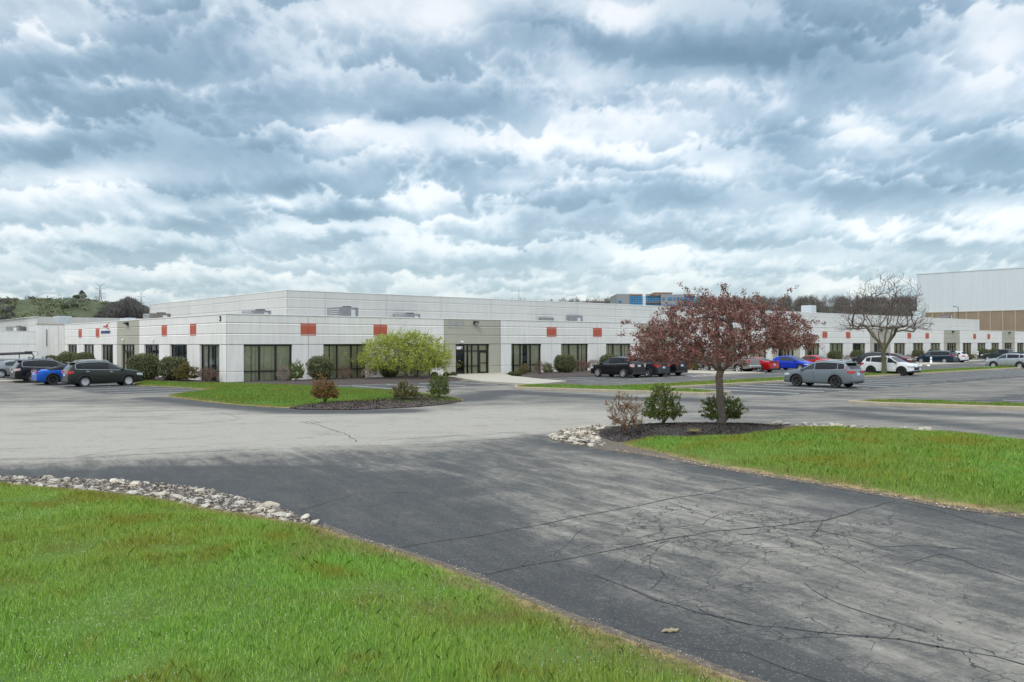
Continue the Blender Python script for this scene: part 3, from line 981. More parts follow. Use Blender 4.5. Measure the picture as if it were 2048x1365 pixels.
def blades(name, poly, dens, hgt, wid, mt, h, slope, base=0.012, near=None, seeds=0):
    n = int(poly_area(poly) * dens)
    P = sample_poly(poly, n)
    if near:   # keep the full density near the eye, thin it out with distance
        r = np.hypot(P[:, 0], P[:, 1])
        keep = rng.random(len(P)) < np.clip((near / np.maximum(r, 1)) ** 1.2, 0.12, 1)
        # and nothing where the frame can never look
        keep &= (P[:, 1] > 5.0) & (np.abs(P[:, 0]) < P[:, 1] * 0.8 + 3)
        P = P[keep]
    n = len(P)
    z, d = dome_h(P, poly, h, slope, base)
    keep = rng.random(n) < np.clip(0.25 + d * 2.5, 0, 1)
    P, z, d = P[keep], z[keep], d[keep]
    n = len(P)
    r = np.hypot(P[:, 0], P[:, 1])
    dry = np.zeros(n)
    for (sx_, sy_, sr) in DRY_SPOTS:
        q0 = np.array(G(sx_, sy_))
        dry = np.maximum(dry, np.exp(-(np.hypot(P[:, 0] - q0[0], P[:, 1] - q0[1]) / sr) ** 2))
    dry *= np.clip(rng.uniform(.2, 1.6, n), 0, 1)
    tuft = np.array([noise.noise(Vector((p[0] * 1.1, p[1] * 1.1, 0))) for p in P]) if n < 700000 else np.zeros(n)
    tuft2 = np.array([noise.noise(Vector((p[0] * .3, p[1] * .3, 5))) for p in P])
    hh = hgt * rng.uniform(0.45, 1.25, n) * np.clip(1 + 1.0 * tuft + .7 * tuft2, 0.35, 1.8) * np.clip(0.35 + d * 1.5, 0.35, 1) * (1 - .55 * dry)
    hh = np.minimum(hh, hgt * 1.5)
    ww = wid * rng.uniform(0.7, 1.3, n) * np.maximum(1, r / 11 if near else 1)
    ang = rng.uniform(0, 2 * math.pi, n)
    lean = np.clip(rng.normal(0, 0.45, n), -.8, .8)
    la = rng.uniform(0, 2 * math.pi, n) * .7 + tuft * 3
    dx, dy = np.cos(ang) * ww / 2, np.sin(ang) * ww / 2
    lx, ly = np.cos(la) * lean * hh, np.sin(la) * lean * hh
    A = np.c_[P[:, 0] - dx, P[:, 1] - dy, z - .005]
    B = np.c_[P[:, 0] + dx, P[:, 1] + dy, z - .005]
    Cc = np.c_[P[:, 0] + dx * .55 + lx * .45, P[:, 1] + dy * .55 + ly * .45, z + hh * .62]
    D = np.c_[P[:, 0] + lx * 1.15, P[:, 1] + ly * 1.15, z + hh * .97]
    E_ = np.c_[P[:, 0] - dx * .55 + lx * .45, P[:, 1] - dy * .55 + ly * .45, z + hh * .62]
    vs = np.stack([A, B, Cc, D, E_], 1).reshape(-1, 3)
    me = np_mesh(name, vs, 5, mt, {'edge': np.repeat(d, 5), 'dry': np.repeat(dry, 5)})
    o = tag(link(name, me), kind='stuff')
    if seeds:
        Q = sample_poly(poly, seeds)
        rr = np.hypot(Q[:, 0], Q[:, 1])
        nz = np.array([noise.noise(Vector((p[0] * .45, p[1] * .45, 9))) for p in Q])
        Q = Q[(rng.random(len(Q)) < np.clip(.25 + 1.2 * nz, 0, 1)) & (Q[:, 1] > 5.5) & (Q[:, 1] < 14)]
        zz, dd = dome_h(Q, poly, h, slope, base)
        zz = zz + hgt * rng.uniform(.9, 1.5, len(Q))
        s = rng.uniform(.004, .0075, len(Q))
        vs = np.stack([np.c_[Q[:, 0] - s, Q[:, 1], zz], np.c_[Q[:, 0], Q[:, 1] - s * .3, zz - s], np.c_[Q[:, 0] + s, Q[:, 1], zz], np.c_[Q[:, 0], Q[:, 1], zz + s]], 1).reshape(-1, 3)
        tag(link('grass_seed_heads', np_mesh('seed', vs, 4, mat('seed_head', (0.45, 0.44, 0.33), 0.9))), kind='stuff')
    return o


def mulch_mat(name, col):
    m, nt, p = newmat(name)
    tc = nd(nt, 'ShaderNodeTexCoord').outputs['Object']
    v = nd(nt, 'ShaderNodeTexVoronoi', None, {'Scale': 22.0, 'Vector': tc})
    s = nd(nt, 'ShaderNodeSeparateColor', None, {0: v.outputs['Color']})
    c = ramp(nt, s.outputs[0], [(0, tuple(x * .55 for x in col)), (0.7, col), (0.93, tuple(x * 1.6 for x in col)), (1, (0.22, 0.19, 0.17))])
    nt.links.new(c, p.inputs['Base Color'])
    p.inputs['Roughness'].default_value = 1
    b = nd(nt, 'ShaderNodeBump', None, {'Strength': 1.0, 'Distance': 0.04, 'Height': v.outputs['Distance']})
    nt.links.new(b.outputs[0], p.inputs['Normal'])
    return m


def chips(name, poly, dens, size, mt, h, slope):
    n = int(poly_area(poly) * dens)
    P = sample_poly(poly, n)
    z, d = dome_h(P, poly, h, slope)
    c = np.c_[P, z + rng.uniform(0, size * .5, n)]
    u = rng.normal(size=(n, 3)) * (1, 1, .5)
    u /= np.linalg.norm(u, axis=1)[:, None]
    w = np.cross(u, rng.normal(size=(n, 3)) + (0, 0, 1.5))
    w /= np.linalg.norm(w, axis=1)[:, None]
    s = size * rng.uniform(.5, 1.4, n)[:, None]
    vs = np.stack([c - u * s - w * s * .4, c + u * s - w * s * .4, c + u * s + w * s * .4, c - u * s + w * s * .4], 1).reshape(-1, 3)
    return tag(link(name, np_mesh(name, vs, 4, mt)), kind='stuff')


def build_ground():
    mb = MB()
    n = 64
    vs = [(0, 0, -0.03)] + [(3200 * math.cos(2 * math.pi * k / n), 3200 * math.sin(2 * math.pi * k / n), -0.03) for k in range(n)]
    mb.add(vs, [(0, 1 + k, 1 + (k + 1) % n) for k in range(n)])
    tag(mb.build('ground', ground_mat()), kind='structure')
    build_asphalt()
    build_cracks()
    turf = grass_base_mat()
    bl_near = blade_mat('grass_blade', 0.75)
    bl_far = blade_mat('grass_blade_far', 0.15, 0.62)
    bl_mid = blade_mat('grass_blade_mid', 0.75, 0.85)
    for nm, poly, h, sl, st in (('lawn', FRONT_LAWN, .10, .10, .5), ('lawn', LAWN_R, .16, .12, .7), ('lawn', LAWN_B, .16, .12, 1.0)):
        tag(sheet(nm, poly, turf, h, st, sl), kind='structure')
    # dirt under the riprap and along the front edges
    dirt = mat('gravelly_dirt', (0.13, 0.105, 0.08), 1, var=0.5, vscale=12, bump=1, bscale=30)
    dirt_d = mat('dark_dirt', (0.09, 0.075, 0.062), 1, var=0.5, vscale=9, bump=1, bscale=30)
    tag(sheet('verge', ISL_R, dirt, .02, .8, .05, base=.006), kind='structure')
    tag(sheet('verge', RIP_LEFT, dirt_d, .02, .4, .05, base=.008), kind='structure')
    fe = ROAD_EDGE_FRONT[8:]
    strip = [(p[0] + .10, p[1] + .02) for p in fe] + [(p[0] - .22, p[1] - .12) for p in reversed(fe)]
    tag(sheet('verge', strip, dirt, .012, .3, .2, base=.006), kind='structure')
    mul = mulch_mat('dark_mulch', (0.05, 0.042, 0.038))
    mul2 = mulch_mat('brown_mulch', (0.075, 0.055, 0.048))
    for poly, mt, h in ((MULCH_R, mul, .22), (MULCH_B, mul2, .18), (MULCH_FACADE, mul2, .12), (MULCH_FACADE2, mul2, .12), (MULCH_LEFT, mul2, .1)):
        base = .03 if poly in (MULCH_R, MULCH_B) else .012
        tag(sheet('mulch_bed', poly, mt, h, .6, .22, base=base, rough_z=.008), kind='structure')
    chm = foliage_mat('mulch_chip', [(0.02, 0.017, 0.016), (0.04, 0.033, 0.03), (0.07, 0.055, 0.048), (0.11, 0.085, 0.07)], 0, 1)
    chips('mulch', MULCH_R, 420, .028, chm, .25, .22)
    chips('mulch', MULCH_B, 130, .04, chm, .21, .22)
    blades('grass', FRONT_LAWN, 3100, .075, .0048, bl_near, .10, .10, near=11, seeds=60000)
    blades('grass', LAWN_R, 900, .10, .010, bl_mid, .16, .12)
    blades('grass', LAWN_B, 420, .085, .022, bl_far, .16, .12)
    # kerbed median and end cap
    for poly in (MED, CAP2):
        kerb_ring_obj = kerb_ring('kerb', poly, M['kerb'])
        tag(kerb_ring_obj, kind='structure')
        ins = poly_inset(poly, .17)
        tag(sheet('lawn', ins, turf, .06, .9, .12, base=.11), kind='structure')
        near_part = [p for p in ins]
        P = near_part if poly is CAP2 else poly_inset([MED[0], MED[1], MED[2], MED[3], MED[4], W(110, -26.5), W(110, -23.2), MED[7], MED[8], MED[9]], .17)
        blades('grass', P, 220 if poly is MED else 420, .075, .03, bl_far, .06, .12, base=.11)
    for nm, poly in (('walkway', APRON), ('walkway', APRON2)):
        mbx = MB()
        n = len(poly)
        mbx.add([(*p, .13) for p in poly] + [(*p, -.01) for p in poly], [tuple(range(n))] + [(i, i + n, (i + 1) % n + n, (i + 1) % n) for i in range(n)])
        tag(mbx.build(nm, M['walk']), kind='structure')
    # walk and kerb along the far end of the right facade, and the walk by the left lot
    mbx = MB()
    mbx.box(84, 96, -14.0, -9.0, 0, .13)
    mbx.box(96, 210, -10.2, -8.2, 0, .13)
    mbx.box(-7.6, -6.0, 11.2, 45, 0, .13)
    mbx.box(-14.0, -7.6, 11.2, 13.0, 0, .13)
    tag(mbx.build('walkway', M['walk'], loc=(*C0, 0), rz=ROT), kind='structure')
    # stall markings
    mk = MB()
    def line(a0, b0, a1, b1, w=.055):
        p, q_ = Vector(W(a0, b0)), Vector(W(a1, b1))
        d = (q_ - p).normalized()
        nn = Vector((-d.y, d.x)) * w
        mk.quad((*(p - nn), .006), (*(q_ - nn), .006), (*(q_ + nn), .006), (*(p + nn), .006))
    k = 0
    a = 18.7
    while a < 150:
        line(a, -26.9, a, -34.4 if a < 36 else -33.6, .085)
        a += 2.72
    a = 18.4
    while a < 60:
        line(a, -44.0, a, -49.5)
        a += 2.72
    for a in [4.6 + 2.72 * i for i in range(4)]: line(a, -9.8, a, -15.2)
    for a in [22.3 + 2.72 * i for i in range(5)]: line(a, -9.7, a, -15.3)
    for i in range(6): line(34.6 + i * .8, -15.4, 35.6 + i * .8, -13.6, .07)
    line(34.2, -15.5, 39.2, -15.5)
    a = 54.0
    while a < 84:
        line(a, -9.6, a, -15.2)
        a += 2.72
    for b in [-7.6 + 2.72 * i for i in range(7)]: line(-4.6, b, -10.2, b)
    tag(mk.build('parking_lines', M['white_paint']), kind='structure')


build_ground()

# ------------------------------------------------------------------ the office and warehouse building
ZT, ZC = 5.03, 4.95
UPPER = [(4.95, 0.0), (4.40, 0.0), (4.365, -.035), (4.33, -.035), (4.25, .012), (4.25, 0.0), (3.60, 0.0), (3.565, -.035), (3.53, -.035), (3.45, .012), (3.45, 0), (2.80, 0.0)]
HIGH = [(7.50, 0.0), (6.93, 0.0), (6.89, -.035), (6.85, -.035), (6.74, .012), (6.74, 0), (6.06, 0.0), (6.02, -.035), (5.98, -.035), (5.87, .012), (5.87, 0), (4.5, 0.0)]
W0, W1 = 1.29, 5.15


def mapper(side, off=(0, 0)):
    if side == 'R':
        return lambda s, t, z: (off[0] + s, off[1] - t, z)
    return lambda s, t, z: (off[0] - t, off[1] + s, z)


def extrude(mb, P, prof, s0, s1, m=0):
    for (z0, t0), (z1, t1) in zip(prof[:-1], prof[1:]):
        mb.quad(P(s0, t0, z0), P(s1, t0, z0), P(s1, t1, z1), P(s0, t1, z1), m)


def pbox(mb, P, s0, s1, t0, t1, z0, z1, m=0, c=0):
    a, b = P(s0, t0, z0), P(s1, t1, z1)
    x0, x1 = sorted((a[0], b[0]))
    y0, y1 = sorted((a[1], b[1]))
    if c: mb.cbox(x0, x1, y0, y1, z0, z1, c, m)
    else: mb.box(x0, x1, y0, y1, z0, z1, m)


def bay_wall(mb, P, s0, opening=True):
    g = .012
    extrude(mb, P, UPPER, s0 + g, s0 + BAY - g)
    def pier(a, b):
        extrude(mb, P, [(2.76, 0), (.83, 0), (.80, -.03), (.76, -.03), (.745, 0), (0, 0)], a, b)
        # underside strip between pier and the course above
    pier(s0 + g, s0 + W0)
    pier(s0 + W1, s0 + BAY - g)
    # jambs and head
    for s in (s0 + W0, s0 + W1):
        mb.quad(P(s, 0, 0), P(s, -.3, 0), P(s, -.3, 2.8), P(s, 0, 2.8))
    mb.quad(P(s0 + W0, 0, 2.8), P(s0 + W1, 0, 2.8), P(s0 + W1, -.3, 2.8), P(s0 + W0, -.3, 2.8))


_win_cache = {}


def window_meshes(kind, var, side):
    """frame, pane and blind meshes of one opening, in facade coordinates, s from 0 to W1-W0"""
    key = (kind, var, side)
    if key in _win_cache: return _win_cache[key]
    P = mapper(side)
    w = W1 - W0
    fr, pn, bl = MB(), MB(), MB()
    r = random.Random(var * 7 + 3)
    T = -.20
    pbox(fr, P, 0, .07, T - .05, T + .05, 0, 2.79)
    pbox(fr, P, w - .09, w, T - .05, T + .05, 0, 2.79)
    pbox(fr, P, .07, w - .09, T - .05, T + .05, 2.68, 2.79)
    pbox(fr, P, .07, w - .09, T - .05, T + .05, 0, .06)
    if kind == 'window':
        for s in (w / 3, 2 * w / 3): pbox(fr, P, s - .045, s + .045, T - .05, T + .052, .06, 2.68)
        pbox(fr, P, .07, w - .09, T - .045, T + .045, .74, .83)
        q4 = [P(.07, T, .06), P(w - .09, T, .06), P(w - .09, T, 2.68), P(.07, T, 2.68)]
        pn.quad(*(q4 if side == 'R' else q4[::-1]))
        s = .10
        gap = {1: (1.15, 1.32), 2: (0.55, 0.72), 3: (1.6, 2.2), 4: (.5, 2.5), 5: (.8, 1.0)}.get(var, (9, 9))
        gap2 = {3: (.35, .6), 1: (2.3, 2.4), 2: (3.1, 3.2)}.get(var, (9, 9))
        while s < w - .12:
            if not (gap[0] < s < gap[1] or gap2[0] < s < gap2[1]):
                a = r.uniform(-.5, .5) if var in (0, 4) else r.uniform(-.22, .22)
                bl.quad(P(s, T - .12 - .085 * math.sin(a), .08), P(s + .105 * math.cos(a), T - .12 + .04 * math.sin(a), .08),
                        P(s + .105 * math.cos(a), T - .12 + .04 * math.sin(a), 2.66), P(s, T - .12 - .085 * math.sin(a), 2.66))
            s += .105
    else:
        for s in (1.05, 1.95, 2.72): pbox(fr, P, s - .045, s + .045, T - .05, T + .052, .06, 2.68)
        pbox(fr, P, .07, w - .09, T - .045, T + .045, 2.10, 2.20)
        pbox(fr, P, 1.1, 2.68, T - .043, T + .043, .76, .84)
        pbox(fr, P, .07, 1.0, T - .30, T - .26, .0, 2.1)
        q4 = [P(.07, T, .06), P(w - .09, T, .06), P(w - .09, T, 2.68), P(.07, T, 2.68)]
        pn.quad(*(q4 if side == 'R' else q4[::-1]))
        s = 1.12
        while s < 2.62:
            if not 1.42 < s < 1.6:
                a = r.uniform(-.3, .3)
                bl.quad(P(s, T - .12 - .06 * math.sin(a), .1), P(s + .1, T - .12 + .04 * math.sin(a), .1), P(s + .1, T - .12 + .04 * math.sin(a), 2.66), P(s, T - .12 - .06 * math.sin(a), 2.66))
            s += .105
        bl.quad(P(2.80, T - .12, 2.22), P(w - .12, T - .12, 2.22), P(w - .12, T - .12, 2.66), P(2.80, T - .12, 2.66))
    bl_m = M['blind'] if var != 5 else M['interior']
    res = (fr.mesh(kind + '_frame', M['frame']), pn.mesh('pane', M['pane']), bl.mesh('blind', bl_m) if bl.v else None)
    _win_cache[key] = res
    return res


def add_window(root, side, s0, kind, var, off=(0, 0)):
    P = mapper(side, off)
    fr, pn, bl = window_meshes(kind, var, side)
    o = link('window' if kind == 'window' else 'entrance', fr, root, P(s0 + W0, 0, 0))
    link('pane', pn, o)
    if bl: link('blind', bl, o)
    if kind == 'entry':
        d = MB()
        Pm = mapper(side)
        w = W1 - W0
        a, b = 2.77, w - .10
        pbox(d, Pm, a, a + .14, -.22, -.17, .03, 2.09)
        pbox(d, Pm, b - .12, b, -.22, -.17, .03, 2.09)
        pbox(d, Pm, a + .14, b - .12, -.22, -.17, .03, .25)
        pbox(d, Pm, a + .14, b - .12, -.22, -.17, 1.98, 2.09)
        pbox(d, Pm, a + .14, b - .12, -.215, -.175, 1.02, 1.08)
        dd = d.build('door', M['frame'], o)
        d = MB()
        d.quad(Pm(a + .14, -.25, .25), Pm(b - .12, -.25, .25), Pm(b - .12, -.25, 1.98), Pm(a + .14, -.25, 1.98))
        d.build('door_blind', M['blind'], dd)
        d = MB()
        pbox(d, Pm, a + .02, a + .06, -.16, -.12, .9, 1.15, 0)
        d.build('handle', M['chrome'], dd)
    return o


def text_mesh(name, body, size, mt, parent, loc, side, shear=0.0, width=None, depth=.012):
    c = bpy.data.curves.new(name, 'FONT')
    c.body = body
    c.size = size
    c.shear = shear
    c.extrude = depth
    c.offset = .02
    c.align_x = 'CENTER'
    c.align_y = 'CENTER'
    o = bpy.data.objects.new(name, c)
    COL.objects.link(o)
    bpy.context.view_layer.update()
    me = bpy.data.meshes.new_from_object(o.evaluated_get(bpy.context.evaluated_depsgraph_get()))
    bpy.data.objects.remove(o)
    if width:
        xs = [v.co.x for v in me.vertices]
        k = width / (max(xs) - min(xs))
        for v in me.vertices: v.co.x *= k
    for v in me.vertices:
        x, y, z = v.co
        # text x runs to the reader's right: +s on the right facade, -s on the left one
        v.co = (x, -z, y) if side == 'R' else (-z, -x, y)
    me.materials.clear()
    me.materials.append(mt)
    return link(name, me, parent, loc)


NR, NL = 33, 7
ENTRY_R = {3, 7, 11, 15, 19, 23, 27, 31}
SETB = 9.25


def build_office():
    root = empty('office_building', (*C0, 0), ROT)
    tag(root, 'long low white concrete office warehouse with red accent panels and a raised rear block', 'building')
    wall, joint = MB(), MB()
    for side, n, entries in (('R', NR, ENTRY_R), ('L', NL, {3})):
        P = mapper(side)
        for i in range(n):
            s0 = i * BAY
            if i in entries:
                mb = MB()
                bay_wall(mb, P, s0)
                mb.build('entry_wall', M['beige_wall'], root)
            else:
                bay_wall(wall, P, s0)
        # dark backing behind joints, floor of the openings and rooms behind
        pbox(joint, P, .02, n * BAY - .02, -.10, -.062, 2.78, 4.94)
        for i in range(n + 1):
            if i: pbox(joint, P, i * BAY - .3, i * BAY + .3, -.12, -.05, 0, 2.79)
    joint.build('joint_backing', M['joint'], root)
    wall.build('wall', M['white_wall'], root)
    inn = MB()
    inn.box(1.3, NR * BAY, .95, 1.0, 0, 2.9)
    inn.box(.95, 1.0, 1.3, NL * BAY - .3, 0, 2.9)
    inn.box(.3, NR * BAY, .3, .99, 2.81, 2.86)
    inn.box(.3, .99, 1.0, NL * BAY - .3, 2.81, 2.86)
    inn.build('interior_wall', M['interior'], root)
    # parapet caps
    cp = MB()
    cp.cbox(-.03, NR * BAY, -.035, .32, ZC, ZT, .015)
    cp.cbox(-.035, .32, .33, NL * BAY, ZC, ZT - .002, .015)
    cp.cbox(SETB - .04, 163.5, SETB - .04, SETB + .3, 7.50, 7.56, .015)
    cp.cbox(SETB - .045, SETB + .3, SETB + .31, NL * BAY, 7.50, 7.558, .015)
    cp.build('coping', M['coping'], root)
    rf = MB()
    rf.quad((.1, .1, 4.72), (NR * BAY, .1, 4.72), (NR * BAY, SETB + .1, 4.72), (.1, SETB + .1, 4.72))
    rf.quad((.1, SETB + .1, 4.72), (SETB + .1, SETB + .1, 4.72), (SETB + .1, NL * BAY, 4.72), (.1, NL * BAY, 4.72))
    rf.quad((163.5, SETB, 4.72), (NR * BAY, SETB, 4.72), (NR * BAY, NL * BAY, 4.72), (163.5, NL * BAY, 4.72))
    rf.quad((SETB, SETB, 7.2), (163.5, SETB, 7.2), (163.5, NL * BAY, 7.2), (SETB, NL * BAY, 7.2))
    rf.box(.1, NR * BAY, NL * BAY - .15, NL * BAY, 0, 4.9)
    rf.box(SETB, 163.4, NL * BAY - .3, NL * BAY - .16, 4.9, 7.49)
    rf.box(.05, .25, .25, NL * BAY, 4.0, 4.94)
    rf.box(.05, NR * BAY, .05, .25, 4.0, 4.94)
    rf.build('roof', M['roof'], root)
    up, uj = MB(), MB()
    P = mapper('R', (0, SETB))
    edges = [SETB] + [BAY * k for k in range(2, 26)] + [163.5]
    for s0, s1 in zip(edges[:-1], edges[1:]):
        extrude(up, P, HIGH, s0 + .015, s1 - .015)
    pbox(uj, P, SETB + .03, 163.4, -.12, -.07, 4.5, 7.49)
    P = mapper('L', (SETB, 0))
    edges = [SETB] + [BAY * k for k in range(2, 8)]
    for s0, s1 in zip(edges[:-1], edges[1:]):
        extrude(up, P, HIGH, s0 + .015, s1 - .015)
    pbox(uj, P, SETB + .13, NL * BAY - .3, -.12, -.07, 4.5, 7.49)
    up.box(163.42, 163.5, SETB, NL * BAY - .5, 4.7, 7.49)
    up.build('upper_wall', M['grey_wall'], root)
    uj.build('joint_backing', M['joint'], root)
    # red panels straddle the joints that do not belong to an entry bay
    for side, n, entries in (('R', NR, ENTRY_R), ('L', NL, {3})):
        P = mapper(side)
        for i in range(1, n):
            if i in entries or (i - 1) in entries: continue
            mb = MB()
            for s in (i * BAY - .655, i * BAY + .01):
                extrude(mb, P, [(4.40, .006), (3.60, .006), (3.565, -.04), (3.53, -.04), (3.50, .006), (3.44, .006)], s, s + .645)
                mb.quad(P(s, .006, 4.40), P(s + .645, .006, 4.40), P(s + .645, -.05, 4.40), P(s, -.05, 4.40))
            mb.build('accent_panel', M['red_panel'], root)
    varsR = [0, 0, 1, 'E', 5 and 3, 1, 2]
    for i in range(NR):
        if i in ENTRY_R: add_window(root, 'R', i * BAY, 'entry', 1)
        else: add_window(root, 'R', i * BAY, 'window', [0, 2, 1, 0, 3, 2, 2, 0, 4, 1, 2, 0, 3, 1, 4][i % 15])
    for i in range(NL):
        if i == 3: add_window(root, 'L', i * BAY, 'entry', 1)
        else: add_window(root, 'L', i * BAY, 'window', [3, 5, 5, 0, 3, 2, 5][i])
    # numbers and marks
    Pl, Pr = mapper('L'), mapper('R')
    text_mesh('building_number', '3', .52, M['sign_black'], root, Pl(1.09, .02, 4.66), 'L', width=.34)
    tp = MB()
    pbox(tp, Pr, 3 * BAY + 1.36, 3 * BAY + 2.28, -.15, -.13, 2.12, 2.70)
    tp.build('transom_panel', M['sign_black'], root)
    text_mesh('street_number', '8896', .36, M['sign_white'], root, Pr(3 * BAY + 1.80, -.115, 2.42), 'R', width=.70)
    for i in sorted(ENTRY_R):
        add_light(root, Pr, i * BAY + 3.42)
    add_light(root, Pl, 3 * BAY + 3.1)
    for P_, s, z in ((Pr, 3 * BAY + 1.9, 2.98), (Pl, 3 * BAY + 4.3, 3.22), (Pl, 2.4 * BAY, 3.2)):
        cmb = MB()
        pbox(cmb, P_, s - .05, s + .05, 0, .14, z, z + .06, 0, .01)
        pbox(cmb, P_, s - .15, s + .15, .10, .22, z - .07, z + .01, 0, .02)
        cmb.build('security_camera', M['sign_white'], root)
    ghost = MB()
    extrude(ghost, Pr, [(4.82, .004), (4.41, .004), (4.365, -.044), (4.33, -.044), (4.25, .016), (4.20, .004), (4.14, .004)], 3 * BAY + .42, 3 * BAY + 2.2)
    ghost.build('sign_ghost_mark', mat('ghost_paint', (0.34, 0.345, 0.33), .85, var=.15, vscale=3), root)
    # the tenant's mark: a red swept arrowhead over a blue two word plate
    sg = MB()
    def tri(pts, m=0):
        sg.add([Pl(s, .03, z) for s, z in pts] + [Pl(s, .001, z) for s, z in pts],
               [tuple(range(len(pts)))] + [(i, (i + 1) % len(pts), (i + 1) % len(pts) + len(pts), i + len(pts)) for i in range(len(pts))], m)
    tri([(30.3, 4.55), (29.6, 4.62), (28.2, 5.0 - .06), (28.5, 4.86), (29.2, 4.62), (29.9, 4.50)])
    tri([(29.9, 4.49), (29.2, 4.47), (28.35, 4.26), (28.55, 4.26), (29.5, 4.42)])
    tri([(29.5, 4.52), (28.8, 4.76), (28.85, 4.66), (28.7, 4.50)])
    sg.build('arrow_sign', M['sign_red'], root)
    sb = MB()
    sg = sb
    tri([(30.35, 4.60), (29.95, 4.60), (29.85, 4.51), (30.3, 4.50)])
    x = 31.15
    letters = [.36, .30, .34, 0, .32, .34, .30, .34, .32, .34]
    for lw in letters:      # blue slanted capitals, too far off to read
        if lw == 0:
            x -= .14
            continue
        z0, z1 = 3.84, 4.12
        tri([(x, z0), (x - .07, z0), (x - .10, z1), (x - .03, z1)])
        tri([(x - lw + .10, z0), (x - lw + .03, z0), (x - lw, z1), (x - lw + .07, z1)])
        tri([(x - .07, z1 - .06), (x - lw + .06, z1 - .06), (x - lw + .05, z1), (x - .08, z1)])
        if random.random() < .7: tri([(x - .05, z0 + .1), (x - lw + .07, z0 + .1), (x - lw + .06, z0 + .17), (x - .06, z0 + .17)])
        if random.random() < .5: tri([(x - .04, z0), (x - lw + .08, z0), (x - lw + .07, z0 + .06), (x - .05, z0 + .06)])
        x -= lw
    sb.build('lettering_sign', M['sign_blue'], root)
    return root


def add_light(root, P, s):
    mb = MB()
    pbox(mb, P, s - .17, s + .17, 0, .12, 4.52, 4.82, 0, .02)
    a = [P(s - .2, .10, 4.84), P(s + .2, .10, 4.84), P(s + .2, .42, 4.78), P(s - .2, .42, 4.78),
         P(s - .2, .10, 4.50), P(s + .2, .10, 4.50), P(s + .2, .42, 4.70), P(s - .2, .42, 4.70)]
    mb.add(a, [(0, 1, 2, 3), (0, 1, 5, 4), (1, 2, 6, 5), (2, 3, 7, 6), (3, 0, 4, 7)])
    o = mb.build('wall_light', M['frame'], root)
    mb = MB()
    mb.add([P(s - .15, .14, 4.515), P(s + .15, .14, 4.515), P(s + .15, .40, 4.69), P(s - .15, .40, 4.69)], [(0, 1, 2, 3)])
    mb.build('lens', mat('light_lens', (.75, .75, .72), .3), o)


build_office()


def dock_screen_and_second():
    # short return wall at the far end of the left facade
    root = empty('dock_screen_wall', (*W(0, NL * BAY), 0), ROT)
    tag(root, 'blank white concrete return wall with tan cap at the end of the left facade', 'wall')
    mb = MB()
    mb.box(-2.72, -.01, .0, .35, 0, 4.98)
    mb.box(-1.75, -1.72, -.012, 0, .3, 4.9)
    mb.build('wall', M['white_wall'], root)
    mb = MB()
    mb.cbox(-2.80, .03, -.06, .41, 4.98, 5.12, .02)
    mb.build('coping', mat('tan_cap', (.42, .39, .31), .6), root)
    mb = MB()
    for x, z0, z1 in ((-1.85, 2.6, 4.45),): mb.box(x, x + .09, -.06, -.002, z0, z1)
    for x in (-.6,): mb.box(x, x + .02, -.008, 0, .1, 4.9)
    mb.build('conduit', M['unit'], root)
    # second building beyond the truck court
    x0 = (76 - CX) / F * 146
    root = empty('warehouse_building', (x0, 146, 0), ROT)
    tag(root, 'pale warehouse beyond the cars, cut off by the photo\'s left edge', 'building')
    lo = MB()
    P = mapper('R')
    prof = [(4.95, 0), (2.82, 0), (2.79, -.03), (2.76, 0), (0, 0)]
    extrude(lo, P, [(4.95, 0), (2.82, 0), (2.79, -.03)], -60, 0)
    for k in range(9):
        s = -k * BAY
        extrude(lo, P, [(2.76, 0), (0, 0)], s - 2.0, s)
        extrude(lo, P, [(2.76, 0), (0, 0)], s - BAY, s - 5.2)
        if k == 0: extrude(lo, P, [(2.76, 0), (0, 0)], s - 5.2, s - 2.0)
    lo.build('wall', M['white_wall'], root)
    lo = MB()
    lo.cbox(-60, .02, -.03, .3, 4.95, 5.03, .015)
    lo.cbox(-.3, .02, .02, 40, 7.5, 7.56, .015)
    lo.build('coping', M['coping'], root)
    lo = MB()
    lo.box(-60, 0, 9.3, 9.5, 0, 4.9)
    lo.quad((-60, 0, 4.72), (0, 0, 4.72), (0, 9.3, 4.72), (-60, 9.3, 4.72))
    lo.build('roof', M['roof'], root)
    up = MB()
    extrude(up, mapper('L', (0, 0)), [(7.5, 0), (6.93, 0), (6.89, -.06), (6.80, .01), (6.06, 0), (6.02, -.06), (5.93, .01), (4.5, 0)], 0, 45)
    up.quad((.05, 0, 4.0), (20, 0, 4.0), (20, 0, 7.5), (.05, 0, 7.5))
    up.build('upper_wall', M['grey_wall'], root)
    for k in range(1, 9):
        s = -k * BAY - 5.2
        mb = MB()
        mb.box(s, s + .08, .12, .2, 0, 2.76)
        mb.box(s + 3.1, s + 3.2, .12, .2, 0, 2.76)
        mb.box(s + .08, s + 3.1, .12, .2, 2.68, 2.76)
        mb.box(s + .08, s + 3.1, .12, .2, 1.25, 1.33)
        mb.box(s + 1.55, s + 1.62, .12, .2, 0, 2.68)
        o = mb.build('window', M['frame'], root)
        mb = MB()
        mb.quad((s, .17, 0), (s + 3.2, .17, 0), (s + 3.2, .17, 2.76), (s, .17, 2.76))
        mb.build('pane', mat('pale_pane', (.10, .15, .16), .1, spec=.9), o)
    # the outer edge of the near gable hides the window bay of the photo's left edge: poster in the glass
    return root


dock_screen_and_second()


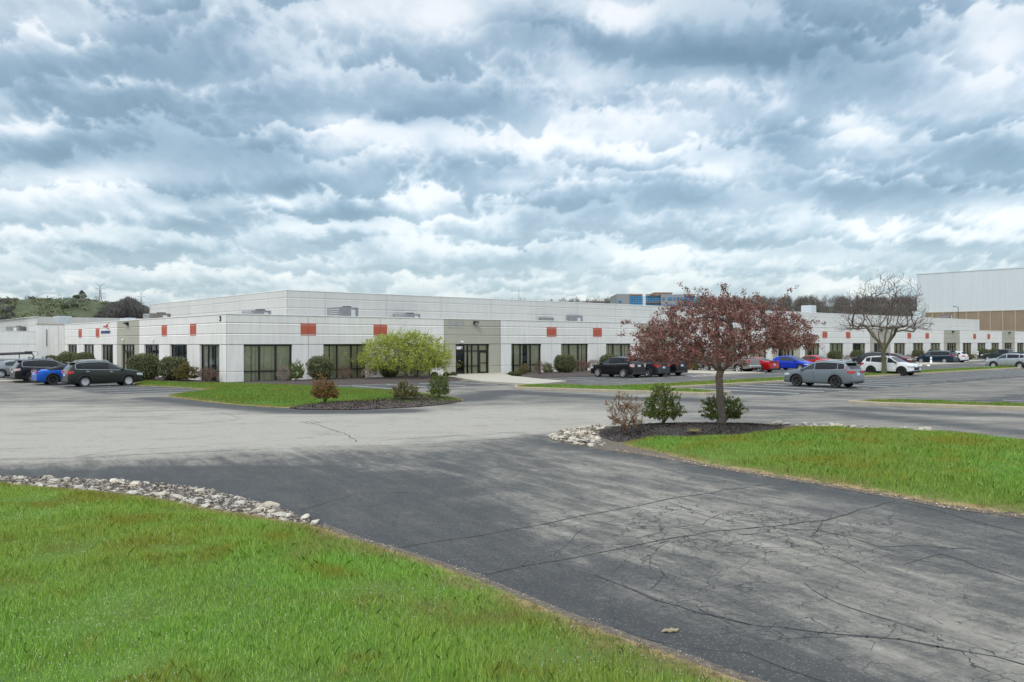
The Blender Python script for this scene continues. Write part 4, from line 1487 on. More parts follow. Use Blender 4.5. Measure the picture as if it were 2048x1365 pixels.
def roof_unit(px0, px1, py0, py1, Z, label, mt, roofz=4.72, name='rooftop_unit', cat='rooftop unit', group=None, depth=2.2, door=True, rot=ROT):
    """boxy air handler standing on a roof; the px values are how wide it looks from the street"""
    pxm = F / Z
    w = (px1 - px0) / pxm
    zt = H + (686.4 - py0) / pxm
    hgt = zt - roofz - .15
    xc = ((px0 + px1) / 2 - CX) / F * Z
    root = empty(name, (xc, Z, roofz), rot)
    tag(root, label, cat, group)
    L = w * (.74 if rot else 1.0)
    mb = MB()
    mb.cbox(-L / 2, L / 2, -depth / 2, depth / 2, .15, .15 + hgt, .03)
    for k in range(1, int(L / .8) + 1):
        x = -L / 2 + k * .8
        if x < L / 2 - .2: mb.box(x, x + .03, -depth / 2 - .012, -depth / 2, .2, .1 + hgt)
    mb.build('body', mt, root)
    mb = MB()
    mb.box(-L / 2 + .1, L / 2 - .1, -depth / 2 + .1, depth / 2 - .1, -.01, .15)
    mb.build('base', M['frame'], root)
    if door:
        mb = MB()
        mb.box(L * .10, L * .32, -depth / 2 - .03, -depth / 2 - .013, .25, .05 + hgt * .9)
        for k in range(5): mb.box(-L / 2 - .02, -L / 2 - .001, -depth / 2 + .25, depth / 2 - .25, .3 + k * hgt * .16, .3 + k * hgt * .16 + .05)
        mb.build('grille', M['metal_lt'], root)
        mb = MB()
        mb.lathe([(0, .15 + hgt), (.4, .15 + hgt), (.42, .26 + hgt), (.36, .27 + hgt), (0, .21 + hgt)], 16, 0, 'z', (L * .22, 0, 0))
        mb.build('fan', M['frame'], root)
    return root


gu = 'boxy units on the low front roof'
roof_unit(487, 539, 621, 631, 71.0, 'low dark unit on the front roof nearest the building corner', M['unit'], group=gu)
roof_unit(657, 714, 615, 633, 73.5, 'tallest grey unit on the front roof above the two nearest red panels', M['unit'], group=gu)
roof_unit(790, 837, 628, 636, 81.0, 'low dark unit on the front roof just left of the beige entry bay', M['unit'], group=gu)
roof_unit(1060, 1105, 635.5, 640, 95.0, 'flat grey unit on the front roof, left one of a close pair', M['unit'], group=gu, door=False)
roof_unit(1112, 1165, 632.5, 642, 98.0, 'mottled grey unit on the front roof, right one of a close pair', M['unit'], group=gu)
roof_unit(1296, 1312, 636, 650, 116.0, 'small beige unit on the front roof showing through the crabapple', M['unit_lt'], group=gu)
roof_unit(1695, 1735, 648.5, 655, 155.0, 'dark flat unit on the front roof behind the bare tree', M['unit_brown'], group=gu, door=False)
roof_unit(1904, 1928, 652.5, 660, 172.0, 'tan and grey unit on the front roof near the far end', M['unit_lt'], group=gu)
roof_unit(1604, 1631, 612, 628, 172.0, 'pale grey unit on the high roof right of the crabapple', M['metal_lt'], 7.2, group='units on the high roof')
roof_unit(1825, 1850, 623.5, 636, 205.0, 'greenish unit on the high roof beside the tall far warehouse', M['unit_lt'], 7.2, group='units on the high roof')
roof_unit(1882, 1903, 629, 640, 212.0, 'dark ended unit on the high roof in front of the brown wall', M['unit_brown'], 7.2, group='units on the high roof')
roof_unit(287, 340, 626.5, 640, 80.0, 'long brown unit on the left roof beside the raised block', M['unit_brown'], group='units on the left roof')
roof_unit(244, 268, 635.5, 645, 88.0, 'small white unit on the left roof behind the parapet', M['metal_lt'], group='units on the left roof', door=False)
roof_unit(108, 142, 631.5, 645, 104.0, 'blue grey unit standing on the roof at the end of the left facade', M['metal_lt'], group='units on the left roof')
roof_unit(19, 45, 652, 663, 152.0, 'dark ribbed unit on the second warehouse roof', M['unit'], rot=0)


def far_buildings():
    # tall two tone warehouse
    x0 = (1834 - CX) / F * 260
    root = empty('tall_warehouse', (x0, 260, 0), ROT)
    tag(root, 'huge windowless warehouse, pale ribbed metal above brown concrete panels', 'building')
    mb = MB()
    mb.box(0, 150, -120, 0, 12.02, 23.7)
    y = 0
    while y > -120:
        mb.box(-.025, 0, y - .10, y, 12.02, 23.6)
        y -= .85
    m, nt, p = newmat('ribbed_metal')
    tc = nd(nt, 'ShaderNodeTexCoord').outputs['Object']
    mp = nd(nt, 'ShaderNodeMapping', None, {'Vector': tc, 'Scale': (1, 1, .08)}).outputs[0]
    c = ramp(nt, noi(nt, mp, .8, 5, .7), [(.35, (.53, .575, .59)), (.65, (.57, .615, .63))])
    nt.links.new(c, p.inputs['Base Color'])
    p.inputs['Roughness'].default_value = .6
    mb.build('upper_cladding', m, root)
    mb = MB()
    mb.box(-.1, 150.1, -120.1, .1, 23.7, 23.9)
    mb.build('coping', M['metal_lt'], root)
    mb = MB()
    mb.box(-.5, 150, -120, .5, 0, 11.8)
    mb.build('lower_wall', concrete_mat('brown_concrete', (.265, .205, .14), .16, 20, .4), root)
    mb = MB()
    mb.box(-.62, 150, -120.2, .62, 11.8, 12.0)
    y = -1.5
    while y > -120:
        mb.box(-.60, -.5, y - .16, y + .16, 0, 11.8)
        y -= 3.25
    mb.build('panel_trim', concrete_mat('tan_trim', (.37, .31, .22), .1), root)
    # pole light in front of it
    Z = 215
    root = empty('lot_light', ((1916.5 - CX) / F * Z, Z, 0), 0)
    tag(root, 'thin single arm pole light in front of the tall warehouse', 'lamp post')
    mb = MB()
    mb.tube([(0, 0, 0), (0, 0, 11.9)], [.11, .07], 8)
    mb.tube([(0, 0, 11.8), (-.7, 0, 11.95)], .05, 6)
    mb.build('pole', M['frame'], root)
    mb = MB()
    mb.cbox(-1.3, -.6, -.2, .2, 11.9, 12.05, .04)
    mb.build('lamp_head', M['frame'], root)
    # blue glazed offices on the ridge
    Z = 420
    k = Z / F
    X = lambda px: (px - CX) * k
    zz = lambda py: H + (686.2 - py) * k
    root = empty('glazed_office_building', (0, Z, 0), 0)
    tag(root, 'distant grey and blue glass office building with an orange roofline', 'building')
    g = mat('office_grey', (.27, .275, .28), .8, var=.06)
    o_ = mat('office_orange', (.36, .17, .09), .8)
    mb = MB()
    mb.box(X(1234), X(1285), 0, 30, 0, zz(588))
    mb.box(X(1321), X(1367.5), -1.5, 30, 0, zz(589.5))
    mb.box(X(1285), X(1321), 1.2, 30, 0, zz(593))
    mb.box(X(1367.5), X(1392), 1.2, 30, 0, zz(593))
    mb.box(X(1316), X(1350), 8, 24, 0, zz(584.8))
    mb.build('wall', g, root)
    mb = MB()
    for a, b, y in ((1259, 1285, 591.2), (1292, 1320.9, 590.3), (1368, 1392, 590.3)):
        mb.box(X(a), X(b), -.6, .9, zz(y), zz(y) + .45)
        if a > 1270: mb.box(X(a), X(b), -.5, .9, zz(606), zz(604.8))
    mb.box(X(1316) - .5, X(1352), 7.6, 24.4, zz(584.8), zz(583.2))
    mb.build('cornice', o_, root)
    def win(a, b, y0, y1, yy):
        mb = MB()
        mb.box(X(a), X(b), yy - .05, yy + .2, zz(y1), zz(y0))
        o = mb.build('window', M['blue_glass'], root)
        mb = MB()
        n = max(1, int((b - a) / 5))
        for i in range(1, n):
            x = X(a) + (X(b) - X(a)) * i / n
            mb.box(x - .05, x + .05, yy - .12, yy - .06, zz(y1), zz(y0))
        y = y0 + 4
        while y < y1 - 1:
            mb.box(X(a), X(b), yy - .11, yy - .055, zz(y) - .08, zz(y) + .08)
            y += 4
        if mb.v: mb.build('frame', M['frame'], o)
    win(1259, 1285, 591.5, 625, -.2)
    win(1292, 1320.5, 591, 604.5, .7)
    win(1292, 1320.5, 606.5, 625, .7)
    win(1368, 1391, 591, 604.5, .7)
    win(1368, 1391, 606.5, 625, .7)
    win(1237, 1243, 600, 605.5, -.2)
    for a, b in ((1324, 1328), (1335, 1343), (1346, 1350), (1353.5, 1357.5), (1361, 1365)):
        win(a, b, 595, 601, -1.7)
        win(a, b, 608.5, 614, -1.7)
    mb = MB()
    mb.box(X(1285.3), X(1291.7), .2, 1.19, 0, zz(592.5))
    mb.build('stair_panel', mat('pale_blue_panel', (.55, .65, .72), .5), root)


far_buildings()

# ------------------------------------------------------------------ vehicles
def ip(tab, x):
    return float(np.interp(x, [t[0] for t in tab], [t[1] for t in tab]))


class CarShape:
    """x forward from the middle of the wheelbase, y left, z up"""
    def __init__(s, L, Wd, Hh, wb, fo, r, top, belt, low=.24, tumble=.30, clad=0.0, taper=.10, arch=.06, tail_in=.06):
        s.L, s.W, s.H, s.wb, s.fo, s.r = L, Wd, Hh, wb, fo, r
        s.xf = wb / 2 + fo
        s.xr = s.xf - L
        s.top, s.belt, s.low_, s.tumble, s.clad, s.taper, s.arch = top, belt, low, tumble, clad, taper, arch
        # smooth roofline
        xs = np.linspace(s.xr, s.xf, 241)
        z = np.interp(xs, [t[0] for t in top], [t[1] for t in top])
        for _ in range(3):
            zz = z.copy()
            zz[1:-1] = (z[:-2] + z[1:-1] * 2 + z[2:]) / 4
            z = zz
        s._x, s._z = xs, z

    def zt(s, x): return float(np.interp(x, s._x, s._z))
    def zb(s, x): return min(ip(s.belt, x), s.zt(x) - .02)

    def w(s, x):
        u = (x - (s.xf + s.xr) / 2) / (s.L / 2)
        u = abs(u)
        f = 1 - s.taper * u ** 4
        if u > .93: f -= .9 * (u - .93) ** 1.6 * 3.2
        return s.W / 2 * f

    def zl(s, x):
        e = min(x - s.xr, s.xf - x)
        return s.low_ + .10 * max(0, 1 - e / .55) ** 2

    def y_side(s, x, z):
        b = s.zb(x)
        w = s.w(x)
        if z <= b: return w - .035 * max(0, (z - b + .18) / .18) if z > b - .18 else w
        return w - .035 - (z - b) * s.tumble - .02 * ((z - b) / .5) ** 2

    def ring(s, x):
        zt, zb, zl, w = s.zt(x), s.zb(x), s.zl(x), s.w(x)
        ze = zt - .045
        yr = s.y_side(x, max(zb, ze))
        zm = (zl + zb) / 2
        half = [(0, zl), (w - .16, zl), (w - .05, zl + .04), (w - .004, zl + .13), (w - .030, zm - .04), (w + .004, max(zm + .05, zb - .19)), (w - .035, zb)]
        if ze > zb + .03:
            half += [(s.y_side(x, zb + (ze - zb) * .5), zb + (ze - zb) * .5), (yr, ze), (yr - .10, zt - .012), (yr * .55, zt + .006), (0, zt + .012)]
        else:
            half += [(w - .06, zb + .008), (w - .09, min(zb + .018, zt)), (w - .17, zt - .002), (w * .55, zt + .014), (0, zt + .02)]
        return [(x, y, z) for y, z in half] + [(x, -y, z) for y, z in half[-2:0:-1]]

    def body(s, name, pm, extra=None):
        e = [0, .02, .07, .15, .26]
        xs = [s.xr + q for q in e] + list(np.linspace(s.xr + .4, s.xf - .4, 46)) + [s.xf - q for q in e[::-1]]
        rings = [s.ring(x) for x in xs]
        n = len(rings[0])
        bm = bmesh.new()
        vs = [[bm.verts.new(p) for p in r_] for r_ in rings]
        for i in range(len(vs) - 1):
            for k in range(n):
                bm.faces.new((vs[i][k], vs[i][(k + 1) % n], vs[i + 1][(k + 1) % n], vs[i + 1][k]))
        bm.faces.new(vs[0][::-1])
        bm.faces.new(vs[-1])
        bmesh.ops.recalc_face_normals(bm, faces=bm.faces)
        me = bpy.data.meshes.new(name)
        bm.to_mesh(me)
        bm.free()
        o = link('tmp', me)
        cut = MB()
        for sx in (s.wb / 2, -s.wb / 2):
            for sy in (1, -1):
                y0, y1 = sorted((sy * (s.W / 2 - .30), sy * (s.W / 2 + .2)))
                pr = [(0, y0), (s.r + s.arch, y0), (s.r + s.arch, y1), (0, y1)]
                cut.lathe(pr, 28, 0, 'y', (sx, 0, s.r - .01))
        cm = cut.mesh('cut', M['black'])
        bmc = bmesh.new()
        bmc.from_mesh(cm)
        bmesh.ops.remove_doubles(bmc, verts=bmc.verts, dist=1e-4)
        bmesh.ops.recalc_face_normals(bmc, faces=bmc.faces)
        bmc.to_mesh(cm)
        bmc.free()
        co = link('cut', cm)
        md = o.modifiers.new('b', 'BOOLEAN')
        md.operation = 'DIFFERENCE'
        md.solver = 'EXACT'
        md.object = co
        bpy.context.view_layer.update()
        res = bpy.data.meshes.new_from_object(o.evaluated_get(bpy.context.evaluated_depsgraph_get()))
        bpy.data.objects.remove(o)
        bpy.data.objects.remove(co)
        res.materials.clear()
        res.materials.append(pm)
        res.materials.append(M['black'])
        for p in res.polygons:
            c = p.center
            blk = 0
            for sx in (s.wb / 2, -s.wb / 2):
                d = math.hypot(c.x - sx, c.z - s.r + .01)
                if d < s.r + s.arch + .012 and abs(c.y) < s.W / 2 - .006: blk = 1
            if c.z < s.low_ + .03 or (s.clad and c.z < s.zl(c.x) + s.clad): blk = 1
            p.material_index = blk
            p.use_smooth = abs(p.normal.y) < .999 or not blk
        res.set_sharp_from_angle(angle=math.radians(38))
        return res


def wheel_meshes(r, style):
    w = .115
    t = MB()
    t.lathe([(r * .66, -w * .85), (r * .80, -w), (r * .95, -w), (r, -w * .7), (r, w * .7), (r * .95, w), (r * .80, w), (r * .66, w * .85)], 28)
    d = MB()
    m0 = 0
    d.lathe([(0, -w * .9), (r * .67, -w * .9), (r * .67, w * .25)], 24, 1)
    for side in (1,):
        d.lathe([(r * .60, w * .55), (r * .665, w * .86), (r * .69, w * .8), (r * .66, w * .2)], 24, 0)
        d.lathe([(0, w * .72), (r * .12, w * .70), (r * .15, w * .3)], 12, 0)
    n, wd = {'five': (5, .085), 'ten': (10, .045), 'seven': (7, .07), 'cover': (9, .075)}[style]
    for k in range(n):
        a = 2 * math.pi * k / n
        ca, sa = math.cos(a), math.sin(a)
        def pt(rr, off, h): return (rr * ca - off * sa, h, rr * sa + off * ca)
        h0, h1 = w * .68, w * .78
        vs = [pt(.03, -wd * .6, h0), pt(.03, wd * .6, h0), pt(r * .655, wd * .75, h1), pt(r * .655, -wd * .75, h1),
              pt(.03, -wd * .5, h0 - .04), pt(.03, wd * .5, h0 - .04), pt(r * .655, wd * .5, h1 - .05), pt(r * .655, -wd * .5, h1 - .05)]
        d.add(vs, [(0, 1, 2, 3), (0, 1, 5, 4), (1, 2, 6, 5), (2, 3, 7, 6), (3, 0, 4, 7)], 0)
    return t, d


_wheels = {}


def build_car(name, sh, pm, opt):
    """one car with its parts; returns the root empty, wheels on z = 0"""
    root = empty(name, (0, 0, 0))
    link('body', sh.body('body', pm), root)
    gm = M['car_glass']
    gd = M['car_glass_dk'] if opt.get('privacy', True) else gm
    # side windows
    wins = opt['windows']          # [(x0, x1, slant at front, slant at rear, dark)]
    for sy in (1, -1):
        for x0, x1, dark in wins:
            mb = MB()
            n = 10
            xs = np.linspace(x0, x1, n + 1)
            lo, hi = [], []
            for x in xs:
                zl_ = sh.zb(x) + .035
                zh = sh.zt(x) - .10
                zh = max(zl_ + .01, zh)
                mid = (zl_ + zh) / 2
                lo.append((x, sh.y_side(x, zl_) + .008, zl_))
                hi.append((x, sh.y_side(x, zh) + .008, zh))
            md = [(a[0], sh.y_side(a[0], (a[2] + b[2]) / 2) + .012, (a[2] + b[2]) / 2) for a, b in zip(lo, hi)]
            for rows in ((lo, md), (md, hi)):
                for i in range(n):
                    q = [rows[0][i], rows[0][i + 1], rows[1][i + 1], rows[1][i]]
                    mb.add([(p[0], p[1] * sy, p[2]) for p in q], [(0, 1, 2, 3)], 0, True)
            mb.build('side_window', gd if dark else gm, root)
    # chrome or black line round the glass
    if opt.get('chrome'):
        for sy in (1, -1):
            mb = MB()
            x0, x1 = wins[-1][0] - .03, wins[0][1] + .03
            xs = np.linspace(x0, x1, 22)
            if opt['chrome'] in ('full', 'low'):
                mb.tube([(x, (sh.y_side(x, sh.zb(x) + .025) + .012) * sy, sh.zb(x) + .025) for x in xs], .014, 4)
            if opt['chrome'] in ('full', 'high'):
                hs = [(x, max(sh.zb(x) + .03, sh.zt(x) - .085)) for x in xs]
                mb.tube([(x, (sh.y_side(x, z) + .012) * sy, z) for x, z in hs], .016, 4)
                if opt['chrome'] == 'full':
                    z0, z1 = sh.zb(x0) + .025, hs[0][1]
                    mb.tube([(x0 - .02 * math.sin(math.pi * t), (sh.y_side(x0, z0 + (z1 - z0) * t) + .012) * sy, z0 + (z1 - z0) * t) for t in (0, .5, 1)], .016, 4)
            mb.build('window_trim', M['chrome'], root)
    # windshield and rear window
    def across(x0, x1, nm, inset=.07, mtl=gm):
        mb = MB()
        n, m = 8, 6
        g = []
        for i in range(m + 1):
            x = x0 + (x1 - x0) * i / m
            z = sh.zt(x)
            hw = sh.y_side(x, z - .045) - inset
            g.append([(x, hw * t, z + .024 - .035 * abs(t) ** 3) for t in np.linspace(-1, 1, n + 1)])
        for i in range(m):
            for k in range(n):
                mb.add([g[i][k], g[i][k + 1], g[i + 1][k + 1], g[i + 1][k]], [(0, 1, 2, 3)], 0, True)
        mb.build(nm, mtl, root)
    across(*opt['windshield'], 'windshield')
    if opt.get('rear_glass'): across(*opt['rear_glass'], 'rear_window', .09, gd)
    xr, xf, Wd = sh.xr, sh.xf, sh.W
    # lights: blocks let into the corners, following the taper
    def corner_light(nm, xa, xb, za, zb_, mtl, wrap=.30):
        """a lamp wrapping round the corner: along the side from xa (inner) to xb (end), then across the end"""
        for sy in (1, -1):
            mb = MB()
            end = 1 if xb > 0 else -1
            side = []
            for x in np.linspace(xa, xb - end * .02, 5):
                t = (x - xa) / (xb - xa)
                h0 = za + (zb_ - za) * .32 * (1 - t)
                side.append((x, sh.w(x) + .012, h0, zb_))
            ye = sh.w(xb - end * .02)
            side.append((xb + end * .012, ye - .05, za, zb_ - .01))
            side.append((xb + end * .014, ye - wrap, za + .03, zb_ - .02))
            for p, q_ in zip(side[:-1], side[1:]):
                mb.add([(p[0], p[1] * sy, p[2]), (q_[0], q_[1] * sy, q_[2]), (q_[0], q_[1] * sy, q_[3]), (p[0], (p[1] - .015) * sy, p[3])], [(0, 1, 2, 3)], 0)
                mb.add([(p[0], (p[1] - .015) * sy, p[3]), (q_[0], q_[1] * sy, q_[3]), (q_[0] - end * .08, (q_[1] - .1) * sy, q_[3] + .005), (p[0] - end * .02, (p[1] - .1) * sy, p[3] + .005)], [(0, 1, 2, 3)], 0)
            mb.build(nm, mtl, root)
    tl = opt['tail']
    corner_light('taillight', xr + tl[0], xr, tl[1], tl[2], opt.get('tail_mat', M['tail']), tl[3])
    hl = opt['head']
    corner_light('headlight', xf - hl[0], xf, hl[1], hl[2], M['head'], hl[3])
    # bumpers, grille, plate
    mb = MB()
    for x, e in ((xr, -1), (xf, 1)):
        hw = sh.w(x - e * .03)
        x0, x1 = sorted((x - e * .25, x + e * .035))
        mb.cbox(x0, x1, -hw + .02, hw - .02, sh.low_ + .04, sh.low_ + opt.get('bump', .22), .05)
    mb.build('bumper', opt.get('bump_mat', M['black']), root)
    mb = MB()
    zg = hl[1]
    mb.cbox(xf - .1, xf + .022, -sh.W * .27, sh.W * .27, zg - .20, zg + .06, .02)
    mb.build('grille', M['black'], root)
    mb = MB()
    zp = opt.get('plate_z', tl[1] - .05)
    mb.cbox(xr - .035, xr + .02, -.16, .16, zp - .08, zp + .08, .008)
    mb.build('licence_plate', M['plate'], root)
    if opt.get('rear_chrome'):
        mb = MB()
        mb.cbox(xr - .05, xr, -.62, .62, zp + .12, zp + .15, .008)
        mb.build('rear_trim', M['chrome'], root)
    # seams, sills and handles
    mb = MB()
    for sy in (1, -1):
        for x in opt['doors']:
            zs = np.linspace(sh.low_ + .14, sh.zb(x) + .0, 6)
            for a, b in zip(zs[:-1], zs[1:]):
                mb.quad((x - .007, (sh.y_side(x, a) + .005) * sy, a), (x + .007, (sh.y_side(x, a) + .005) * sy, a), (x + .007, (sh.y_side(x, b) + .005) * sy, b), (x - .007, (sh.y_side(x, b) + .005) * sy, b))
    mb.build('door_seam', M['seam'], root)
    for sy in (1, -1):
        for x in opt['handles']:
            mb = MB()
            y = sh.w(x)
            y0, y1 = sorted((sy * (y - .02), sy * (y + .03)))
            zh = sh.zb(x) - .10
            mb.cbox(x - .10, x + .10, y0, y1, zh - .014, zh + .014, .01)
            mb.build('door_handle', opt.get('handle_mat', pm), root)
        x = opt['mirror']
        mb = MB()
        y = sh.y_side(x, sh.zb(x) + .05)
        y0, y1 = sorted((sy * (y + .02), sy * (y + .24)))
        z0 = sh.zb(x) + .02
        mb.cbox(x - .07, x + .08, y0, y1, z0, z0 + .15, .04)
        mb.cbox(x - .03, x + .03, *sorted((sy * (y - .02), sy * (y + .04))), z0, z0 + .05, .01)
        mb.build('mirror', opt.get('mirror_mat', pm), root)
    # raised arch lips on the sport utilities
    if sh.clad or opt.get('lips'):
        mb = MB()
        for sx in (sh.wb / 2, -sh.wb / 2):
            for sy in (1, -1):
                pts, n = [], 18
                rr = sh.r + sh.arch + .022
                for k in range(n + 1):
                    a = math.radians(-18) + math.radians(216) * k / n
                    x, z = sx + rr * math.cos(a), sh.r - .01 + rr * math.sin(a)
                    if z < sh.zl(x) + .02: continue
                    pts.append((x, sy * (sh.y_side(x, min(z, sh.zb(x) - .03)) + .008), z))
                mb.tube(pts, .034, 6)
        mb.build('arch_trim', opt.get('lip_mat', M['black']), root)
    if opt.get('rails'):
        xa, xb = opt['rails']
        for sy in (1, -1):
            mb = MB()
            pts = []
            for t in np.linspace(0, 1, 12):
                x = xa + (xb - xa) * t
                lift = .055 * min(1, min(t, 1 - t) * 10)
                pts.append((x, sy * (sh.y_side(x, sh.zt(x) - .045) - .07), sh.zt(x) + .0 + lift))
            mb.tube(pts, .02, 6)
            mb.build('roof_rail', opt.get('rail_mat', M['chrome']), root)
    if opt.get('crossbars'):
        for x in opt['crossbars']:
            mb = MB()
            y = sh.y_side(x, sh.zt(x) - .05) - .07
            mb.tube([(x, -y, sh.zt(x) + .10), (x, y, sh.zt(x) + .10)], .022, 6)
            for sy in (1, -1): mb.cbox(x - .05, x + .05, sy * y - .03, sy * y + .03, sh.zt(x) + .01, sh.zt(x) + .15, .01)
            mb.build('crossbar', M['black'], root)
    if opt.get('spoiler'):
        mb = MB()
        xs_ = opt['spoiler']
        z = sh.zt(xs_)
        yy = sh.y_side(xs_, z - .05) - .08
        mb.cbox(xs_ - .22, xs_ + .05, -yy, yy, z + .0, z + .045, .02)
        mb.build('spoiler', opt.get('spoiler_mat', M['black']), root)
    if opt.get('extra'): opt['extra'](root, sh, pm)
    key = (sh.r, opt['wheel'], opt.get('rim', 's'))
    if key not in _wheels:
        t, d = wheel_meshes(sh.r, opt['wheel'])
        _wheels[key] = (t.mesh('tyre', M['tyre']), d.mesh('rim', [M['rim_s'] if key[2] == 's' else M['rim_b'], M['frame']]))
    tm, rm = _wheels[key]
    for sx in (sh.wb / 2, -sh.wb / 2):
        for sy in (1, -1):
            wh = empty('wheel', (sx, sy * (sh.W / 2 - .135), sh.r - .003), 0 if sy > 0 else math.pi)
            wh.parent = root
            link('tyre', tm, wh)
            link('rim', rm, wh)
    root['_sh'] = 0
    del root['_sh']
    return root


def suv_shape(L=4.65, Wd=1.86, Hh=1.68, wb=2.70, fo=.93, r=.36, kind='suv', clad=.10, low=.23):
    xf = wb / 2 + fo
    xr = xf - L
    if kind == 'suv':
        top = [(xr, .88), (xr + .02, 1.04), (xr + .10, 1.16), (xr + .42, Hh - .16), (xr + .62, Hh - .065), (xr + 1.3, Hh - .015), (xr + 1.9, Hh), (xr + 2.35, Hh - .03), (xr + 2.62, Hh - .09),
               (xf - 1.22, 1.16), (xf - 1.05, 1.115), (xf - .45, 1.04), (xf - .20, .985), (xf - .07, .90), (xf - .02, .80), (xf, .64)]
        belt = [(xr, .92), (xr + .35, 1.16), (xr + 1.3, 1.11), (xf - 1.2, 1.04), (xf - .3, .93), (xf, .62)]
    elif kind == 'van':
        top = [(xr, .86), (xr + .03, 1.05), (xr + .10, 1.16), (xr + .36, Hh - .10), (xr + .7, Hh - .03), (xr + 2.0, Hh), (xr + 3.0, Hh - .02), (xr + 3.5, Hh - .12),
               (xf - .95, 1.10), (xf - .70, 1.02), (xf - .28, .90), (xf - .08, .80), (xf, .60)]
        belt = [(xr, .90), (xr + .4, 1.08), (xr + 2, 1.02), (xf - 1.1, .97), (xf - .3, .85), (xf, .58)]
    elif kind == 'sedan':
        top = [(xr, .78), (xr + .04, .98), (xr + .12, 1.03), (xr + .55, 1.08), (xr + 1.35, Hh - .12), (xr + 1.75, Hh - .02), (xr + 2.2, Hh), (xr + 2.75, Hh - .06),
               (xf - 1.25, .98), (xf - 1.0, .93), (xf - .35, .82), (xf - .1, .74), (xf, .54)]
        belt = [(xr, .80), (xr + .2, .93), (xr + 1.2, .96), (xf - 1.3, .88), (xf - .4, .78), (xf, .52)]
    elif kind == 'coupe':
        top = [(xr, .80), (xr + .03, 1.0), (xr + .10, 1.05), (xr + .62, 1.06), (xr + 1.45, Hh - .11), (xr + 1.85, Hh - .01), (xr + 2.2, Hh), (xr + 2.6, Hh - .07),
               (xf - 1.45, 1.0), (xf - 1.2, .97), (xf - .35, .86), (xf - .1, .76), (xf, .55)]
        belt = [(xr, .82), (xr + .2, .98), (xr + 1.2, 1.02), (xf - 1.5, .94), (xf - .4, .82), (xf, .52)]
    elif kind == 'hatch':
        top = [(xr, .74), (xr + .03, .98), (xr + .14, 1.08), (xr + .55, Hh - .13), (xr + .95, Hh - .04), (xr + 1.7, Hh), (xr + 2.2, Hh - .04),
               (xf - 1.05, 1.0), (xf - .85, .95), (xf - .3, .83), (xf - .08, .74), (xf, .54)]
        belt = [(xr, .80), (xr + .4, 1.02), (xr + 1.3, .96), (xf - 1.1, .90), (xf - .3, .80), (xf, .52)]
    return CarShape(L, Wd, Hh, wb, fo, r, top, belt, low, clad=clad)


def suv_opt(sh, **kw):
    xr, xf = sh.xr, sh.xf
    x1 = xf - 1.30
    o = dict(windows=[(x1 - .86, x1 - .10, False), (xr + .98, x1 - .94, True), (xr + .50, xr + .91, True)],
             windshield=(xf - 1.20, xr + 2.66), rear_glass=(xr + .13, xr + .40), tail=(.34, .86, 1.06, .42), head=(.42, .68, .86, .5),
             doors=(x1 - .02, x1 - .90, xr + 1.02), handles=(x1 - .76, xr + 1.18), mirror=x1 - .08, wheel='five', spoiler=xr + .46, rails=(xr + .70, xr + 2.55))
    o.update(kw)
    return o


def car_opt(sh, **kw):
    xr, xf = sh.xr, sh.xf
    o = dict(windows=[(xr + 2.35, xf - 1.45, False), (xr + 1.38, xr + 2.27, False)], windshield=(xf - 1.24, xr + 2.78), rear_glass=(xr + .62, xr + 1.32),
             tail=(.30, .78, .95, .40), head=(.45, .56, .70, .45), doors=(xf - 1.32, xr + 2.31, xr + 1.40), handles=(xr + 2.47, xr + 1.50), mirror=xf - 1.48, wheel='five', privacy=False)
    o.update(kw)
    return o


HEAD = {'+U': ROT, '+V': ROT + math.pi / 2, '-V': ROT - math.pi / 2, '-U': ROT + math.pi}


def put_car(root, sh, heading, px=None, py=None, axle='rear', ab=None, label='', cat='', group=None, zoff=0.0):
    rz = HEAD[heading] if isinstance(heading, str) else heading
    fwd = Vector((math.cos(rz), math.sin(rz)))
    left = Vector((-fwd.y, fwd.x))
    if ab is not None:
        c = Vector(W(*ab))
    else:
        p = Vector(G(px, py))
        side = 1 if left.dot(-p) > 0 else -1          # the side nearer to the eye
        c = p - left * side * (sh.W / 2 - .02) + fwd * (sh.wb / 2 if axle == 'rear' else -sh.wb / 2)
    root.location = (c.x, c.y, zoff)
    root.rotation_euler = (0, 0, rz)
    tag(root, label, cat, group)
    return c


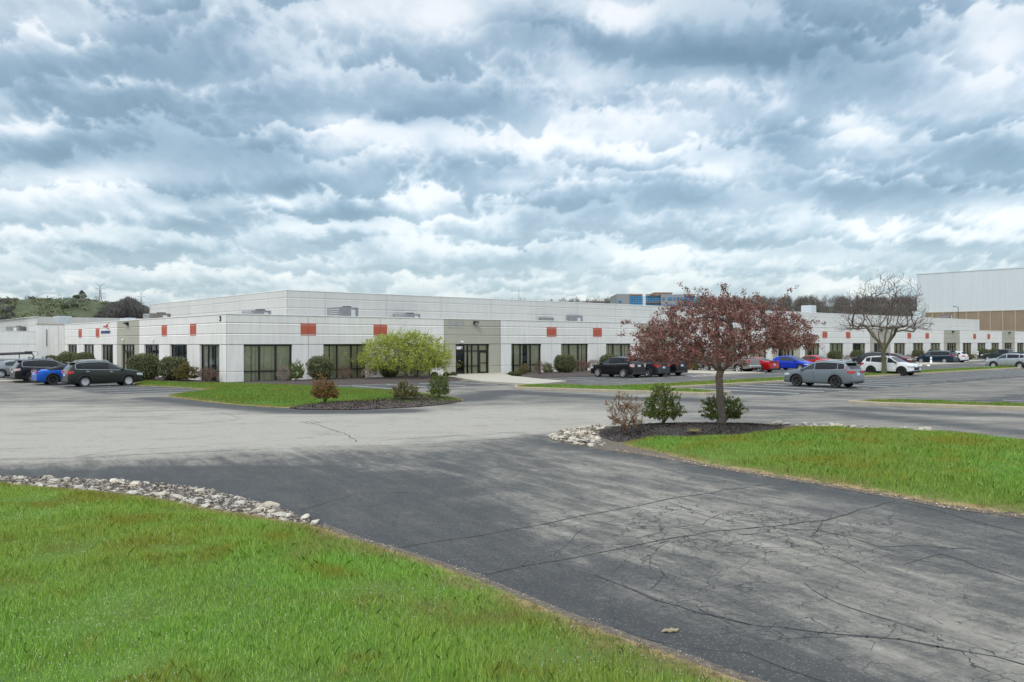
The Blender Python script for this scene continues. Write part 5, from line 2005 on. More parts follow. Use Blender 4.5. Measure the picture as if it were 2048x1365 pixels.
def build_cars():
    gl, gf, gd = 'cars parked nose in to the left facade', 'cars parked along the long front', 'cars beside the grassy median'
    sh = suv_shape(4.69, 1.84, 1.72, 2.71, .95, .355, clad=.07)
    c = build_car('suv', sh, paint('paint_dark_green_grey', (.028, .033, .028)), suv_opt(sh, wheel='cover', chrome='full', rail_mat=M['metal_lt'], handle_mat=M['chrome'], rear_chrome=True, spoiler_mat=paint('paint_dark_green_grey', (0, 0, 0))))
    put_car(c, sh, '+U', 170.6, 774.7, label='dark green grey suv with silver wheels, nearest of the cars by the left facade', cat='suv', group=gl)
    sh = suv_shape(4.80, 1.90, 1.34, 2.81, .98, .365, 'coupe', clad=.05, low=.18)
    def soft_top(root, s, pm): pass
    c = build_car('coupe', sh, paint('paint_bright_blue', (.006, .10, .52)), car_opt(sh, windows=[(sh.xr + 1.55, sh.xf - 1.75, True)], rim='b', doors=(sh.xf - 1.5, sh.xr + 1.75), handles=(sh.xr + 1.9,), tail=(.10, .84, .98, .55),
                  privacy=True, spoiler=sh.xr + .2, bump_mat=M['black'], bump=.16))
    mb = MB()
    n = 10
    for i in range(n):
        for sy in (1, -1):
            pass
    put_car(c, sh, '+U', 106.6, 770.3, label='bright blue low coupe with black wheels and a dark roof', cat='coupe', group=gl)
    # black folding roof of the coupe
    roof = MB()
    xs = np.linspace(sh.xr + .70, sh.xf - 1.70, 16)
    g = []
    for x in xs:
        zt, zb = sh.zt(x), sh.zb(x) + .02
        row = [(sh.y_side(x, zb) + .010, zb), (sh.y_side(x, (zb + zt - .04) / 2) + .014, (zb + zt - .04) / 2), (sh.y_side(x, zt - .045) + .010, zt - .04), (sh.y_side(x, zt - .045) - .12, zt + .008), (0, zt + .03)]
        row = row + [(-y, z) for y, z in row[-2::-1]]
        g.append([(x, y, z) for y, z in row])
    for i in range(len(g) - 1):
        if i >= 6: rng_k = range(2, 6)
        else: rng_k = range(0, 8)
        for k in rng_k: roof.add([g[i][k], g[i][k + 1], g[i + 1][k + 1], g[i + 1][k]], [(0, 1, 2, 3)], 0, True)
    roof.build('folding_roof', mat('roof_fabric', (.012, .012, .014), .9), c)
    sh = suv_shape(4.95, 1.92, 1.74, 2.79, 1.0, .37, clad=.08)
    c = build_car('suv', sh, paint('paint_black', (.010, .010, .012)), suv_opt(sh, chrome='full', crossbars=(sh.xr + 1.2, sh.xr + 2.1), tail_mat=M['tail_c'], rail_mat=M['metal_lt']))
    put_car(c, sh, '+U', 66.6, 766.0, label='black suv with roof bars, second car beyond the blue coupe\'s far side', cat='suv', group=gl)
    c['label'] = 'black suv with roof bars parked just beyond the blue coupe'
    sh = suv_shape(4.85, 1.85, 1.46, 2.82, .95, .34, 'sedan', clad=0, low=.18)
    c = build_car('sedan', sh, paint('paint_silver_grey', (.30, .32, .34), .6), car_opt(sh, chrome='low', wheel='ten', lips=False))
    put_car(c, sh, '+U', 2.6, 756.0, label='silver grey sedan beside the pale kerb, left of the black suv', cat='sedan', group=gl)
    sh = suv_shape(4.6, 1.84, 1.56, 2.7, .93, .34)
    c = build_car('suv', sh, paint('paint_steel', (.14, .16, .17), .5), suv_opt(sh, chrome='full'))
    put_car(c, sh, '+U', ab=(-10.4, 26.4), label='grey suv of which only the roof shows above the silver sedan', cat='suv', group=gl)
    # front row
    sh = suv_shape(4.70, 1.92, 1.70, 2.83, .92, .38, clad=0)
    c = build_car('suv', sh, paint('paint_black', (0, 0, 0)), suv_opt(sh, chrome='low', tail_mat=M['tail_c'], tail=(.22, .88, 1.14, .25), wheel='ten', rails=None, plate_z=.98, windows=[(sh.xf - 2.2, sh.xf - 1.42, False), (sh.xr + .98, sh.xf - 2.28, True), (sh.xr + .50, sh.xr + .91, True)]))
    put_car(c, sh, '+V', 1245.4, 756.2, label='black suv with chrome wheels left of the crabapple, parked nose in', cat='suv', group=gf)
    sh = suv_shape(4.6, 1.84, 1.66, 2.70, .92, .35, clad=.12)
    c = build_car('suv', sh, paint('paint_graphite', (.035, .04, .05), .5), suv_opt(sh, chrome='full', rails=None))
    put_car(c, sh, '+V', 1295.5, 754.6, label='dark grey crossover between the two black suvs, half hidden by blossom branches', cat='suv', group=gf)
    sh = suv_shape(4.6, 1.84, 1.70, 2.65, .9, .37, clad=.14)
    c = build_car('suv', sh, paint('paint_black', (0, 0, 0)), suv_opt(sh, tail=(.15, .95, 1.25, .2), rails=None))
    put_car(c, sh, '+V', 1331.7, 752.0, label='black suv right behind the crabapple branches, last before the pale walk', cat='suv', group=gf)
    build_pickup_cars(gf)
    sh = suv_shape(4.80, 1.84, 1.44, 2.78, .95, .34, 'sedan', clad=0, low=.18)
    c = build_car('sedan', sh, paint('paint_red', (.42, .008, .012), .3), car_opt(sh, spoiler=sh.xr + .16, spoiler_mat=paint('paint_red', (0, 0, 0))))
    put_car(c, sh, '+V', 1519.3, 744.6, label='bright red sedan beside the grey pickup', cat='sedan', group=gf)
    sh = suv_shape(4.30, 1.78, 1.50, 2.60, .88, .33, 'hatch', clad=0, low=.18)
    c = build_car('hatchback', sh, paint('paint_royal_blue', (.008, .045, .50)), car_opt(sh, windows=[(sh.xr + 2.0, sh.xf - 1.30, False), (sh.xr + 1.0, sh.xr + 1.92, False)], windshield=(sh.xf - 1.03, sh.xr + 2.25),
                  rear_glass=(sh.xr + .16, sh.xr + .5), doors=(sh.xf - 1.2, sh.xr + 1.96, sh.xr + 1.05), handles=(sh.xr + 2.1, sh.xr + 1.15)))
    put_car(c, sh, '-V', 1554.5, 740.4, label='blue hatchback backed in beside the red sedan', cat='hatchback', group=gf)
    sh = suv_shape(4.7, 1.82, 1.45, 2.75, .93, .33, 'sedan', clad=0, low=.18)
    c = build_car('sedan', sh, paint('paint_red', (0, 0, 0)), car_opt(sh))
    put_car(c, sh, '+V', 1636, 737.0, label='red sedan mostly hidden behind the blue grey suv', cat='sedan', group=gf)
    # lot side of the median
    sh = suv_shape(4.70, 1.87, 1.69, 2.70, .93, .375, clad=.07)
    def exhaust(root, s, pm):
        for y in (.62, -.62):
            mb = MB()
            mb.tube([(s.xr + .1, y, .33), (s.xr - .05, y, .33)], .05, 10)
            mb.build('exhaust', M['chrome'], root)
    def tall_tail(root, s, pm):
        for sy in (1, -1):
            mb = MB()
            pts = [(s.xr + .20, 1.02), (s.xr + .30, 1.24), (s.xr + .40, 1.40)]
            for (xa, za), (xb, zb_) in zip(pts[:-1], pts[1:]):
                ya, yb = s.y_side(xa, za), s.y_side(xb, zb_)
                mb.add([(xa - .07, sy * (ya - .03), za), (xa + .06, sy * (ya + .014), za), (xb + .05, sy * (yb + .014), zb_), (xb - .06, sy * (yb - .03), zb_),
                        (xa - .08, sy * (ya - .15), za), (xb - .06, sy * (yb - .13), zb_)], [(0, 1, 2, 3), (4, 0, 3, 5)])
            mb.build('taillight', M['tail'], root)
        exhaust(root, s, pm)
    bg = paint('paint_blue_grey', (.155, .185, .205), .25)
    c = build_car('suv', sh, bg, suv_opt(sh, rim='b', chrome='full', tail=(.30, .92, 1.08, .45), extra=tall_tail, spoiler_mat=M['black'], plate_z=.86, wheel='five'))
    put_car(c, sh, '+V', 1669.6, 776.0, label='blue grey suv with black wheels parked against the median kerb', cat='suv', group=gd)
    sh = suv_shape(4.6, 1.86, 1.69, 2.69, .92, .37, clad=.13)
    c = build_car('suv', sh, paint('paint_white', (.72, .73, .74), 0.0), suv_opt(sh, rim='b', rails=(sh.xr + .70, sh.xr + 2.55), rail_mat=M['black'], spoiler_mat=M['black'], mirror_mat=M['black'], wheel='five'))
    put_car(c, sh, '-V', 1741.5, 750.1, label='white suv with black wheels behind the bare tree', cat='suv', group=gd)
    sh = suv_shape(4.40, 1.82, 1.64, 2.64, .87, .345, clad=.08)
    c = build_car('suv', sh, paint('paint_silver', (.42, .45, .48), .6), suv_opt(sh, rails=(sh.xr + .75, sh.xr + 2.6), rail_mat=M['black'], wheel='five'))
    put_car(c, sh, '+V', 1986.5, 736.6, axle='front', label='silver compact suv at the photo\'s right edge behind the median', cat='suv', group=gd)
    # far part of the front row
    sh = suv_shape(4.85, 1.86, 1.68, 2.75, .93, .365, clad=.13)
    c = build_car('station_wagon', sh, paint('paint_slate', (.04, .047, .06), .5), suv_opt(sh, rails=(sh.xr + .6, sh.xr + 2.9), rail_mat=M['black'], privacy=False, wheel='ten'))
    put_car(c, sh, '+V', 1711, 731.8, axle='front', label='dark slate wagon with roof rails behind the white suv', cat='station wagon', group=gf)
    sh = suv_shape(4.85, 1.85, 1.45, 2.80, .95, .34, 'sedan', clad=0, low=.18)
    c = build_car('sedan', sh, paint('paint_maroon', (.13, .015, .025), .4), car_opt(sh))
    put_car(c, sh, '-V', 1806, 729.3, axle='front', label='maroon sedan backed in behind the bare tree', cat='sedan', group=gf)
    sh = suv_shape(5.17, 2.0, 1.76, 3.09, .93, .37, 'van', clad=0, low=.2)
    c = build_car('minivan', sh, paint('paint_navy', (.006, .025, .05), .4), suv_opt(sh, chrome='full', rails=None, wheel='ten', windows=[(sh.xf - 2.15, sh.xf - 1.35, False), (sh.xr + 1.62, sh.xf - 2.22, True), (sh.xr + .50, sh.xr + 1.55, True)],
                  windshield=(sh.xf - .93, sh.xr + 3.6), rear_glass=(sh.xr + .13, sh.xr + .33), tail=(.30, 1.0, 1.2, .3), doors=(sh.xf - 1.25, sh.xf - 2.2, sh.xr + 1.6), handles=(sh.xf - 2.05, sh.xf - 2.4)))
    put_car(c, sh, '+V', 1888.5, 727.6, label='dark navy minivan with silver window trim by the pale walk', cat='minivan', group=gf)
    sh = suv_shape(4.5, 1.82, 1.6, 2.65, .9, .35, clad=.1)
    c = build_car('suv', sh, paint('paint_white', (0, 0, 0), 0), suv_opt(sh))
    put_car(c, sh, '+V', 1913.5, 726.2, label='white suv peeking out beyond the navy minivan', cat='suv', group=gf)
    sh = suv_shape(4.6, 1.84, 1.66, 2.68, .92, .36, clad=.1)
    c = build_car('suv', sh, paint('paint_deep_blue', (.008, .03, .22), .3), suv_opt(sh, rail_mat=M['metal_lt']))
    put_car(c, sh, '+V', ab=(128.2, -11.2), label='deep blue suv beyond the dark pickup at the far right', cat='suv', group=gf)


class PickupShape(CarShape):
    pass


def build_pickup(pm, dark):
    L, Wd, Hh, wb, fo, r = 5.85, 2.0, 1.86, 3.64, 1.0, .40
    xf = wb / 2 + fo
    xr = xf - L
    top = [(xr, 1.10), (xr + .02, 1.30), (xr + .06, 1.36), (xr + 1.92, 1.37), (xr + 1.98, 1.40), (xr + 2.06, 1.80), (xr + 2.2, Hh - .02), (xr + 2.9, Hh), (xr + 3.4, Hh - .04), (xr + 3.6, Hh - .12),
           (xf - 1.35, 1.27), (xf - 1.2, 1.22), (xf - .35, 1.16), (xf - .12, 1.10), (xf - .02, .95), (xf, .85)]
    belt = [(xr, 1.28), (xr + 1.9, 1.30), (xr + 2.1, 1.26), (xf - 1.4, 1.22), (xf - .3, 1.10), (xf, .82)]
    sh = CarShape(L, Wd, Hh, wb, fo, r, top, belt, .34, tumble=.22, clad=.03, taper=.04, arch=.07)
    def extra(root, s, pm):
        mb = MB()
        mb.box(s.xr + .12, s.xr + 1.86, -.80, .80, 1.386, 1.40)
        mb.build('bed_top_panel', M['black'], root)  # flat dark panel on the solid bed, in place of a recess
        mb = MB()
        for sy in (1, -1):
            y = s.w(s.xr + 1.95) + .004
            mb.box(s.xr + 1.93, s.xr + 1.96, *sorted((sy * (y - .01), sy * y)), .45, 1.28)
        mb.build('bed_seam', M['seam'], root)
        mb = MB()
        for x, e in ((s.xr, -1), (s.xf, 1)):
            mb.cbox(*sorted((x - e * .1, x + e * .13)), -.9, .9, .50, .72, .04)
        mb.build('chrome_bumper', M['chrome'] if not dark else M['black'], root)
    opt = dict(windows=[(sh.xf - 2.40, sh.xf - 1.58, False), (sh.xr + 2.20, sh.xf - 2.50, True)], windshield=(sh.xf - 1.33, sh.xr + 3.42), rear_glass=(xr + 1.99, xr + 2.07), tail=(.10, .92, 1.28, .12), head=(.35, .82, 1.05, .5),
               doors=(sh.xf - 1.45, sh.xf - 2.45), handles=(sh.xf - 2.3,), mirror=sh.xf - 1.6, wheel='five', extra=extra, plate_z=.60, bump=.12)
    return build_car('pickup_truck', sh, pm, opt), sh


def build_pickup_cars(gf):
    c, sh = build_pickup(paint('paint_taupe', (.24, .225, .21), .5), False)
    put_car(c, sh, '+V', 1476, 746.0, label='taupe grey pickup truck with chrome bumper behind the crabapple trunk', cat='pickup truck', group=gf)
    c, sh = build_pickup(paint('paint_dark_green', (.03, .045, .045), .4), True)
    put_car(c, sh, '+V', ab=(114.6, -12.0), label='dark green grey pickup behind the silver compact suv', cat='pickup truck', group=gf)


build_cars()


def boom_truck():
    root = empty('boom_truck', (-49.4, 82.6, 0), .22)
    tag(root, 'low service truck with a folded black boom above its grey box at the left edge', 'truck')
    mb = MB()
    mb.cbox(-5.6, 2.6, -.95, .95, .62, 1.40, .05)
    mb.box(-5.6, 2.5, -.85, .85, .40, .61)
    mb.build('service_box', mat('truck_grey', (.20, .22, .23), .5, var=.1), root)
    mb = MB()
    mb.cbox(1.1, 2.4, -1.0, -.951, .60, 1.02, .02)
    mb.build('side_panel', paint('paint_sky_blue', (.05, .22, .55), .2), root)
    mb = MB()
    mb.tube([(-5.4, 0, 1.62), (2.2, 0, 1.92)], .10, 6)
    mb.tube([(-1.5, .1, 1.88), (2.3, .1, 2.02)], .06, 6)
    mb.cbox(-3.2, -2.5, -.2, .2, 1.62, 1.94, .03)
    mb.cbox(1.8, 2.4, -.2, .2, 1.82, 2.12, .03)
    mb.tube([(2.3, .1, 2.0), (2.55, .1, 1.6), (2.62, .1, 1.0)], .055, 6)
    mb.tube([(2.4, -.1, 2.1), (2.9, -.1, 2.06), (3.0, -.1, 1.85), (2.8, -.1, 1.6)], .02, 5)
    mb.tube([(1.2, .2, 1.85), (1.2, .2, 1.38)], .04, 5)
    mb.tube([(-2.9, .0, 1.65), (-2.9, .0, 1.38)], .09, 6)
    mb.build('boom', M['black'], root)
    for sx in (-4.4, 1.3):
        for sy in (1, -1):
            wh = empty('wheel', (sx, sy * .85, .36), 0 if sy > 0 else math.pi)
            wh.parent = root
            t, d = wheel_meshes(.36, 'five')
            t.build('tyre', M['tyre'], wh)
            d.build('rim', [M['rim_s'], M['frame']], wh)


boom_truck()


def small_things():
    x, y = G(1862, 728.6)
    root = empty('bollard', (x, y, .0))
    tag(root, 'short white bollard standing in front of the navy minivan', 'bollard')
    mb = MB()
    mb.lathe([(.0, 0), (.16, 0), (.16, .06), (.12, .08), (.12, .82), (.13, .84), (.10, .92), (0, .95)], 14, 0, 'z')
    mb.build('post', M['sign_white'], root)
    mb = MB()
    mb.lathe([(.124, .60), (.124, .68)], 14, 0, 'z')
    mb.build('band', M['frame'], root)
    for px, py, lab in ((1841, 733.2, 'small crumpled white litter on the asphalt left of the bollard'), (1857, 733.6, 'small crumpled white litter on the asphalt just below the bollard')):
        x, y = G(px, py)
        bm = bmesh.new()
        bmesh.ops.create_icosphere(bm, subdivisions=2, radius=.17)
        for v in bm.verts:
            v.co *= 1 + .35 * noise.noise(v.co * 9 + Vector((px, 0, 0)))
            v.co.z = max(-.02, v.co.z * .7 + .08)
        me = bpy.data.meshes.new('litter')
        bm.to_mesh(me)
        bm.free()
        me.materials.append(M['sign_white'])
        tag(link('litter', me, loc=(x, y, .01)), lab, 'litter', 'scraps of white litter')
    Z = 132
    x = (1955 - CX) / F * Z
    root = empty('parking_sign', (x, Z, 0), ROT * .4)
    tag(root, 'small green and white sign on a post before the far hedges', 'sign')
    mb = MB()
    mb.box(-.04, .04, -.02, .02, 0, 1.7)
    mb.build('post', mat('green_post', (.03, .14, .07), .6), root)
    mb = MB()
    mb.cbox(-.18, .18, -.045, -.022, .95, 1.62, .01)
    mb.build('sign_panel', M['sign_white'], root)
    mb = MB()
    mb.box(-.19, .19, -.05, -.046, 1.50, 1.63)
    mb.box(-.10, .10, -.05, -.046, 1.15, 1.35)
    mb.build('sign_marking', mat('sign_green', (.02, .22, .10), .5), root)
    # corn cob like leaf lying on the near asphalt, dead grass tuft in the mulch
    x, y = G(1340, 1264)
    bm = bmesh.new()
    bmesh.ops.create_icosphere(bm, subdivisions=3, radius=1)
    for v in bm.verts:
        v.co = Vector((v.co.x * .09 * (1 + .2 * v.co.y), v.co.y * .034, max(-.005, v.co.z * .018 + .01)))
        v.co.z += .006 * math.sin(v.co.x * 90)
    me = bpy.data.meshes.new('dry_leaf')
    bm.to_mesh(me)
    bm.free()
    me.materials.append(mat('dry_leaf', (.27, .22, .14), .9, var=.3, vscale=30))
    o = tag(link('dry_leaf', me, loc=(x, y, .006), rz=.2), 'curled pale dry leaf lying on the dark asphalt in front', 'leaf')
    x, y = G(1387, 866, .15)
    n = 160
    a = rng.uniform(0, 6.28, n)
    l = rng.uniform(.12, .34, n)
    h = rng.uniform(.02, .14, n)
    vs = []
    for i in range(n):
        c, s = math.cos(a[i]), math.sin(a[i])
        vs += [(-s * .008, c * .008, 0), (s * .008, -c * .008, 0), (c * l[i], s * l[i], h[i])]
    me = np_mesh('tuft', np.array(vs), 3, foliage_mat('dead_grass', [(.35, .29, .12), (.48, .40, .18), (.30, .27, .08)], 0))
    tag(link('dead_grass_tuft', me, loc=(x, y, .17)), 'flattened straw coloured grass tuft in the dark mulch', 'grass tuft')


small_things()

# ------------------------------------------------------------------ trees and shrubs
class Skeleton:
    """branch graph: every node knows its parent; limbs reach out to the targets one by one"""
    def __init__(s, pts, parents):
        s.p = [np.array(p, float) for p in pts]
        s.par = list(parents)
        s.frozen = 0

    def reach(s, targets, step=.25, wob=.04, sag=0.0, back=0.25, skip=0):
        targets = sorted(targets, key=lambda t: float(np.linalg.norm(t - s.p[-1 if skip < 0 else skip])))
        cap = len(s.p) + len(targets) * 40
        A = np.zeros((cap, 3))
        D = np.zeros((cap, 3))
        n = len(s.p)
        A[:n] = s.p
        for i in range(1, n):
            D[i] = A[i] - A[s.par[i]]
            D[i] /= max(1e-6, np.linalg.norm(D[i]))
        root = s.p[skip]
        for t in targets:
            t = np.asarray(t, float)
            seg = A[skip:n]
            d = np.linalg.norm(seg - t, axis=1)
            # prefer nodes that lie inward of the target, so shoots run outward
            inward = np.linalg.norm(seg - root, axis=1)
            cs = ((t - seg) * D[skip:n]).sum(1) / np.maximum(1e-6, d)
            cost = d * (1 + 1.1 * (1 - cs)) + back * np.maximum(0, inward - np.linalg.norm(t - root) + .1) * 6
            k = int(np.argmin(cost)) + skip
            a = A[k]
            L = np.linalg.norm(t - a)
            m = max(2, int(L / step))
            prev = k
            bend = rng.normal(0, 1, 3) * L * .04 + D[k] * L * .16
            for i in range(1, m + 1):
                u = i / m
                q = a + (t - a) * u + bend * math.sin(math.pi * u) + rng.normal(0, wob, 3) * (u < 1)
                q[2] += sag * math.sin(math.pi * u) * L
                if n >= cap: break
                A[n] = q
                D[n] = (q - A[prev]) / max(1e-6, np.linalg.norm(q - A[prev]))
                s.par.append(prev)
                prev = n
                n += 1
        s.p = [A[i] for i in range(n)]
        return s

    def radii(s, tip=.006, power=2.4, rmax=None):
        n = len(s.p)
        acc = np.zeros(n)
        has = np.zeros(n, bool)
        for i in range(n - 1, 0, -1):
            if acc[i] == 0: acc[i] = tip ** power
            acc[s.par[i]] += acc[i]
        r = acc ** (1 / power)
        if rmax is not None:
            k = rmax / r[0]
            r = r * (1 + (k - 1) * (r / r[0]) ** 1.2)
        return r

    def mesh(s, name, mt, r, rmin=0.0):
        groups = {3: ([], []), 5: ([], []), 9: ([], [])}
        for i in range(1, len(s.p)):
            j = s.par[i]
            if r[i] < rmin: continue
            a, b = s.p[j], s.p[i]
            ra, rb = min(r[j], r[i] * 1.25 + .002), r[i]
            n = 3 if rb < .012 else 5 if rb < .05 else 9
            groups[n][0].append(np.r_[a, ra])
            groups[n][1].append(np.r_[b, rb])
        V_, F_, off = [], [], 0
        for n, (a, b) in groups.items():
            if not a: continue
            a, b = np.array(a), np.array(b)
            t = b[:, :3] - a[:, :3]
            t /= np.maximum(1e-9, np.linalg.norm(t, axis=1))[:, None]
            if n == 9:      # overlap thick pieces a little so kinks stay closed
                b[:, :3] += t * b[:, 3:4] * .35
            ref = np.where(np.abs(t[:, 2:3]) < .9, np.array([[0, 0, 1.]]), np.array([[1., 0, 0]]))
            x = np.cross(t, ref)
            x /= np.linalg.norm(x, axis=1)[:, None]
            y = np.cross(t, x)
            ang = np.arange(n) * 2 * math.pi / n
            ring = x[:, None] * np.cos(ang)[None, :, None] + y[:, None] * np.sin(ang)[None, :, None]
            va = a[:, None, :3] + ring * a[:, None, 3:4]
            vb = b[:, None, :3] + ring * b[:, None, 3:4]
            v = np.concatenate([va, vb], 1).reshape(-1, 3)
            V_.append(v)
            base = off + np.arange(len(a))[:, None] * 2 * n
            k = np.arange(n)
            f = np.stack([base + k, base + (k + 1) % n, base + n + (k + 1) % n, base + n + k], -1).reshape(-1, 4)
            F_.append(f)
            off += len(v)
        V_ = np.concatenate(V_)
        F_ = np.concatenate(F_)
        me = bpy.data.meshes.new(name)
        me.vertices.add(len(V_))
        me.vertices.foreach_set('co', V_.astype(np.float32).ravel())
        me.loops.add(F_.size)
        me.loops.foreach_set('vertex_index', F_.astype(np.int32).ravel())
        me.polygons.add(len(F_))
        me.polygons.foreach_set('loop_start', np.arange(0, F_.size, 4, dtype=np.int32))
        me.polygons.foreach_set('loop_total', np.full(len(F_), 4, np.int32))
        me.polygons.foreach_set('use_smooth', np.ones(len(F_), bool))
        me.materials.append(mt)
        me.update(calc_edges=True)
        return me


def leaf_mesh(name, P, size, mt, spread=.05, aspect=.6, up=0.0):
    P = np.asarray(P)
    n = len(P)
    c = P + rng.normal(0, spread, (n, 3))
    u = rng.normal(size=(n, 3))
    u /= np.linalg.norm(u, axis=1)[:, None]
    nrm = rng.normal(size=(n, 3)) + (0, 0, up)
    w = np.cross(u, nrm)
    w /= np.maximum(1e-6, np.linalg.norm(w, axis=1))[:, None]
    s = (size * rng.uniform(.55, 1.35, n))[:, None]
    vs = np.stack([c - u * s, c + w * s * aspect, c + u * s, c - w * s * aspect], 1).reshape(-1, 3)
    return np_mesh(name, vs, 4, mt)


def ball_pts(n, shell=.6):
    v = rng.normal(size=(n, 3))
    v /= np.linalg.norm(v, axis=1)[:, None]
    return v * (rng.uniform(shell ** 3, 1, n) ** (1 / 3))[:, None]


def crabapple():
    x, y = G(1442, 850, .16)
    root = empty('crabapple_tree', (x, y, .12))
    tag(root, 'spreading crabapple tree with dark red spring foliage in the dark mulch bed', 'tree')
    trunk = [(0, 0, -.1), (.02, 0, .25), (.0, .02, .6), (-.03, 0, 1.0), (-.05, 0, 1.35), (-.06, .02, 1.62), (-.02, .0, 1.78)]
    par = [0, 0, 1, 2, 3, 4, 5]
    # main limbs: (points)
    limbs = [[(-.28, -.1, 1.98), (-.55, -.2, 2.22), (-1.0, -.35, 2.55), (-1.6, -.5, 2.75)], [(.18, .05, 1.98), (.33, .1, 2.3), (.46, .2, 2.75), (.40, .3, 3.3)],
             [(.30, -.2, 2.1), (.75, -.4, 2.45), (1.3, -.5, 2.6), (1.9, -.6, 2.75)], [(-.15, .35, 2.1), (-.3, .8, 2.5), (-.5, 1.3, 2.9)],
             [(-.12, -.2, 2.1), (-.30, -.6, 2.6), (-.35, -.9, 3.2)], [(.4, .5, 2.2), (.8, 1.0, 2.7), (1.2, 1.5, 2.9)]]
    sk = Skeleton(trunk, par)
    for lb in limbs:
        prev = len(trunk) - 1
        for p in lb:
            sk.p.append(np.array(p, float))
            sk.par.append(prev)
            prev = len(sk.p) - 1
    # umbrella crown between an inner and an outer dome
    T = []
    while len(T) < 1500:
        v = rng.normal(size=3)
        v /= np.linalg.norm(v)
        if v[2] < -.25: continue
        r = rng.uniform(.45, 1) ** .6
        rx, ry, rz = 3.15, 2.9, 2.05
        p = np.array([v[0] * rx * r + .1, v[1] * ry * r, 2.35 + v[2] * rz * r])
        rr = math.hypot(p[0] / rx, p[1] / ry)
        if p[2] < (2.15 if p[0] < .3 else 2.15 + .22 * min(2, p[0])): continue
        if p[2] > 2.35 + rz * (1 - rr ** 2.2) ** .5 * .98 if rr < 1 else True: continue
        T.append(p)
    for _ in range(260):    # tips of the drooping skirt
        a = rng.uniform(0, 6.28)
        k = rng.uniform(.55, 1)
        T.append(np.array([math.cos(a) * 3.1 * k, math.sin(a) * 2.8 * k, rng.uniform(1.95, 2.5) + (.5 if math.cos(a) > .1 else 0)]))
    T = [t for t in T if not (abs(t[0]) < .8 and abs(t[1]) < 1.2 and t[2] < 2.45)]
    sk.reach(T, .16, .014, .03, skip=len(trunk) - 1)
    # long whips that stand out of the crown
    whips = [(-1.5, -.2, 4.70, -.75, 0, 3.9), (-.15, -.3, 4.62, .35, 0, 3.95), (.75, -.2, 4.50, .75, .3, 3.9), (-.6, .4, 4.55, -.2, .3, 3.9), (2.55, -.1, 4.62, 1.5, 0, 3.7),
             (-3.35, -.4, 3.35, -2.4, 0, 3.05), (-3.5, -.1, 2.95, -2.5, 0, 2.8), (3.35, -.3, 3.3, 2.4, 0, 3.15), (3.45, -.2, 2.3, 2.6, 0, 2.6), (3.3, .4, 2.75, 2.5, 0, 2.8), (.2, 0, 4.65, .0, .2, 3.9), (-.95, 0, 4.5, -.5, .1, 3.9), (1.3, .2, 4.3, 1.0, 0, 3.7)]
    tipnodes = []
    for tx, ty, tz, bx, by, bz in whips:
        A = np.array(sk.p)
        k = int(np.argmin(np.linalg.norm(A - (bx, by, bz), axis=1)))
        a, t = A[k], np.array((tx, ty, tz))
        prev = k
        m = 9
        for i in range(1, m + 1):
            u = i / m
            q = a + (t - a) * u + rng.normal(0, .02, 3)
            q[2] += .18 * math.sin(math.pi * u)
            sk.p.append(q)
            sk.par.append(prev)
            prev = len(sk.p) - 1
            tipnodes.append(prev)
    r = sk.radii(.0035, 2.45, .19)
    r = np.minimum(r, .105)
    r[0:7] = [.16, .158, .135, .122, .118, .120, .118]
    link('trunk', sk.mesh('trunk', M['bark'], r), root)
    A = np.array(sk.p)
    P = np.array([A[sk.par[i]] for i in range(len(A))])
    thin = np.where((r < .020) & (A[:, 2] > 1.8))[0]
    pts = []
    for i in thin:
        k = 3
        t = rng.random(k)[:, None]
        if rng.random() < .72: pts.append(np.repeat(A[i:i + 1] * t[:1] + P[i:i + 1] * (1 - t[:1]), 6, 0))
    pts = np.concatenate(pts)
    idx = np.repeat(np.arange(len(pts)), 3)
    pts = pts[idx]
    link('crown', leaf_mesh('crown', pts, .030, M['blossom'], .05, .7), root)
    print('crabapple nodes', len(A), 'leaves', len(pts))


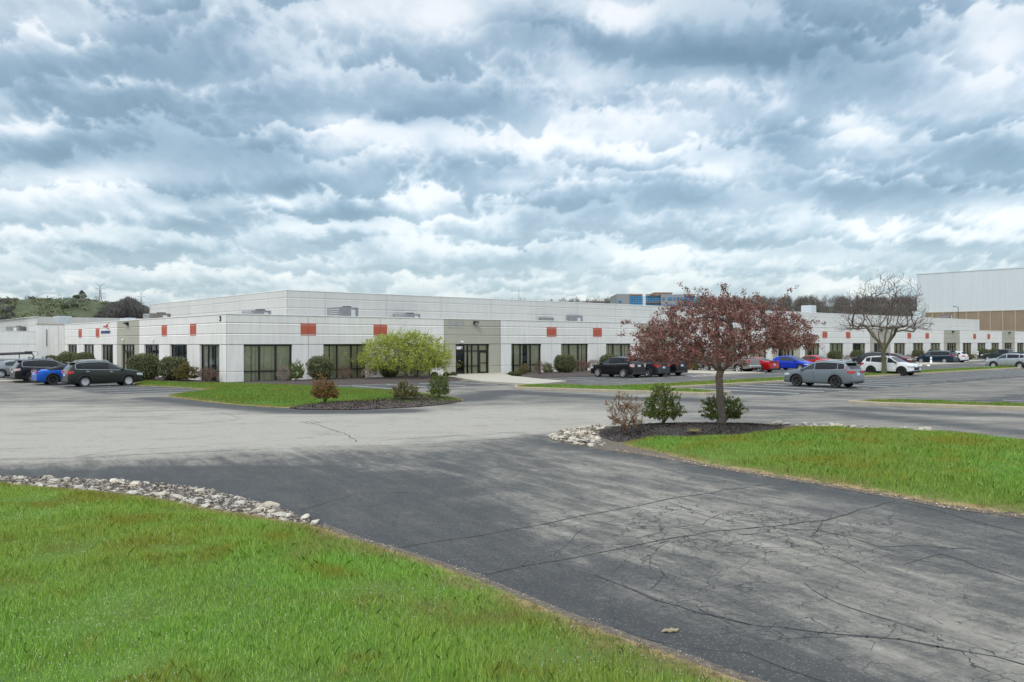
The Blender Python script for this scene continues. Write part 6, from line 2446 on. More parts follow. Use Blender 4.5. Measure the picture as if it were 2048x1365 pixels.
def weeping_tree():
    x, y = G(806, 761)
    x, y = W(12.9, -3.8)
    root = empty('weeping_tree', (x, y, .08))
    tag(root, 'broad weeping tree with fresh yellow green leaves before the facade windows', 'tree')
    trunk = [(0, 0, -.1), (0, 0, .25), (.02, 0, .55)]
    sk = Skeleton(trunk, [0, 0, 1])
    for lb in ([(-.5, -.1, 1.0), (-.9, -.2, 1.6), (-1.3, -.3, 2.4)], [(.45, .1, .95), (1.0, .2, 1.5), (1.6, .3, 2.2)], [(.0, .4, 1.1), (.1, .8, 2.0), (.1, .9, 2.9)],
               [(.1, -.5, 1.1), (.3, -1.0, 1.9), (.4, -1.2, 2.7)]):
        prev = 2
        for p in lb:
            sk.p.append(np.array(p, float))
            sk.par.append(prev)
            prev = len(sk.p) - 1
    T = []
    R_ = 3.9
    while len(T) < 2300:
        v = rng.normal(size=3)
        v /= np.linalg.norm(v)
        r = rng.uniform(.35, 1) ** .5
        p = np.array([v[0] * R_ * r, v[1] * 2.9 * r, 1.75 + v[2] * 2.15 * r if v[2] > 0 else 1.75 + v[2] * 1.7 * r])
        rr = math.hypot(p[0] / R_, p[1] / 2.9)
        if p[2] < .42 + .75 * (1 - rr) or (rr < .3 and p[2] < 1.4): continue
        p[2] += .35 * noise.noise(Vector(p) * .9)
        p[0] *= 1 + .10 * noise.noise(Vector(p) * .7)
        T.append(p)
    for t in ((-4.7, -.6, 2.25), (-4.5, -.8, 2.0), (-4.4, -.5, 1.7), (-4.2, -.6, 1.3), (4.3, -.3, 1.5), (4.35, -.5, 1.1), (4.1, -.3, 2.6), (-.2, 0, 4.1), (.8, -.2, 4.0), (1.9, 0, 3.9), (-1.4, 0, 4.0)):
        T.append(np.array(t))
    sk.reach(T, .22, .02, .06, skip=2)
    r = sk.radii(.006, 2.4, .17)
    link('trunk', sk.mesh('trunk', M['bark_grey'], r), root)
    A = np.array(sk.p)
    P = np.array([A[sk.par[i]] for i in range(len(A))])
    pts = []
    for i in np.where(r < .03)[0]:
        t = rng.random(6)[:, None]
        q = A[i] * t + P[i] * (1 - t)
        q[:, 2] -= rng.exponential(.07, 6)
        pts.append(q)
    pts = np.concatenate(pts)
    link('crown', leaf_mesh('crown', pts, .060, M['leaf_lime'], .08, .5), root)
    print('weeping leaves', len(pts))


def bare_tree():
    x, y = G(1768, 748.5, .12)
    root = empty('bare_tree', (x, y, .12))
    tag(root, 'large leafless tree standing on the grassy median by the white suv', 'tree')
    s = 22.9       # photo pixels per metre here
    trunk = [(0, 0, -.1), (.0, 0, .4), (.0, 0, .9), (-.03, 0, 1.4), (-.08, 0, 1.85)]
    sk = Skeleton(trunk, [0, 0, 1, 2, 3])
    limbs = [[(-.25, 0, 2.5), (-.35, .1, 3.3), (-.35, .1, 4.2), (-.25, 0, 5.0), (.1, .0, 5.9), (.3, 0, 7.0)],
             [(.25, .1, 2.4), (.55, .1, 3.2), (.75, .1, 4.0), (1.0, .2, 4.9), (1.35, .2, 5.7), (1.9, .2, 6.5)],
             [(-.5, -.2, 2.7), (-.95, -.3, 3.4), (-1.3, -.4, 4.1), (-2.0, -.5, 4.7), (-2.7, -.6, 4.9)],
             [(-.2, .3, 2.6), (-.6, .8, 3.3), (-1.0, 1.2, 4.2), (-1.4, 1.5, 5.2)],
             [(.2, -.3, 2.6), (.5, -.9, 3.4), (.7, -1.4, 4.3), (.9, -1.7, 5.3)],
             [(-.3, .0, 5.0), (-.8, 0, 5.6), (-1.1, 0, 6.4), (-1.6, .1, 7.2)],
             [(.9, -.2, 3.75), (1.5, -.3, 3.8), (2.3, -.5, 3.65), (3.1, -.6, 3.75)],
             [(.15, .35, 2.5), (.5, .9, 3.5), (.9, 1.3, 4.6), (1.1, 1.5, 5.8)], [(-.7, -.1, 3.1), (-1.3, 0, 4.2), (-1.9, .1, 5.4), (-2.3, .2, 6.3)],
             [(.5, .1, 3.2), (1.3, .0, 4.2), (2.2, 0, 5.2), (2.9, 0, 6.0)], [(-.35, .1, 4.2), (.3, -.4, 5.2), (.7, -.6, 6.4), (.8, -.6, 7.5)]]
    heads = {5: None}
    for li, lb in enumerate(limbs):
        prev = 4
        if li in (5, 6, 8, 9, 10):
            A = np.array(sk.p)
            prev = int(np.argmin(np.linalg.norm(A - lb[0], axis=1)))
            lb = lb[1:] if li in (5, 8, 9, 10) else lb
        for p in lb:
            sk.p.append(np.array(p, float) + rng.normal(0, .04, 3))
            sk.par.append(prev)
            prev = len(sk.p) - 1
    T = []
    while len(T) < 2600:
        v = rng.normal(size=3)
        v /= np.linalg.norm(v)
        if v[2] < -.35: continue
        r = rng.uniform(.35, 1) ** .5
        lobes = 1 + .22 * noise.noise(Vector(v) * 1.8)
        p = np.array([v[0] * 4.15 * r * lobes, v[1] * 4.0 * r * lobes, 4.4 + v[2] * (4.55 if v[2] > 0 else 2.1) * r * lobes])
        if p[2] > 6.5 and abs(p[0]) > 3.3: continue
        T.append(p)
    sk.reach(T, .22, .012, .05, back=.35, skip=4)
    r = sk.radii(.0068, 2.38, .24)
    r = np.minimum(r, .125)
    r[0:5] = [.24, .22, .19, .185, .19]
    link('trunk', sk.mesh('trunk', M['bark_olive'], np.where(r > .05, r, 0), .05), root)
    link('crown', sk.mesh('crown', mat('twig_bark', (.115, .085, .075), .9, var=.3, vscale=3), np.where(r <= .06, r, 0), .0001), root)
    print('bare nodes', len(sk.p))


# shrub models are built once per kind and variant at unit size (width 1, height 1) and then placed
def shrub_variant(kind, var):
    """returns [(part name, mesh)] for a shrub about 1.8 m wide"""
    out = []
    if kind == 'hedge':
        n = 5200
        p = ball_pts(n, .72)
        p = np.sign(p) * np.abs(p) ** .82
        p = p / np.maximum(1, np.linalg.norm(p ** 2, axis=1) ** .25)[:, None]
        lump = np.array([1 + .13 * noise.noise(Vector(q) * 2.2 + Vector((var * 7, 0, 0))) for q in p])
        p = p * lump[:, None] * (.95, .75, .88) + (0, 0, .86)
        p = p[p[:, 2] > .12]
        low = p[:, 2] < .5
        p[low, :2] *= (.55 + .9 * p[low, 2])[:, None].clip(.5, 1)
        out.append(('crown', leaf_mesh('crown', p, .048, M['leaf_hedge'], .028, .6, .3)))
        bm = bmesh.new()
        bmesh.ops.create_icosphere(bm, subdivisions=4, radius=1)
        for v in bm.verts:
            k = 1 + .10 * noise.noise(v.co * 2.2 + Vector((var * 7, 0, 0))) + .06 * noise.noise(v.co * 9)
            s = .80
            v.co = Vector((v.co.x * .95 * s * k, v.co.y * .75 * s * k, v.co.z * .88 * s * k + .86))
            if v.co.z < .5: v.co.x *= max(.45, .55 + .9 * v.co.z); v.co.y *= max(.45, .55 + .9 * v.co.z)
        me = bpy.data.meshes.new('dark_core')  # solid lumpy core inside the leaf shell, darker than the leaves
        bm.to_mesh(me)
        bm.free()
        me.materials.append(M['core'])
        out.append(('dark_core', me))
        sk = Skeleton([(0, 0, -.05), (0, 0, .05)], [0, 0]).reach([np.array((rng.normal(0, .3), rng.normal(0, .25), rng.uniform(.3, .6))) for _ in range(10)], .15, .02, skip=1)
        out.append(('stem', sk.mesh('stem', M['bark_grey'], sk.radii(.015))))
    elif kind in ('bush', 'bush_sparse'):
        sparse = kind == 'bush_sparse'
        base = [(0, 0, -.05), (0, 0, .04)]
        sk = Skeleton(base, [0, 0])
        for _ in range(16 if sparse else 11):
            a_, q_ = rng.uniform(0, 6.28), rng.uniform(.12, .42)
            prev = 1
            for u_ in (.35, .7, 1.0):
                sk.p.append(np.array((math.cos(a_) * q_ * u_, math.sin(a_) * q_ * u_, .04 + .5 * u_ * rng.uniform(.8, 1.1))))
                sk.par.append(prev)
                prev = len(sk.p) - 1
        T = []
        while len(T) < (560 if sparse else 620):
            v = rng.normal(size=3)
            v /= np.linalg.norm(v)
            if v[2] < -.6: continue
            r = rng.uniform(.3, 1) ** .55
            k = 1 + .5 * noise.noise(Vector(v) * 1.7 + Vector((var * 5, 1, 0)))
            p = np.array([v[0] * .85 * r * k, v[1] * .8 * r * k, .58 + v[2] * (.98 if v[2] > 0 else .5) * r * k])
            fl = .55 + .45 * min(1, p[2] / .6)
            p[:2] *= fl
            if p[2] < .12: continue
            T.append(p)
        sk.reach(T, .09, .010, .0, back=.2, skip=1)
        r = sk.radii(.0048 if sparse else .0035, 2.5, .03)
        return [('stem', sk, r)]
    elif kind == 'twig':
        sk = Skeleton([(0, 0, -.05), (0, 0, .03)], [0, 0])
        T = []
        while len(T) < 1300:
            v = rng.normal(size=3)
            v /= np.linalg.norm(v)
            if v[2] < -.1: continue
            r = rng.uniform(.5, 1) ** .5
            k = 1 + .2 * noise.noise(Vector(v) * 1.5 + Vector((var * 5, 1, 0)))
            p = np.array([v[0] * .9 * r * k, v[1] * .8 * r * k, .72 + v[2] * 1.05 * r * k])
            p[:2] *= .3 + .7 * min(1, p[2] / .7)
            if p[2] > .1: T.append(p)
        for _ in range(22):
            a_, q_ = rng.uniform(0, 6.28), rng.uniform(.1, .5)
            prev = 1
            for u_ in (.4, .75, 1.0):
                sk.p.append(np.array((math.cos(a_) * q_ * u_, math.sin(a_) * q_ * u_, .04 + .6 * u_ * rng.uniform(.8, 1.1))))
                sk.par.append(prev)
                prev = len(sk.p) - 1
        sk.reach(T, .10, .008, 0, back=.1, skip=1)
        return [('stem', sk, sk.radii(.0068, 2.9, .022))]
    elif kind == 'ball':
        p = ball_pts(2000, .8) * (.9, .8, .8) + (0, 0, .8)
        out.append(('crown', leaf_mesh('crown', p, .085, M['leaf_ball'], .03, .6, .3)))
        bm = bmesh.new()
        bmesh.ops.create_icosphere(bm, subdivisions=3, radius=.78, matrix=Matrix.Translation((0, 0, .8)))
        me = bpy.data.meshes.new('dark_core')  # plain solid core filling the ball, darker than its leaves
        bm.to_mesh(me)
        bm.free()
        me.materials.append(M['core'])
        out.append(('dark_core', me))
    elif kind == 'ground':
        p = ball_pts(900, .3)
        p[:, 2] = np.abs(p[:, 2])
        p = p * (.95, .7, .75)
        out.append(('foliage', leaf_mesh('foliage', p, .11, M['leaf_juniper'], .05, .35, .3)))
        sk = Skeleton([(0, 0, -.02), (0, 0, .05)], [0, 0]).reach([q for q in p[:20]], .3, .02, skip=1)
        out.append(('stem', sk.mesh('stem', M['bark_grey'], sk.radii(.02))))
    return out


_shrubs = {}


def shrub(kind, var, leafmat, x, y, wid, hgt, name, label, group, z=0.0, cat='shrub'):
    key = (kind, var, leafmat)
    if key not in _shrubs:
        b = shrub_variant(kind, var)
        if kind in ('bush', 'bush_sparse', 'twig'):
            _, sk, r = b[0]
            stem_m = {'twig': M.get(leafmat, M['twig_brown'])}.get(kind, M['twig_brown'] if kind == 'bush_sparse' else M['bark'])
            A = np.array(sk.p)
            P = np.array([A[sk.par[i]] for i in range(len(A))])
            b = [('stem', sk.mesh('stem', stem_m, r))]
            if kind != 'twig':
                pts = []
                for i in np.where((r < .0075) & (A[:, 2] > .16))[0]:
                    k = 4 if kind == 'bush_sparse' else 9
                    t = rng.random(k)[:, None]
                    if kind == 'bush_sparse' and rng.random() < (.4 if A[i][2] < .8 else .05): continue
                    pts.append(A[i] * t + P[i] * (1 - t))
                pts = np.concatenate(pts)
                b.append(('foliage', leaf_mesh('foliage', pts, .026 if kind == 'bush_sparse' else .030, M[leafmat], .028, .6)))
        _shrubs[key] = b
    sx, sz = {'hedge': (1.95, 1.75), 'bush': (1.62, 1.58), 'bush_sparse': (1.62, 1.58), 'twig': (1.75, 1.75), 'ball': (1.8, 1.6), 'ground': (1.9, .85)}[kind]
    root = empty(name, (x, y, z), rng.uniform(-.5, .5) + (math.pi if rng.random() < .5 else 0) + ROT * 0)
    root.scale = (wid / sx, wid / sx * .95, hgt / sz)
    tag(root, label, cat, group)
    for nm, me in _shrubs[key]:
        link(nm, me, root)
    return root


def place_shrubs():
    gL, gR = 'shrubs planted along the left facade', 'shrubs planted along the long front'
    gI, gJ = 'bushes in the lawn island mulch', 'bushes in the roadside mulch bed'
    def S(kind, leaf, px, base, wpx, hpx, name, label, group, var=0, ab=None, z=0.0, wall=None, hscale=1):
        x, y = G(px, base, z)
        a, b = AB(x, y)
        if wall == 'R' and b > -1.0: # slide along the sight line until it clears the wall
            d = np.array((x, y)) / math.hypot(x, y)
            k = (b + 1.0) / (d[0] * V[0] + d[1] * V[1])
            x, y = x - d[0] * k, y - d[1] * k
        if wall == 'L' and a > -1.0:
            d = np.array((x, y)) / math.hypot(x, y)
            k = (a + 1.0) / (d[0] * U[0] + d[1] * U[1])
            x, y = x - d[0] * k, y - d[1] * k
        if ab is not None:       # sight line through px, at this distance out from the wall
            t = (px - CX) / F
            if wall == 'R':
                # solve b = ab along the ray
                d = np.array((t, 1.0))
                k = (ab + (C0[0] * V[0] + C0[1] * V[1])) / (d[0] * V[0] + d[1] * V[1])
            else:
                d = np.array((t, 1.0))
                k = (ab + (C0[0] * U[0] + C0[1] * U[1])) / (d[0] * U[0] + d[1] * U[1])
            x, y = d * k
        m = y / F
        hh = hpx * m
        if ab is not None: hh = H + (687.4 - ROLL * (px - 453) - (base - hpx)) * m      # top is what shows, base hidden
        shrub(kind, var, leaf, x, y, wpx * m, max(.15, hh) * hscale, name, label, group, z)
    # bushes round the two mulch islands
    S('bush', 'leaf_rust', 650, 806, 56, 54, 'rust_bush', 'rust coloured bush at the left end of the island mulch', gI, 1, z=.14)
    S('bush', 'leaf_mixed', 810, 802, 54, 42, 'mixed_bush', 'low mixed green and bronze bush, middle of the lawn island mulch', gI, 2, z=.14)
    S('bush', 'leaf_green', 878, 798, 48, 50, 'green_bush', 'deep green upright bush at the right tip of the lawn island mulch', gI, 3, z=.12)
    S('bush_sparse', 'leaf_rust', 1250, 866, 76, 84, 'sparse_bush', 'sparse orange brown bush nearest the pale rocks', gJ, 1, z=.16)
    S('bush', 'leaf_green', 1325, 852, 80, 82, 'green_bush', 'dense green bush between the sparse brown bush and the crabapple', gJ, 4, z=.16)
    S('bush', 'leaf_green', 1447, 848.5, 86, 64, 'green_bush', 'wide green bush right behind the crabapple trunk', gJ, 5, z=.14)
    # left facade
    S('hedge', '', 137, 730, 50, 27, 'clipped_hedge', 'clipped hedge above the blue coupe, left of its twin', gL, 0, ab=-2.0, wall='L')
    S('hedge', '', 168, 732, 46, 28, 'clipped_hedge', 'clipped hedge right above the dark green grey suv', gL, 1, ab=-2.0, wall='L')
    S('hedge', 'leaf_olive', 102, 728, 27, 18, 'olive_hedge', 'small olive rounded hedge at the far end of the left facade', gL, 2, ab=-2.2, wall='L')
    S('twig', 'twig_brown', 138, 745, 34, 22, 'brown_twig_shrub', 'low brown twig shrub showing between the black suv and the suv in front', gL, 0, ab=-3.2, wall='L')
    S('hedge', '', 288, 764, 64, 58, 'clipped_hedge', 'big clipped hedge covering the left entrance door', gL, 2, wall='L')
    S('hedge', '', 347, 764, 60, 52, 'clipped_hedge', 'big clipped hedge between the brown twig shrub and the olive bush', gL, 1, wall='L')
    S('twig', 'twig_brown', 307, 762, 36, 39, 'brown_twig_shrub', 'brown twig shrub squeezed between two big clipped hedges', gL, 1, wall='L')
    S('bush', 'leaf_olive', 374, 765, 48, 40, 'olive_bush', 'olive yellow bush in front of the left facade', gL, 2, wall='L')
    S('twig', 'twig_brown', 416, 766, 44, 34, 'brown_twig_shrub', 'reddish twig shrub beside the white building corner', gL, 2, wall='L')
    # right facade, left of the entrance
    for px, k in ((498, 'left'), (529, 'middle'), (551, 'right')):
        S('ground', '', px, 768, 13, 4.5, 'groundcover_plant', f'small bright green ground plant below the first window, {k} one of three', gR, 0, wall='R')
    S('twig', 'twig_grey', 567, 766.5, 31, 38, 'grey_twig_shrub', 'pale grey leafless shrub before the first front window', gR, 0, wall='R')
    S('bush', 'leaf_green', 592, 765, 33, 42, 'green_bush', 'green bush just right of the pale leafless shrub', gR, 1, wall='R')
    S('hedge', '', 641, 763, 58, 52, 'clipped_hedge', 'big round clipped hedge between the two nearest front windows', gR, 0, wall='R')
    S('twig', 'twig_brown', 688, 762, 36, 31, 'brown_twig_shrub', 'dense brown twig shrub under the second front window', gR, 1, wall='R')
    S('twig', 'twig_grey', 738, 761, 34, 28, 'grey_twig_shrub', 'small grey twig shrub left of the weeping tree trunk', gR, 1, wall='R')
    S('hedge', '', 778, 758, 38, 36, 'clipped_hedge', 'dark clipped hedge under the weeping tree', gR, 1, wall='R')
    S('twig', 'twig_brown', 833, 757, 30, 24, 'brown_twig_shrub', 'twig shrub under the right side of the weeping tree', gR, 2, wall='R')
    S('ball', '', 869, 756, 15, 12, 'box_ball', 'small clipped ball half behind the green island bush', gR, 0, wall='R')
    S('ball', '', 893, 755, 15, 10.5, 'box_ball', 'clipped ball left of the pair beside the numbered entrance', gR, 0, wall='R')
    S('ball', '', 907, 754.5, 15, 10.5, 'box_ball', 'clipped ball right against the numbered entrance', gR, 0, wall='R')
    S('ground', '', 898, 758.5, 13, 4.5, 'groundcover_plant', 'bright green ground plant below the entrance ball shrubs', gR, 0, wall='R')
    # right of the entrance
    S('ball', '', 1022.5, 752.5, 14, 9, 'box_ball', 'clipped ball at the left of the second planting bed', gR, 0, wall='R')
    S('ball', '', 1036, 753.5, 16, 11, 'box_ball', 'slightly larger clipped ball in the second planting bed', gR, 0, wall='R')
    S('bush', 'leaf_mixed', 1047, 751, 27, 24, 'mixed_bush', 'open green bush before the window right of the entrance', gR, 1, wall='R')
    S('ground', '', 1046, 755, 13, 4, 'groundcover_plant', 'bright green ground plant under the open bush, left one', gR, 0, wall='R')
    S('ground', '', 1061, 755, 14, 4, 'groundcover_plant', 'bright green ground plant under the open bush, right one', gR, 0, wall='R')
    S('twig', 'twig_brown', 1079, 751.5, 24, 31, 'brown_twig_shrub', 'thin brown twig shrub left of the small green bush', gR, 0, wall='R')
    S('bush', 'leaf_green', 1096, 749.5, 23, 26, 'green_bush', 'small green bush left of the square clipped hedge', gR, 2, wall='R')
    S('hedge', '', 1130, 748, 48, 40, 'clipped_hedge', 'square clipped hedge below the second red panel pair', gR, 2, wall='R')
    S('twig', 'twig_brown', 1163, 746, 34, 27, 'brown_twig_shrub', 'brown twig hedge section just right of the square hedge', gR, 1, wall='R')
    S('twig', 'twig_brown', 1188, 745, 36, 27, 'brown_twig_shrub', 'brown twig hedge section behind the black suv\'s nose', gR, 2, wall='R')
    S('hedge', '', 1219, 742, 44, 34, 'clipped_hedge', 'clipped hedge rising behind the first black suv', gR, 0, ab=-1.6, wall='R')
    S('bush', 'leaf_rust', 1372, 744, 26, 22, 'rust_bush', 'small reddish bush behind the second pale walk', gR, 1, wall='R')
    S('bush', 'leaf_green', 1400, 743, 34, 30, 'green_bush', 'dark green bush behind the grey pickup nose', gR, 3, wall='R')
    S('ball', '', 1390, 743.5, 14, 8, 'box_ball', 'olive ball shrub left of the grey pickup', gR, 0, wall='R')
    # far stretch
    S('hedge', '', 1670, 730, 32, 29, 'clipped_hedge', 'clipped hedge above the blue grey suv roof', gR, 1, ab=-1.6, wall='R')
    S('twig', 'twig_brown', 1696, 727, 18, 18, 'brown_twig_shrub', 'brown twig shrub between two hedges above the blue grey suv', gR, 0, ab=-1.6, wall='R')
    S('hedge', '', 1714, 728, 28, 28, 'clipped_hedge', 'clipped hedge above the slate wagon nose', gR, 2, ab=-1.6, wall='R')
    S('twig', 'twig_brown', 1818, 725, 22, 16, 'brown_twig_shrub', 'twig shrub between the maroon sedan and navy minivan', gR, 1, ab=-2.0, wall='R')
    S('hedge', '', 1836, 724, 27, 25, 'clipped_hedge', 'clipped hedge behind the navy minivan nose', gR, 0, ab=-1.6, wall='R')
    S('hedge', '', 1869, 724, 30, 26, 'clipped_hedge', 'clipped hedge showing over the navy minivan roof', gR, 1, ab=-1.6, wall='R')
    S('bush', 'leaf_olive', 1941, 722, 16, 14, 'olive_bush', 'spiky olive bush left of the small green sign', gR, 1, ab=-1.8, wall='R')
    S('ball', '', 1938, 721, 13, 6.5, 'box_ball', 'yellowish ball shrub at the foot of the spiky olive bush', gR, 0, ab=-3.2, wall='R')
    S('twig', 'twig_grey', 1951, 721, 14, 13, 'grey_twig_shrub', 'grey twig shrub just left of the small green sign', gR, 0, ab=-2.2, wall='R')
    S('hedge', '', 1966, 722, 26, 25, 'clipped_hedge', 'clipped hedge right behind the small green sign', gR, 2, ab=-1.6, wall='R')
    S('hedge', '', 1990, 721, 25, 24, 'clipped_hedge', 'clipped hedge left of the far blue suv', gR, 0, ab=-1.6, wall='R')
    S('twig', 'twig_brown', 1980, 721, 14, 16, 'brown_twig_shrub', 'brown twig shrub between the two far hedges', gR, 1, ab=-2.6, wall='R')


crabapple()
weeping_tree()
bare_tree()
place_shrubs()


# ------------------------------------------------------------------ rocks
def rocks():
    mt, nt, p = newmat('riprap')
    oi = nd(nt, 'ShaderNodeObjectInfo').outputs['Random']
    tc = nd(nt, 'ShaderNodeTexCoord').outputs['Object']
    c = ramp(nt, oi, [(0, (.50, .44, .36)), (.3, (.62, .57, .48)), (.55, (.45, .42, .37)), (.75, (.57, .47, .34)), (.9, (.70, .66, .58)), (1, (.50, .34, .24))])
    c = mixc(nt, mth(nt, 'MULTIPLY', ramp(nt, noi(nt, tc, 7, 6, .7), [(.4, 0), (.65, 1)]), .55), c, (.20, .175, .145))
    nt.links.new(c, p.inputs['Base Color'])
    p.inputs['Roughness'].default_value = .9
    b = nd(nt, 'ShaderNodeBump', None, {'Strength': .8, 'Distance': .02, 'Height': noi(nt, tc, 11, 6, .7)})
    nt.links.new(b.outputs[0], p.inputs['Normal'])
    shapes = []
    for k in range(9):
        bm = bmesh.new()
        pts = rng.normal(size=(15, 3))
        pts /= np.linalg.norm(pts, axis=1)[:, None]
        pts *= rng.uniform(.75, 1.05, (15, 1))
        for q in pts: bm.verts.new((q[0] * .5, q[1] * .36, q[2] * .24))
        bmesh.ops.convex_hull(bm, input=bm.verts)
        bmesh.ops.delete(bm, geom=[v for v in bm.verts if not v.link_faces], context='VERTS')
        bmesh.ops.bevel(bm, geom=bm.edges[:] + bm.verts[:], offset=.035, segments=2, affect='EDGES', profile=.6)
        bmesh.ops.triangulate(bm, faces=bm.faces)
        bmesh.ops.subdivide_edges(bm, edges=bm.edges, cuts=1)
        for v in bm.verts: v.co += v.co.normalized() * .03 * noise.noise(v.co * 8 + Vector((k, 0, 0)))
        me = bpy.data.meshes.new('rock')
        bm.to_mesh(me)
        bm.free()
        me.materials.append(mt)
        for pl in me.polygons: pl.use_smooth = True
        me.set_sharp_from_angle(angle=math.radians(32))
        shapes.append(me)
    def scatter(poly, n, s0, s1, label, group, zb, dmin=.75, zjit=.05):
        P = sample_poly(poly, n * 14)
        ang = 0
        kept = []
        for q in P:
            s = rng.uniform(s0, s1) if rng.random() < .75 else rng.uniform(s0, s0 * 1.3)
            if all((q[0] - k[0]) ** 2 + (q[1] - k[1]) ** 2 > (dmin * .5 * (s + k[2])) ** 2 for k in kept):
                kept.append((q[0], q[1], s))
                if len(kept) >= n: break
        for x, y, s in kept:
            o = link('rock', shapes[rng.integers(9)], loc=(x, y, zb + s * rng.uniform(.04, .13) + rng.uniform(0, zjit)))
            o.rotation_euler = (rng.normal(0, .14), rng.normal(0, .14), rng.uniform(0, 6.28))
            o.scale = (s, s * rng.uniform(.85, 1.15), s * rng.uniform(.6, .9))
            tag(o, label, 'rock', group)
        return kept
    scatter(RIP_LEFT, 188, .17, .42, 'pale broken rock in the strip along the front lawn edge', 'pale rocks along the front lawn edge', -.02, .56, .015)
    scatter(RIP_R, 76, .20, .46, 'pale broken rock heaped at the left tip of the roadside bed', 'pale rocks heaped at the tip of the roadside bed', .0, .55, .03)
    back = gp([(1215, 853), (1290, 850), (1400, 849), (1570, 851.5), (1700, 856), (1860, 864)])
    i = 0
    for px in list(range(1345, 1450, 24)) + list(range(1545, 1860, 11)):
        py = 850.5 if px < 1570 else 851 + (px - 1570) * .042
        x, y = G(px + rng.uniform(-5, 5), py + rng.uniform(-1.2, .8), .05)
        s = rng.uniform(.14, .30) if rng.random() < .7 else rng.uniform(.30, .48)
        o = link('rock', shapes[rng.integers(9)], loc=(x, y, .06 + s * .1))
        o.rotation_euler = (rng.normal(0, .2), rng.normal(0, .2), rng.uniform(-.6, .6))
        o.scale = (s, s, s)
        tag(o, 'pale rock in the loose row along the back edge of the roadside bed', 'rock', 'pale rocks in a row behind the roadside bed')
    # stone grit between the larger pieces
    gm = foliage_mat('grit', [(.18, .155, .125), (.32, .28, .23), (.45, .41, .36)], 0, .9)
    chips('gravel', RIP_LEFT, 200, .03, gm, .02, .1)
    chips('gravel', RIP_R, 120, .05, gm, .05, .1)
    fe = ROAD_EDGE_FRONT[8:]
    strip = [(p[0] + .09, p[1] + .02) for p in fe] + [(p[0] - .12, p[1] - .08) for p in reversed(fe)]
    chips('gravel', strip, 260, .011, foliage_mat('edge_grit', [(.12, .10, .085), (.25, .22, .19), (.40, .37, .33)], 0, .9), .012, .2)
    er = gp([(1230, 903), (1299, 912), (1402, 932), (1553, 957), (1660, 974), (1805, 1000), (1888, 1016), (2048, 1037), (2350, 1077)])
    strip = [(p[0] - .03, p[1] - .08) for p in er] + [(p[0] + .05, p[1] + .25) for p in reversed(er)]
    chips('gravel', strip, 260, .018, foliage_mat('leaf_litter', [(.42, .30, .17), (.30, .20, .12), (.55, .50, .42), (.20, .14, .09)], 0, .9), .02, .2)


rocks()


# ------------------------------------------------------------------ hills, woods and pylons
def ridge_profile(px):
    """height of the skyline ground above the horizon, photo pixels, as seen in that direction"""
    tab = [(-900, 70), (-300, 82), (0, 87), (60, 86), (78, 84), (150, 84), (170, 83), (205, 78), (240, 70), (300, 64), (400, 60), (760, 60), (1000, 64), (1234, 68), (1400, 72), (1660, 70), (1834, 74), (2100, 74), (2900, 60)]
    return np.interp(px, [t[0] for t in tab], [t[1] for t in tab])


def hill_z(x, y):
    px = CX + F * x / max(y, 1)
    D = math.hypot(x, y)
    R0 = 620 if px < 500 else 620 + min(1, (px - 500) / 300) * 280
    hmax = H + ridge_profile(px) * R0 / F
    t = (y - (R0 - 330)) / 330
    t = max(0.0, min(1.0, t))
    s = t * t * (3 - 2 * t)
    k = s * hmax
    if y > R0: k = hmax - 0.02 * (y - R0)
    k += 2.2 * noise.noise(Vector((x * .012, y * .012, 0))) * s
    return max(-.5, k)


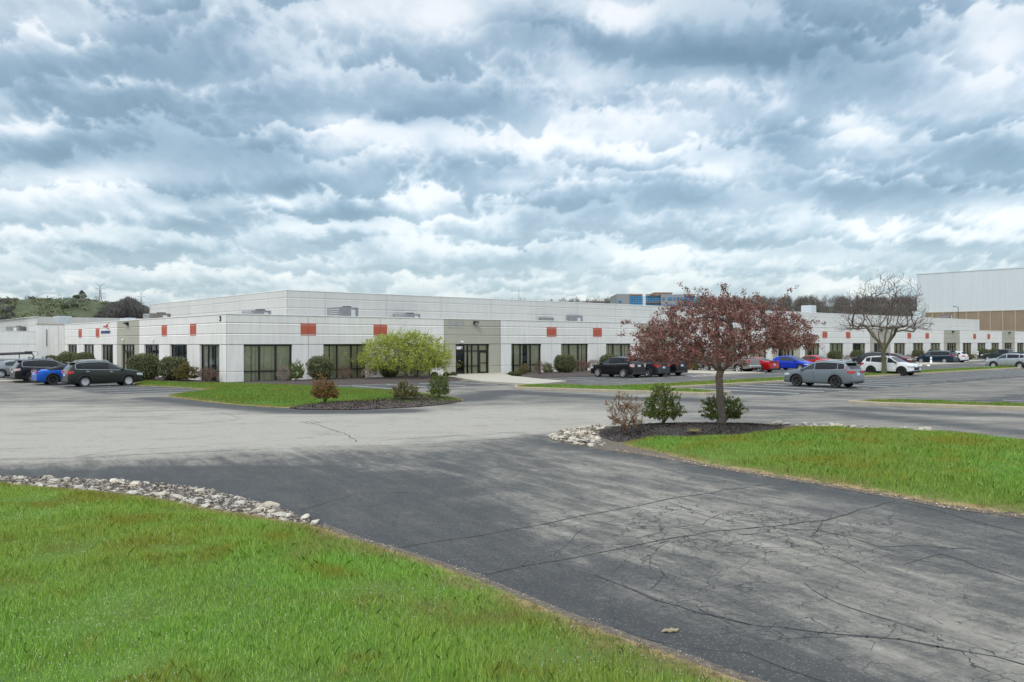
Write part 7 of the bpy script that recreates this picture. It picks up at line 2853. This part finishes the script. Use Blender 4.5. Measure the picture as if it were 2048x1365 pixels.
def hills():
    xs = np.arange(-1300, 1500, 14.0)
    ys = np.concatenate([np.arange(280, 960, 13.0), np.arange(960, 1700, 60.0)])
    nx, ny = len(xs), len(ys)
    V3 = [(float(x), float(y), hill_z(x, y)) for y in ys for x in xs]
    fs = [(j * nx + i, j * nx + i + 1, (j + 1) * nx + i + 1, (j + 1) * nx + i) for j in range(ny - 1) for i in range(nx - 1)]
    me = bpy.data.meshes.new('hills')
    me.from_pydata(V3, [], fs)
    for p in me.polygons: p.use_smooth = True
    m, nt, p = newmat('hillside_grass')
    tc = nd(nt, 'ShaderNodeTexCoord').outputs['Object']
    f = noi(nt, nd(nt, 'ShaderNodeMapping', None, {'Vector': tc, 'Scale': (.6, 1.8, 1.8)}).outputs[0], .05, 9, .75, .4)
    c = ramp(nt, f, [(.36, (.055, .066, .030)), (.5, (.085, .105, .042)), (.66, (.135, .15, .07))])
    g = noi(nt, tc, .4, 4, .7)
    c = mixc(nt, ramp(nt, g, [(.42, .0), (.56, .75)]), c, (.045, .058, .028))
    nt.links.new(c, p.inputs['Base Color'])
    p.inputs['Roughness'].default_value = 1
    b = nd(nt, 'ShaderNodeBump', None, {'Strength': 1.0, 'Distance': 1.2, 'Height': g})
    nt.links.new(b.outputs[0], p.inputs['Normal'])
    me.materials.append(m)
    tag(link('hills', me), kind='structure')

    def on_hill(px, depth):
        x = (px - CX) / F * depth
        return x, depth, hill_z(x, depth)

    # woods: each tree a fan of thin upright twigs over a trunk
    def wood(name, trees, mt, tw=90):
        VS = []
        for (x, y, z, w, h) in trees:
            n = tw
            a = rng.uniform(0, 6.28, n)
            el = rng.uniform(.25, 1.45, n)
            c = np.array((x, y, z + h * .38))
            st = c + np.c_[rng.normal(0, w * .12, n), rng.normal(0, w * .12, n), rng.uniform(-.38, .30, n) * h]
            dr = np.c_[np.cos(a) * np.cos(el), np.sin(a) * np.cos(el), np.sin(el)]
            ln = rng.uniform(.35, 1, n)[:, None] * np.array((w * .5, w * .5, h * .42))
            en = st + dr * ln
            side = np.cross(dr, rng.normal(size=(n, 3)))
            side /= np.linalg.norm(side, axis=1)[:, None]
            wd = rng.uniform(.05, .15, n)[:, None]
            mid = st * .35 + en * .65
            VS.append(np.stack([st - side * .08, mid + side * wd, en, mid - side * wd], 1).reshape(-1, 3))
            t = np.array([(x - .22, y, z - 1), (x + .22, y, z - 1), (x + .12, y, z + h * .7), (x - .12, y, z + h * .7)])
            VS.append(t)
        tag(link(name, np_mesh(name, np.concatenate(VS), 4, mt)), kind='stuff')

    wm = foliage_mat('bare_wood', [(.10, .088, .082), (.14, .12, .112), (.18, .155, .142), (.085, .085, .07), (.155, .14, .12)], 0, 1)  # lifted lighter and greyer: distance haze is put into the colour
    wm2 = foliage_mat('bare_wood_violet', [(.10, .09, .10), (.14, .125, .135), (.18, .16, .165), (.08, .088, .07), (.12, .13, .085)], 0, 1)  # lightened as well, the haze over this wood is in its colour
    T = []
    for _ in range(1900):
        px = rng.uniform(420, 2300)
        d = rng.uniform(700, 925)
        x, y, z = on_hill(px, d)
        T.append((x, y, z, rng.uniform(8, 14), rng.uniform(9, 15)))
    wood('woodland', T, wm, 150)
    T = []
    for _ in range(420):
        px = rng.uniform(175, 330)
        d = rng.uniform(420, 640)
        if px < 205 and rng.random() < .6: continue
        x, y, z = on_hill(px, d)
        tp = np.interp(px, [175, 190, 205, 222, 238, 255, 268, 280, 300, 330], [40, 58, 72, 84, 86, 96, 92, 80, 72, 66])
        top = H + tp * y / F
        hh = top - z
        if hh < 3: continue
        T.append((x, y, z + max(0, hh - 11), rng.uniform(5, 9), min(hh, 11) * rng.uniform(.62, 1.05)))
    wood('woodland', T, wm2, 260)
    T = []
    for _ in range(55):
        px = rng.uniform(-60, 38)
        d = rng.uniform(430, 525)
        x, y, z = on_hill(px, d)
        T.append((x, y, z, rng.uniform(4, 7), rng.uniform(1.6, 3.2)))
    wood('woodland', T, wm2, 120)

    n = 2600
    pxs, ds = rng.uniform(-60, 330, n), rng.uniform(330, 640, n)
    keep = np.array([noise.noise(Vector((a * .03, b * .012, 2))) + .35 * noise.noise(Vector((a * .12, b * .05, 7))) > -.12 for a, b in zip(pxs, ds)])
    C_ = []
    for a, b in zip(pxs[keep], ds[keep]):
        x, y, z = on_hill(a, b)
        k = rng.uniform(.5, 1.5)
        C_.append(np.array((x, y, z + k * .3)) + rng.normal(0, 1, (9, 3)) * (k * 1.1, k * 1.1, k * .45))
    tag(link('scrub', leaf_mesh('scrub', np.concatenate(C_), .55, foliage_mat('scrub_leaf', [(.05, .065, .03), (.09, .11, .045), (.14, .16, .07), (.17, .16, .10), (.07, .08, .045)], 0, 1), .15, .6)), kind='stuff')

    # single trees one can tell apart on the ridge
    def ridge_tree(px, d, w, h, kind, label, group='single trees on the left hill'):
        w, h = w * .52, h * .46
        x, y, z = on_hill(px, d)
        root = empty({'bare': 'bare_tree', 'leafy': 'leafy_tree', 'blossom': 'blossom_tree', 'ever': 'evergreen_tree'}[kind], (x, y, z - .4))
        tag(root, label, 'tree', group)
        sk = Skeleton([(0, 0, -.5), (0, 0, h * .15), (0, 0, h * .32)], [0, 0, 1])
        T = []
        n = 120
        while len(T) < n:
            v = rng.normal(size=3)
            v /= np.linalg.norm(v)
            if v[2] < -.5: continue
            r = rng.uniform(.4, 1) ** .5
            k = 1 + .3 * noise.noise(Vector(v) * 2 + Vector((px, 0, 0)))
            q = np.array([v[0] * w * .5 * r * k, v[1] * w * .5 * r * k, h * .6 + v[2] * h * .42 * r * k])
            if kind == 'ever': q[:2] *= max(.1, 1.25 - q[2] / h)
            T.append(q)
        sk.reach(T, h * .08, h * .006, skip=2)
        r = sk.radii(.05 if kind == 'bare' else .04, 2.3, h * .028)
        link('trunk', sk.mesh('trunk', M['bark_grey'], r), root)
        A = np.array(sk.p)
        fm = {'bare': wm, 'leafy': FM['leafy'], 'blossom': FM['blossom'], 'ever': FM['ever']}[kind]
        k = {'bare': 2, 'leafy': 5, 'blossom': 6, 'ever': 8}[kind]
        pts = np.repeat(A[r < h * .012], k, 0)
        link('crown', leaf_mesh('crown', pts, .24 if kind != 'bare' else .16, fm, .28, .5 if kind != 'bare' else .2), root)

    FM = {'leafy': foliage_mat('ridge_leaf', [(.05, .07, .03), (.08, .10, .04), (.11, .12, .06)]),
          'blossom': foliage_mat('ridge_blossom', [(.24, .26, .20), (.33, .35, .28), (.18, .22, .13), (.40, .40, .35)]),
          'ever': foliage_mat('ridge_evergreen', [(.025, .045, .02), (.04, .065, .03), (.06, .08, .035)])}
    ridge_tree(55, 640, 8, 14, 'bare', 'thin bare tree, left one of the pair standing alone on the hill')
    ridge_tree(64, 636, 10, 12.5, 'leafy', 'darker tree, right one of the pair standing alone on the hill')
    ridge_tree(107, 635, 5.5, 6.5, 'bare', 'small bare shrubby tree left of the round dark ridge tree')
    ridge_tree(119, 635, 7.5, 10.5, 'leafy', 'round dark tree on the ridge')
    ridge_tree(129, 632, 6, 6, 'ever', 'low dark evergreen right of the round ridge tree')
    ridge_tree(135, 640, 8, 12, 'bare', 'tall bare tree above two low evergreens on the ridge')
    ridge_tree(140, 630, 6, 6, 'ever', 'low dark evergreen near the tall ridge evergreen')
    ridge_tree(147, 640, 8, 11, 'bare', 'bare tree beside the tall ridge evergreen')
    ridge_tree(164, 612, 15, 19, 'ever', 'tallest dark evergreen on the left ridge')
    ridge_tree(193, 620, 9, 14, 'bare', 'bare tree left of the nearer pylon')
    ridge_tree(183, 615, 8, 7, 'bare', 'low bare tree right of the tallest ridge evergreen')
    ridge_tree(212, 615, 8, 8, 'bare', 'low bare tree right of the nearer pylon')
    k = 0
    for px, d, w, h in ((167, 575, 8, 9), (160, 560, 8, 8), (153, 545, 9, 9), (145, 520, 9, 9), (137, 505, 9, 9), (130, 490, 9, 8), (119, 455, 6, 6), (3, 470, 8, 9), (150, 500, 8, 7), (163, 525, 7, 8)):
        ridge_tree(px, d, w, h, 'blossom' if k % 3 != 2 else 'leafy', ['pale blossoming tree on the slope under the ridge evergreen, top one', 'pale tree second from the top of the slope row', 'green tree third from the top of the slope row',
                   'pale tree in the middle of the slope row', 'pale tree just above the roof unit row end', 'green low tree at the bottom of the slope row', 'small pale tree right above the blue grey roof unit',
                   'pale round tree at the photo\'s left edge', 'green tree left of the slope row middle', 'pale small tree right of the slope row middle'][k], 'trees down the left hill slope')
        k += 1
    # long low house on the hilltop
    x, y, z = on_hill(10, 640)
    root = empty('hilltop_house', (x, y, z - .5), .1)
    tag(root, 'long low grey house on the hilltop at the left edge', 'house')
    mb = MB()
    mb.box(-16, 7.5, 0, 8, 0, 2.6)
    mb.build('wall', mat('house_wall', (.30, .29, .27), .9), root)
    mb = MB()
    mb.add([(-17, -1, 2.5), (8.5, -1, 2.5), (6.5, 4, 4.4), (-17, 4, 4.4), (8.5, 9, 2.5), (-17, 9, 2.5)], [(0, 1, 2, 3), (3, 2, 4, 5), (1, 4, 2), (0, 3, 5)])
    mb.build('roof', mat('house_roof', (.16, .165, .17), .8), root)
    mb = MB()
    for xx in (-12, -8, -3, 1, 4): mb.box(xx, xx + 1.4, -.05, 0, .9, 2.0)
    mb.build('window', M['interior'], root)

    def pylon(px, d, topy, label, w=7.0):
        x = (px - CX) / F * d
        z0 = hill_z(x, d) - 6
        zt = H + (687.4 - ROLL * (px - 453) - topy) * d / F
        h = zt - z0
        root = empty('pylon', (x, d, z0), .35)
        tag(root, label, 'pylon', 'power line pylons on the left ridge')
        mb = MB()
        lv = [0, .25, .45, .60, .72, .82]
        wd = [w * .5, w * .33, w * .21, w * .13, w * .09, w * .08]
        for i in range(len(lv)):
            z, a = lv[i] * h, wd[i]
            cs = [(-a, -a), (a, -a), (a, a), (-a, a)]
            for j in range(4):
                p, q_ = cs[j], cs[(j + 1) % 4]
                mb.tube([(*p, z), (*q_, z)], .10, 4)
                if i < len(lv) - 1:
                    z2, a2 = lv[i + 1] * h, wd[i + 1]
                    cs2 = [(-a2, -a2), (a2, -a2), (a2, a2), (-a2, a2)]
                    mb.tube([(*p, z), (*cs2[j], z2)], .17, 4)
                    mb.tube([(*p, z), (*cs2[(j + 1) % 4], z2)], .09, 4)
                    mb.tube([(*q_, z), (*cs2[j], z2)], .09, 4)
        a = wd[-1]
        for sx in (-a, a):
            for sy in (-a, a): mb.tube([(sx, sy, lv[-1] * h), (sx * .4, sy * .4, h * .93)], .12, 4)
        mb.build('lattice_mast', M['pyl'], root)
        for z, ww in ((.72, .62), (.84, .62)):
            m2 = MB()
            m2.tube([(-w * ww, 0, z * h), (w * ww, 0, z * h)], .14, 4)
            m2.tube([(-w * ww, 0, z * h), (0, 0, z * h + 1.2), (w * ww, 0, z * h)], .10, 4)
            m2.build('crossarm', M['pyl'], root)
        m2 = MB()
        for s in (1, -1): m2.tube([(0, 0, h * .90), (s * w * .55, 0, h)], .16, 4)
        m2.tube([(-w * .3, 0, h * .955), (w * .3, 0, h * .955)], .1, 4)
        m2.build('crossarm', M['pyl'], root)
    M['pyl'] = mat('galvanised_steel', (.16, .18, .20), .6, .3)
    pylon(200.5, 760, 566, 'nearer lattice pylon left of the dark wood')
    pylon(282.5, 1050, 579, 'farther smaller lattice pylon right of the dark wood', 8)
    for px, d, t, lab in ((1038, 900, 573, 'thin radio mast above the long roofline'), (82, 640, 592, 'thin pole on the left hilltop')):
        x, y, z = on_hill(px, d)
        root = empty('radio_mast', (x, y, z))
        tag(root, lab, 'mast')
        zt = H + (686.6 - t) * d / F
        mb = MB()
        mb.tube([(0, 0, 0), (0, 0, zt - z)], [.28, .14], 5)
        mb.build('pole', M['pyl'], root)
        mb = MB()
        mb.tube([(-.6, 0, (zt - z) * .8), (.6, 0, (zt - z) * .8)], .1, 4)
        mb.build('crossbar', M['pyl'], root)


hills()
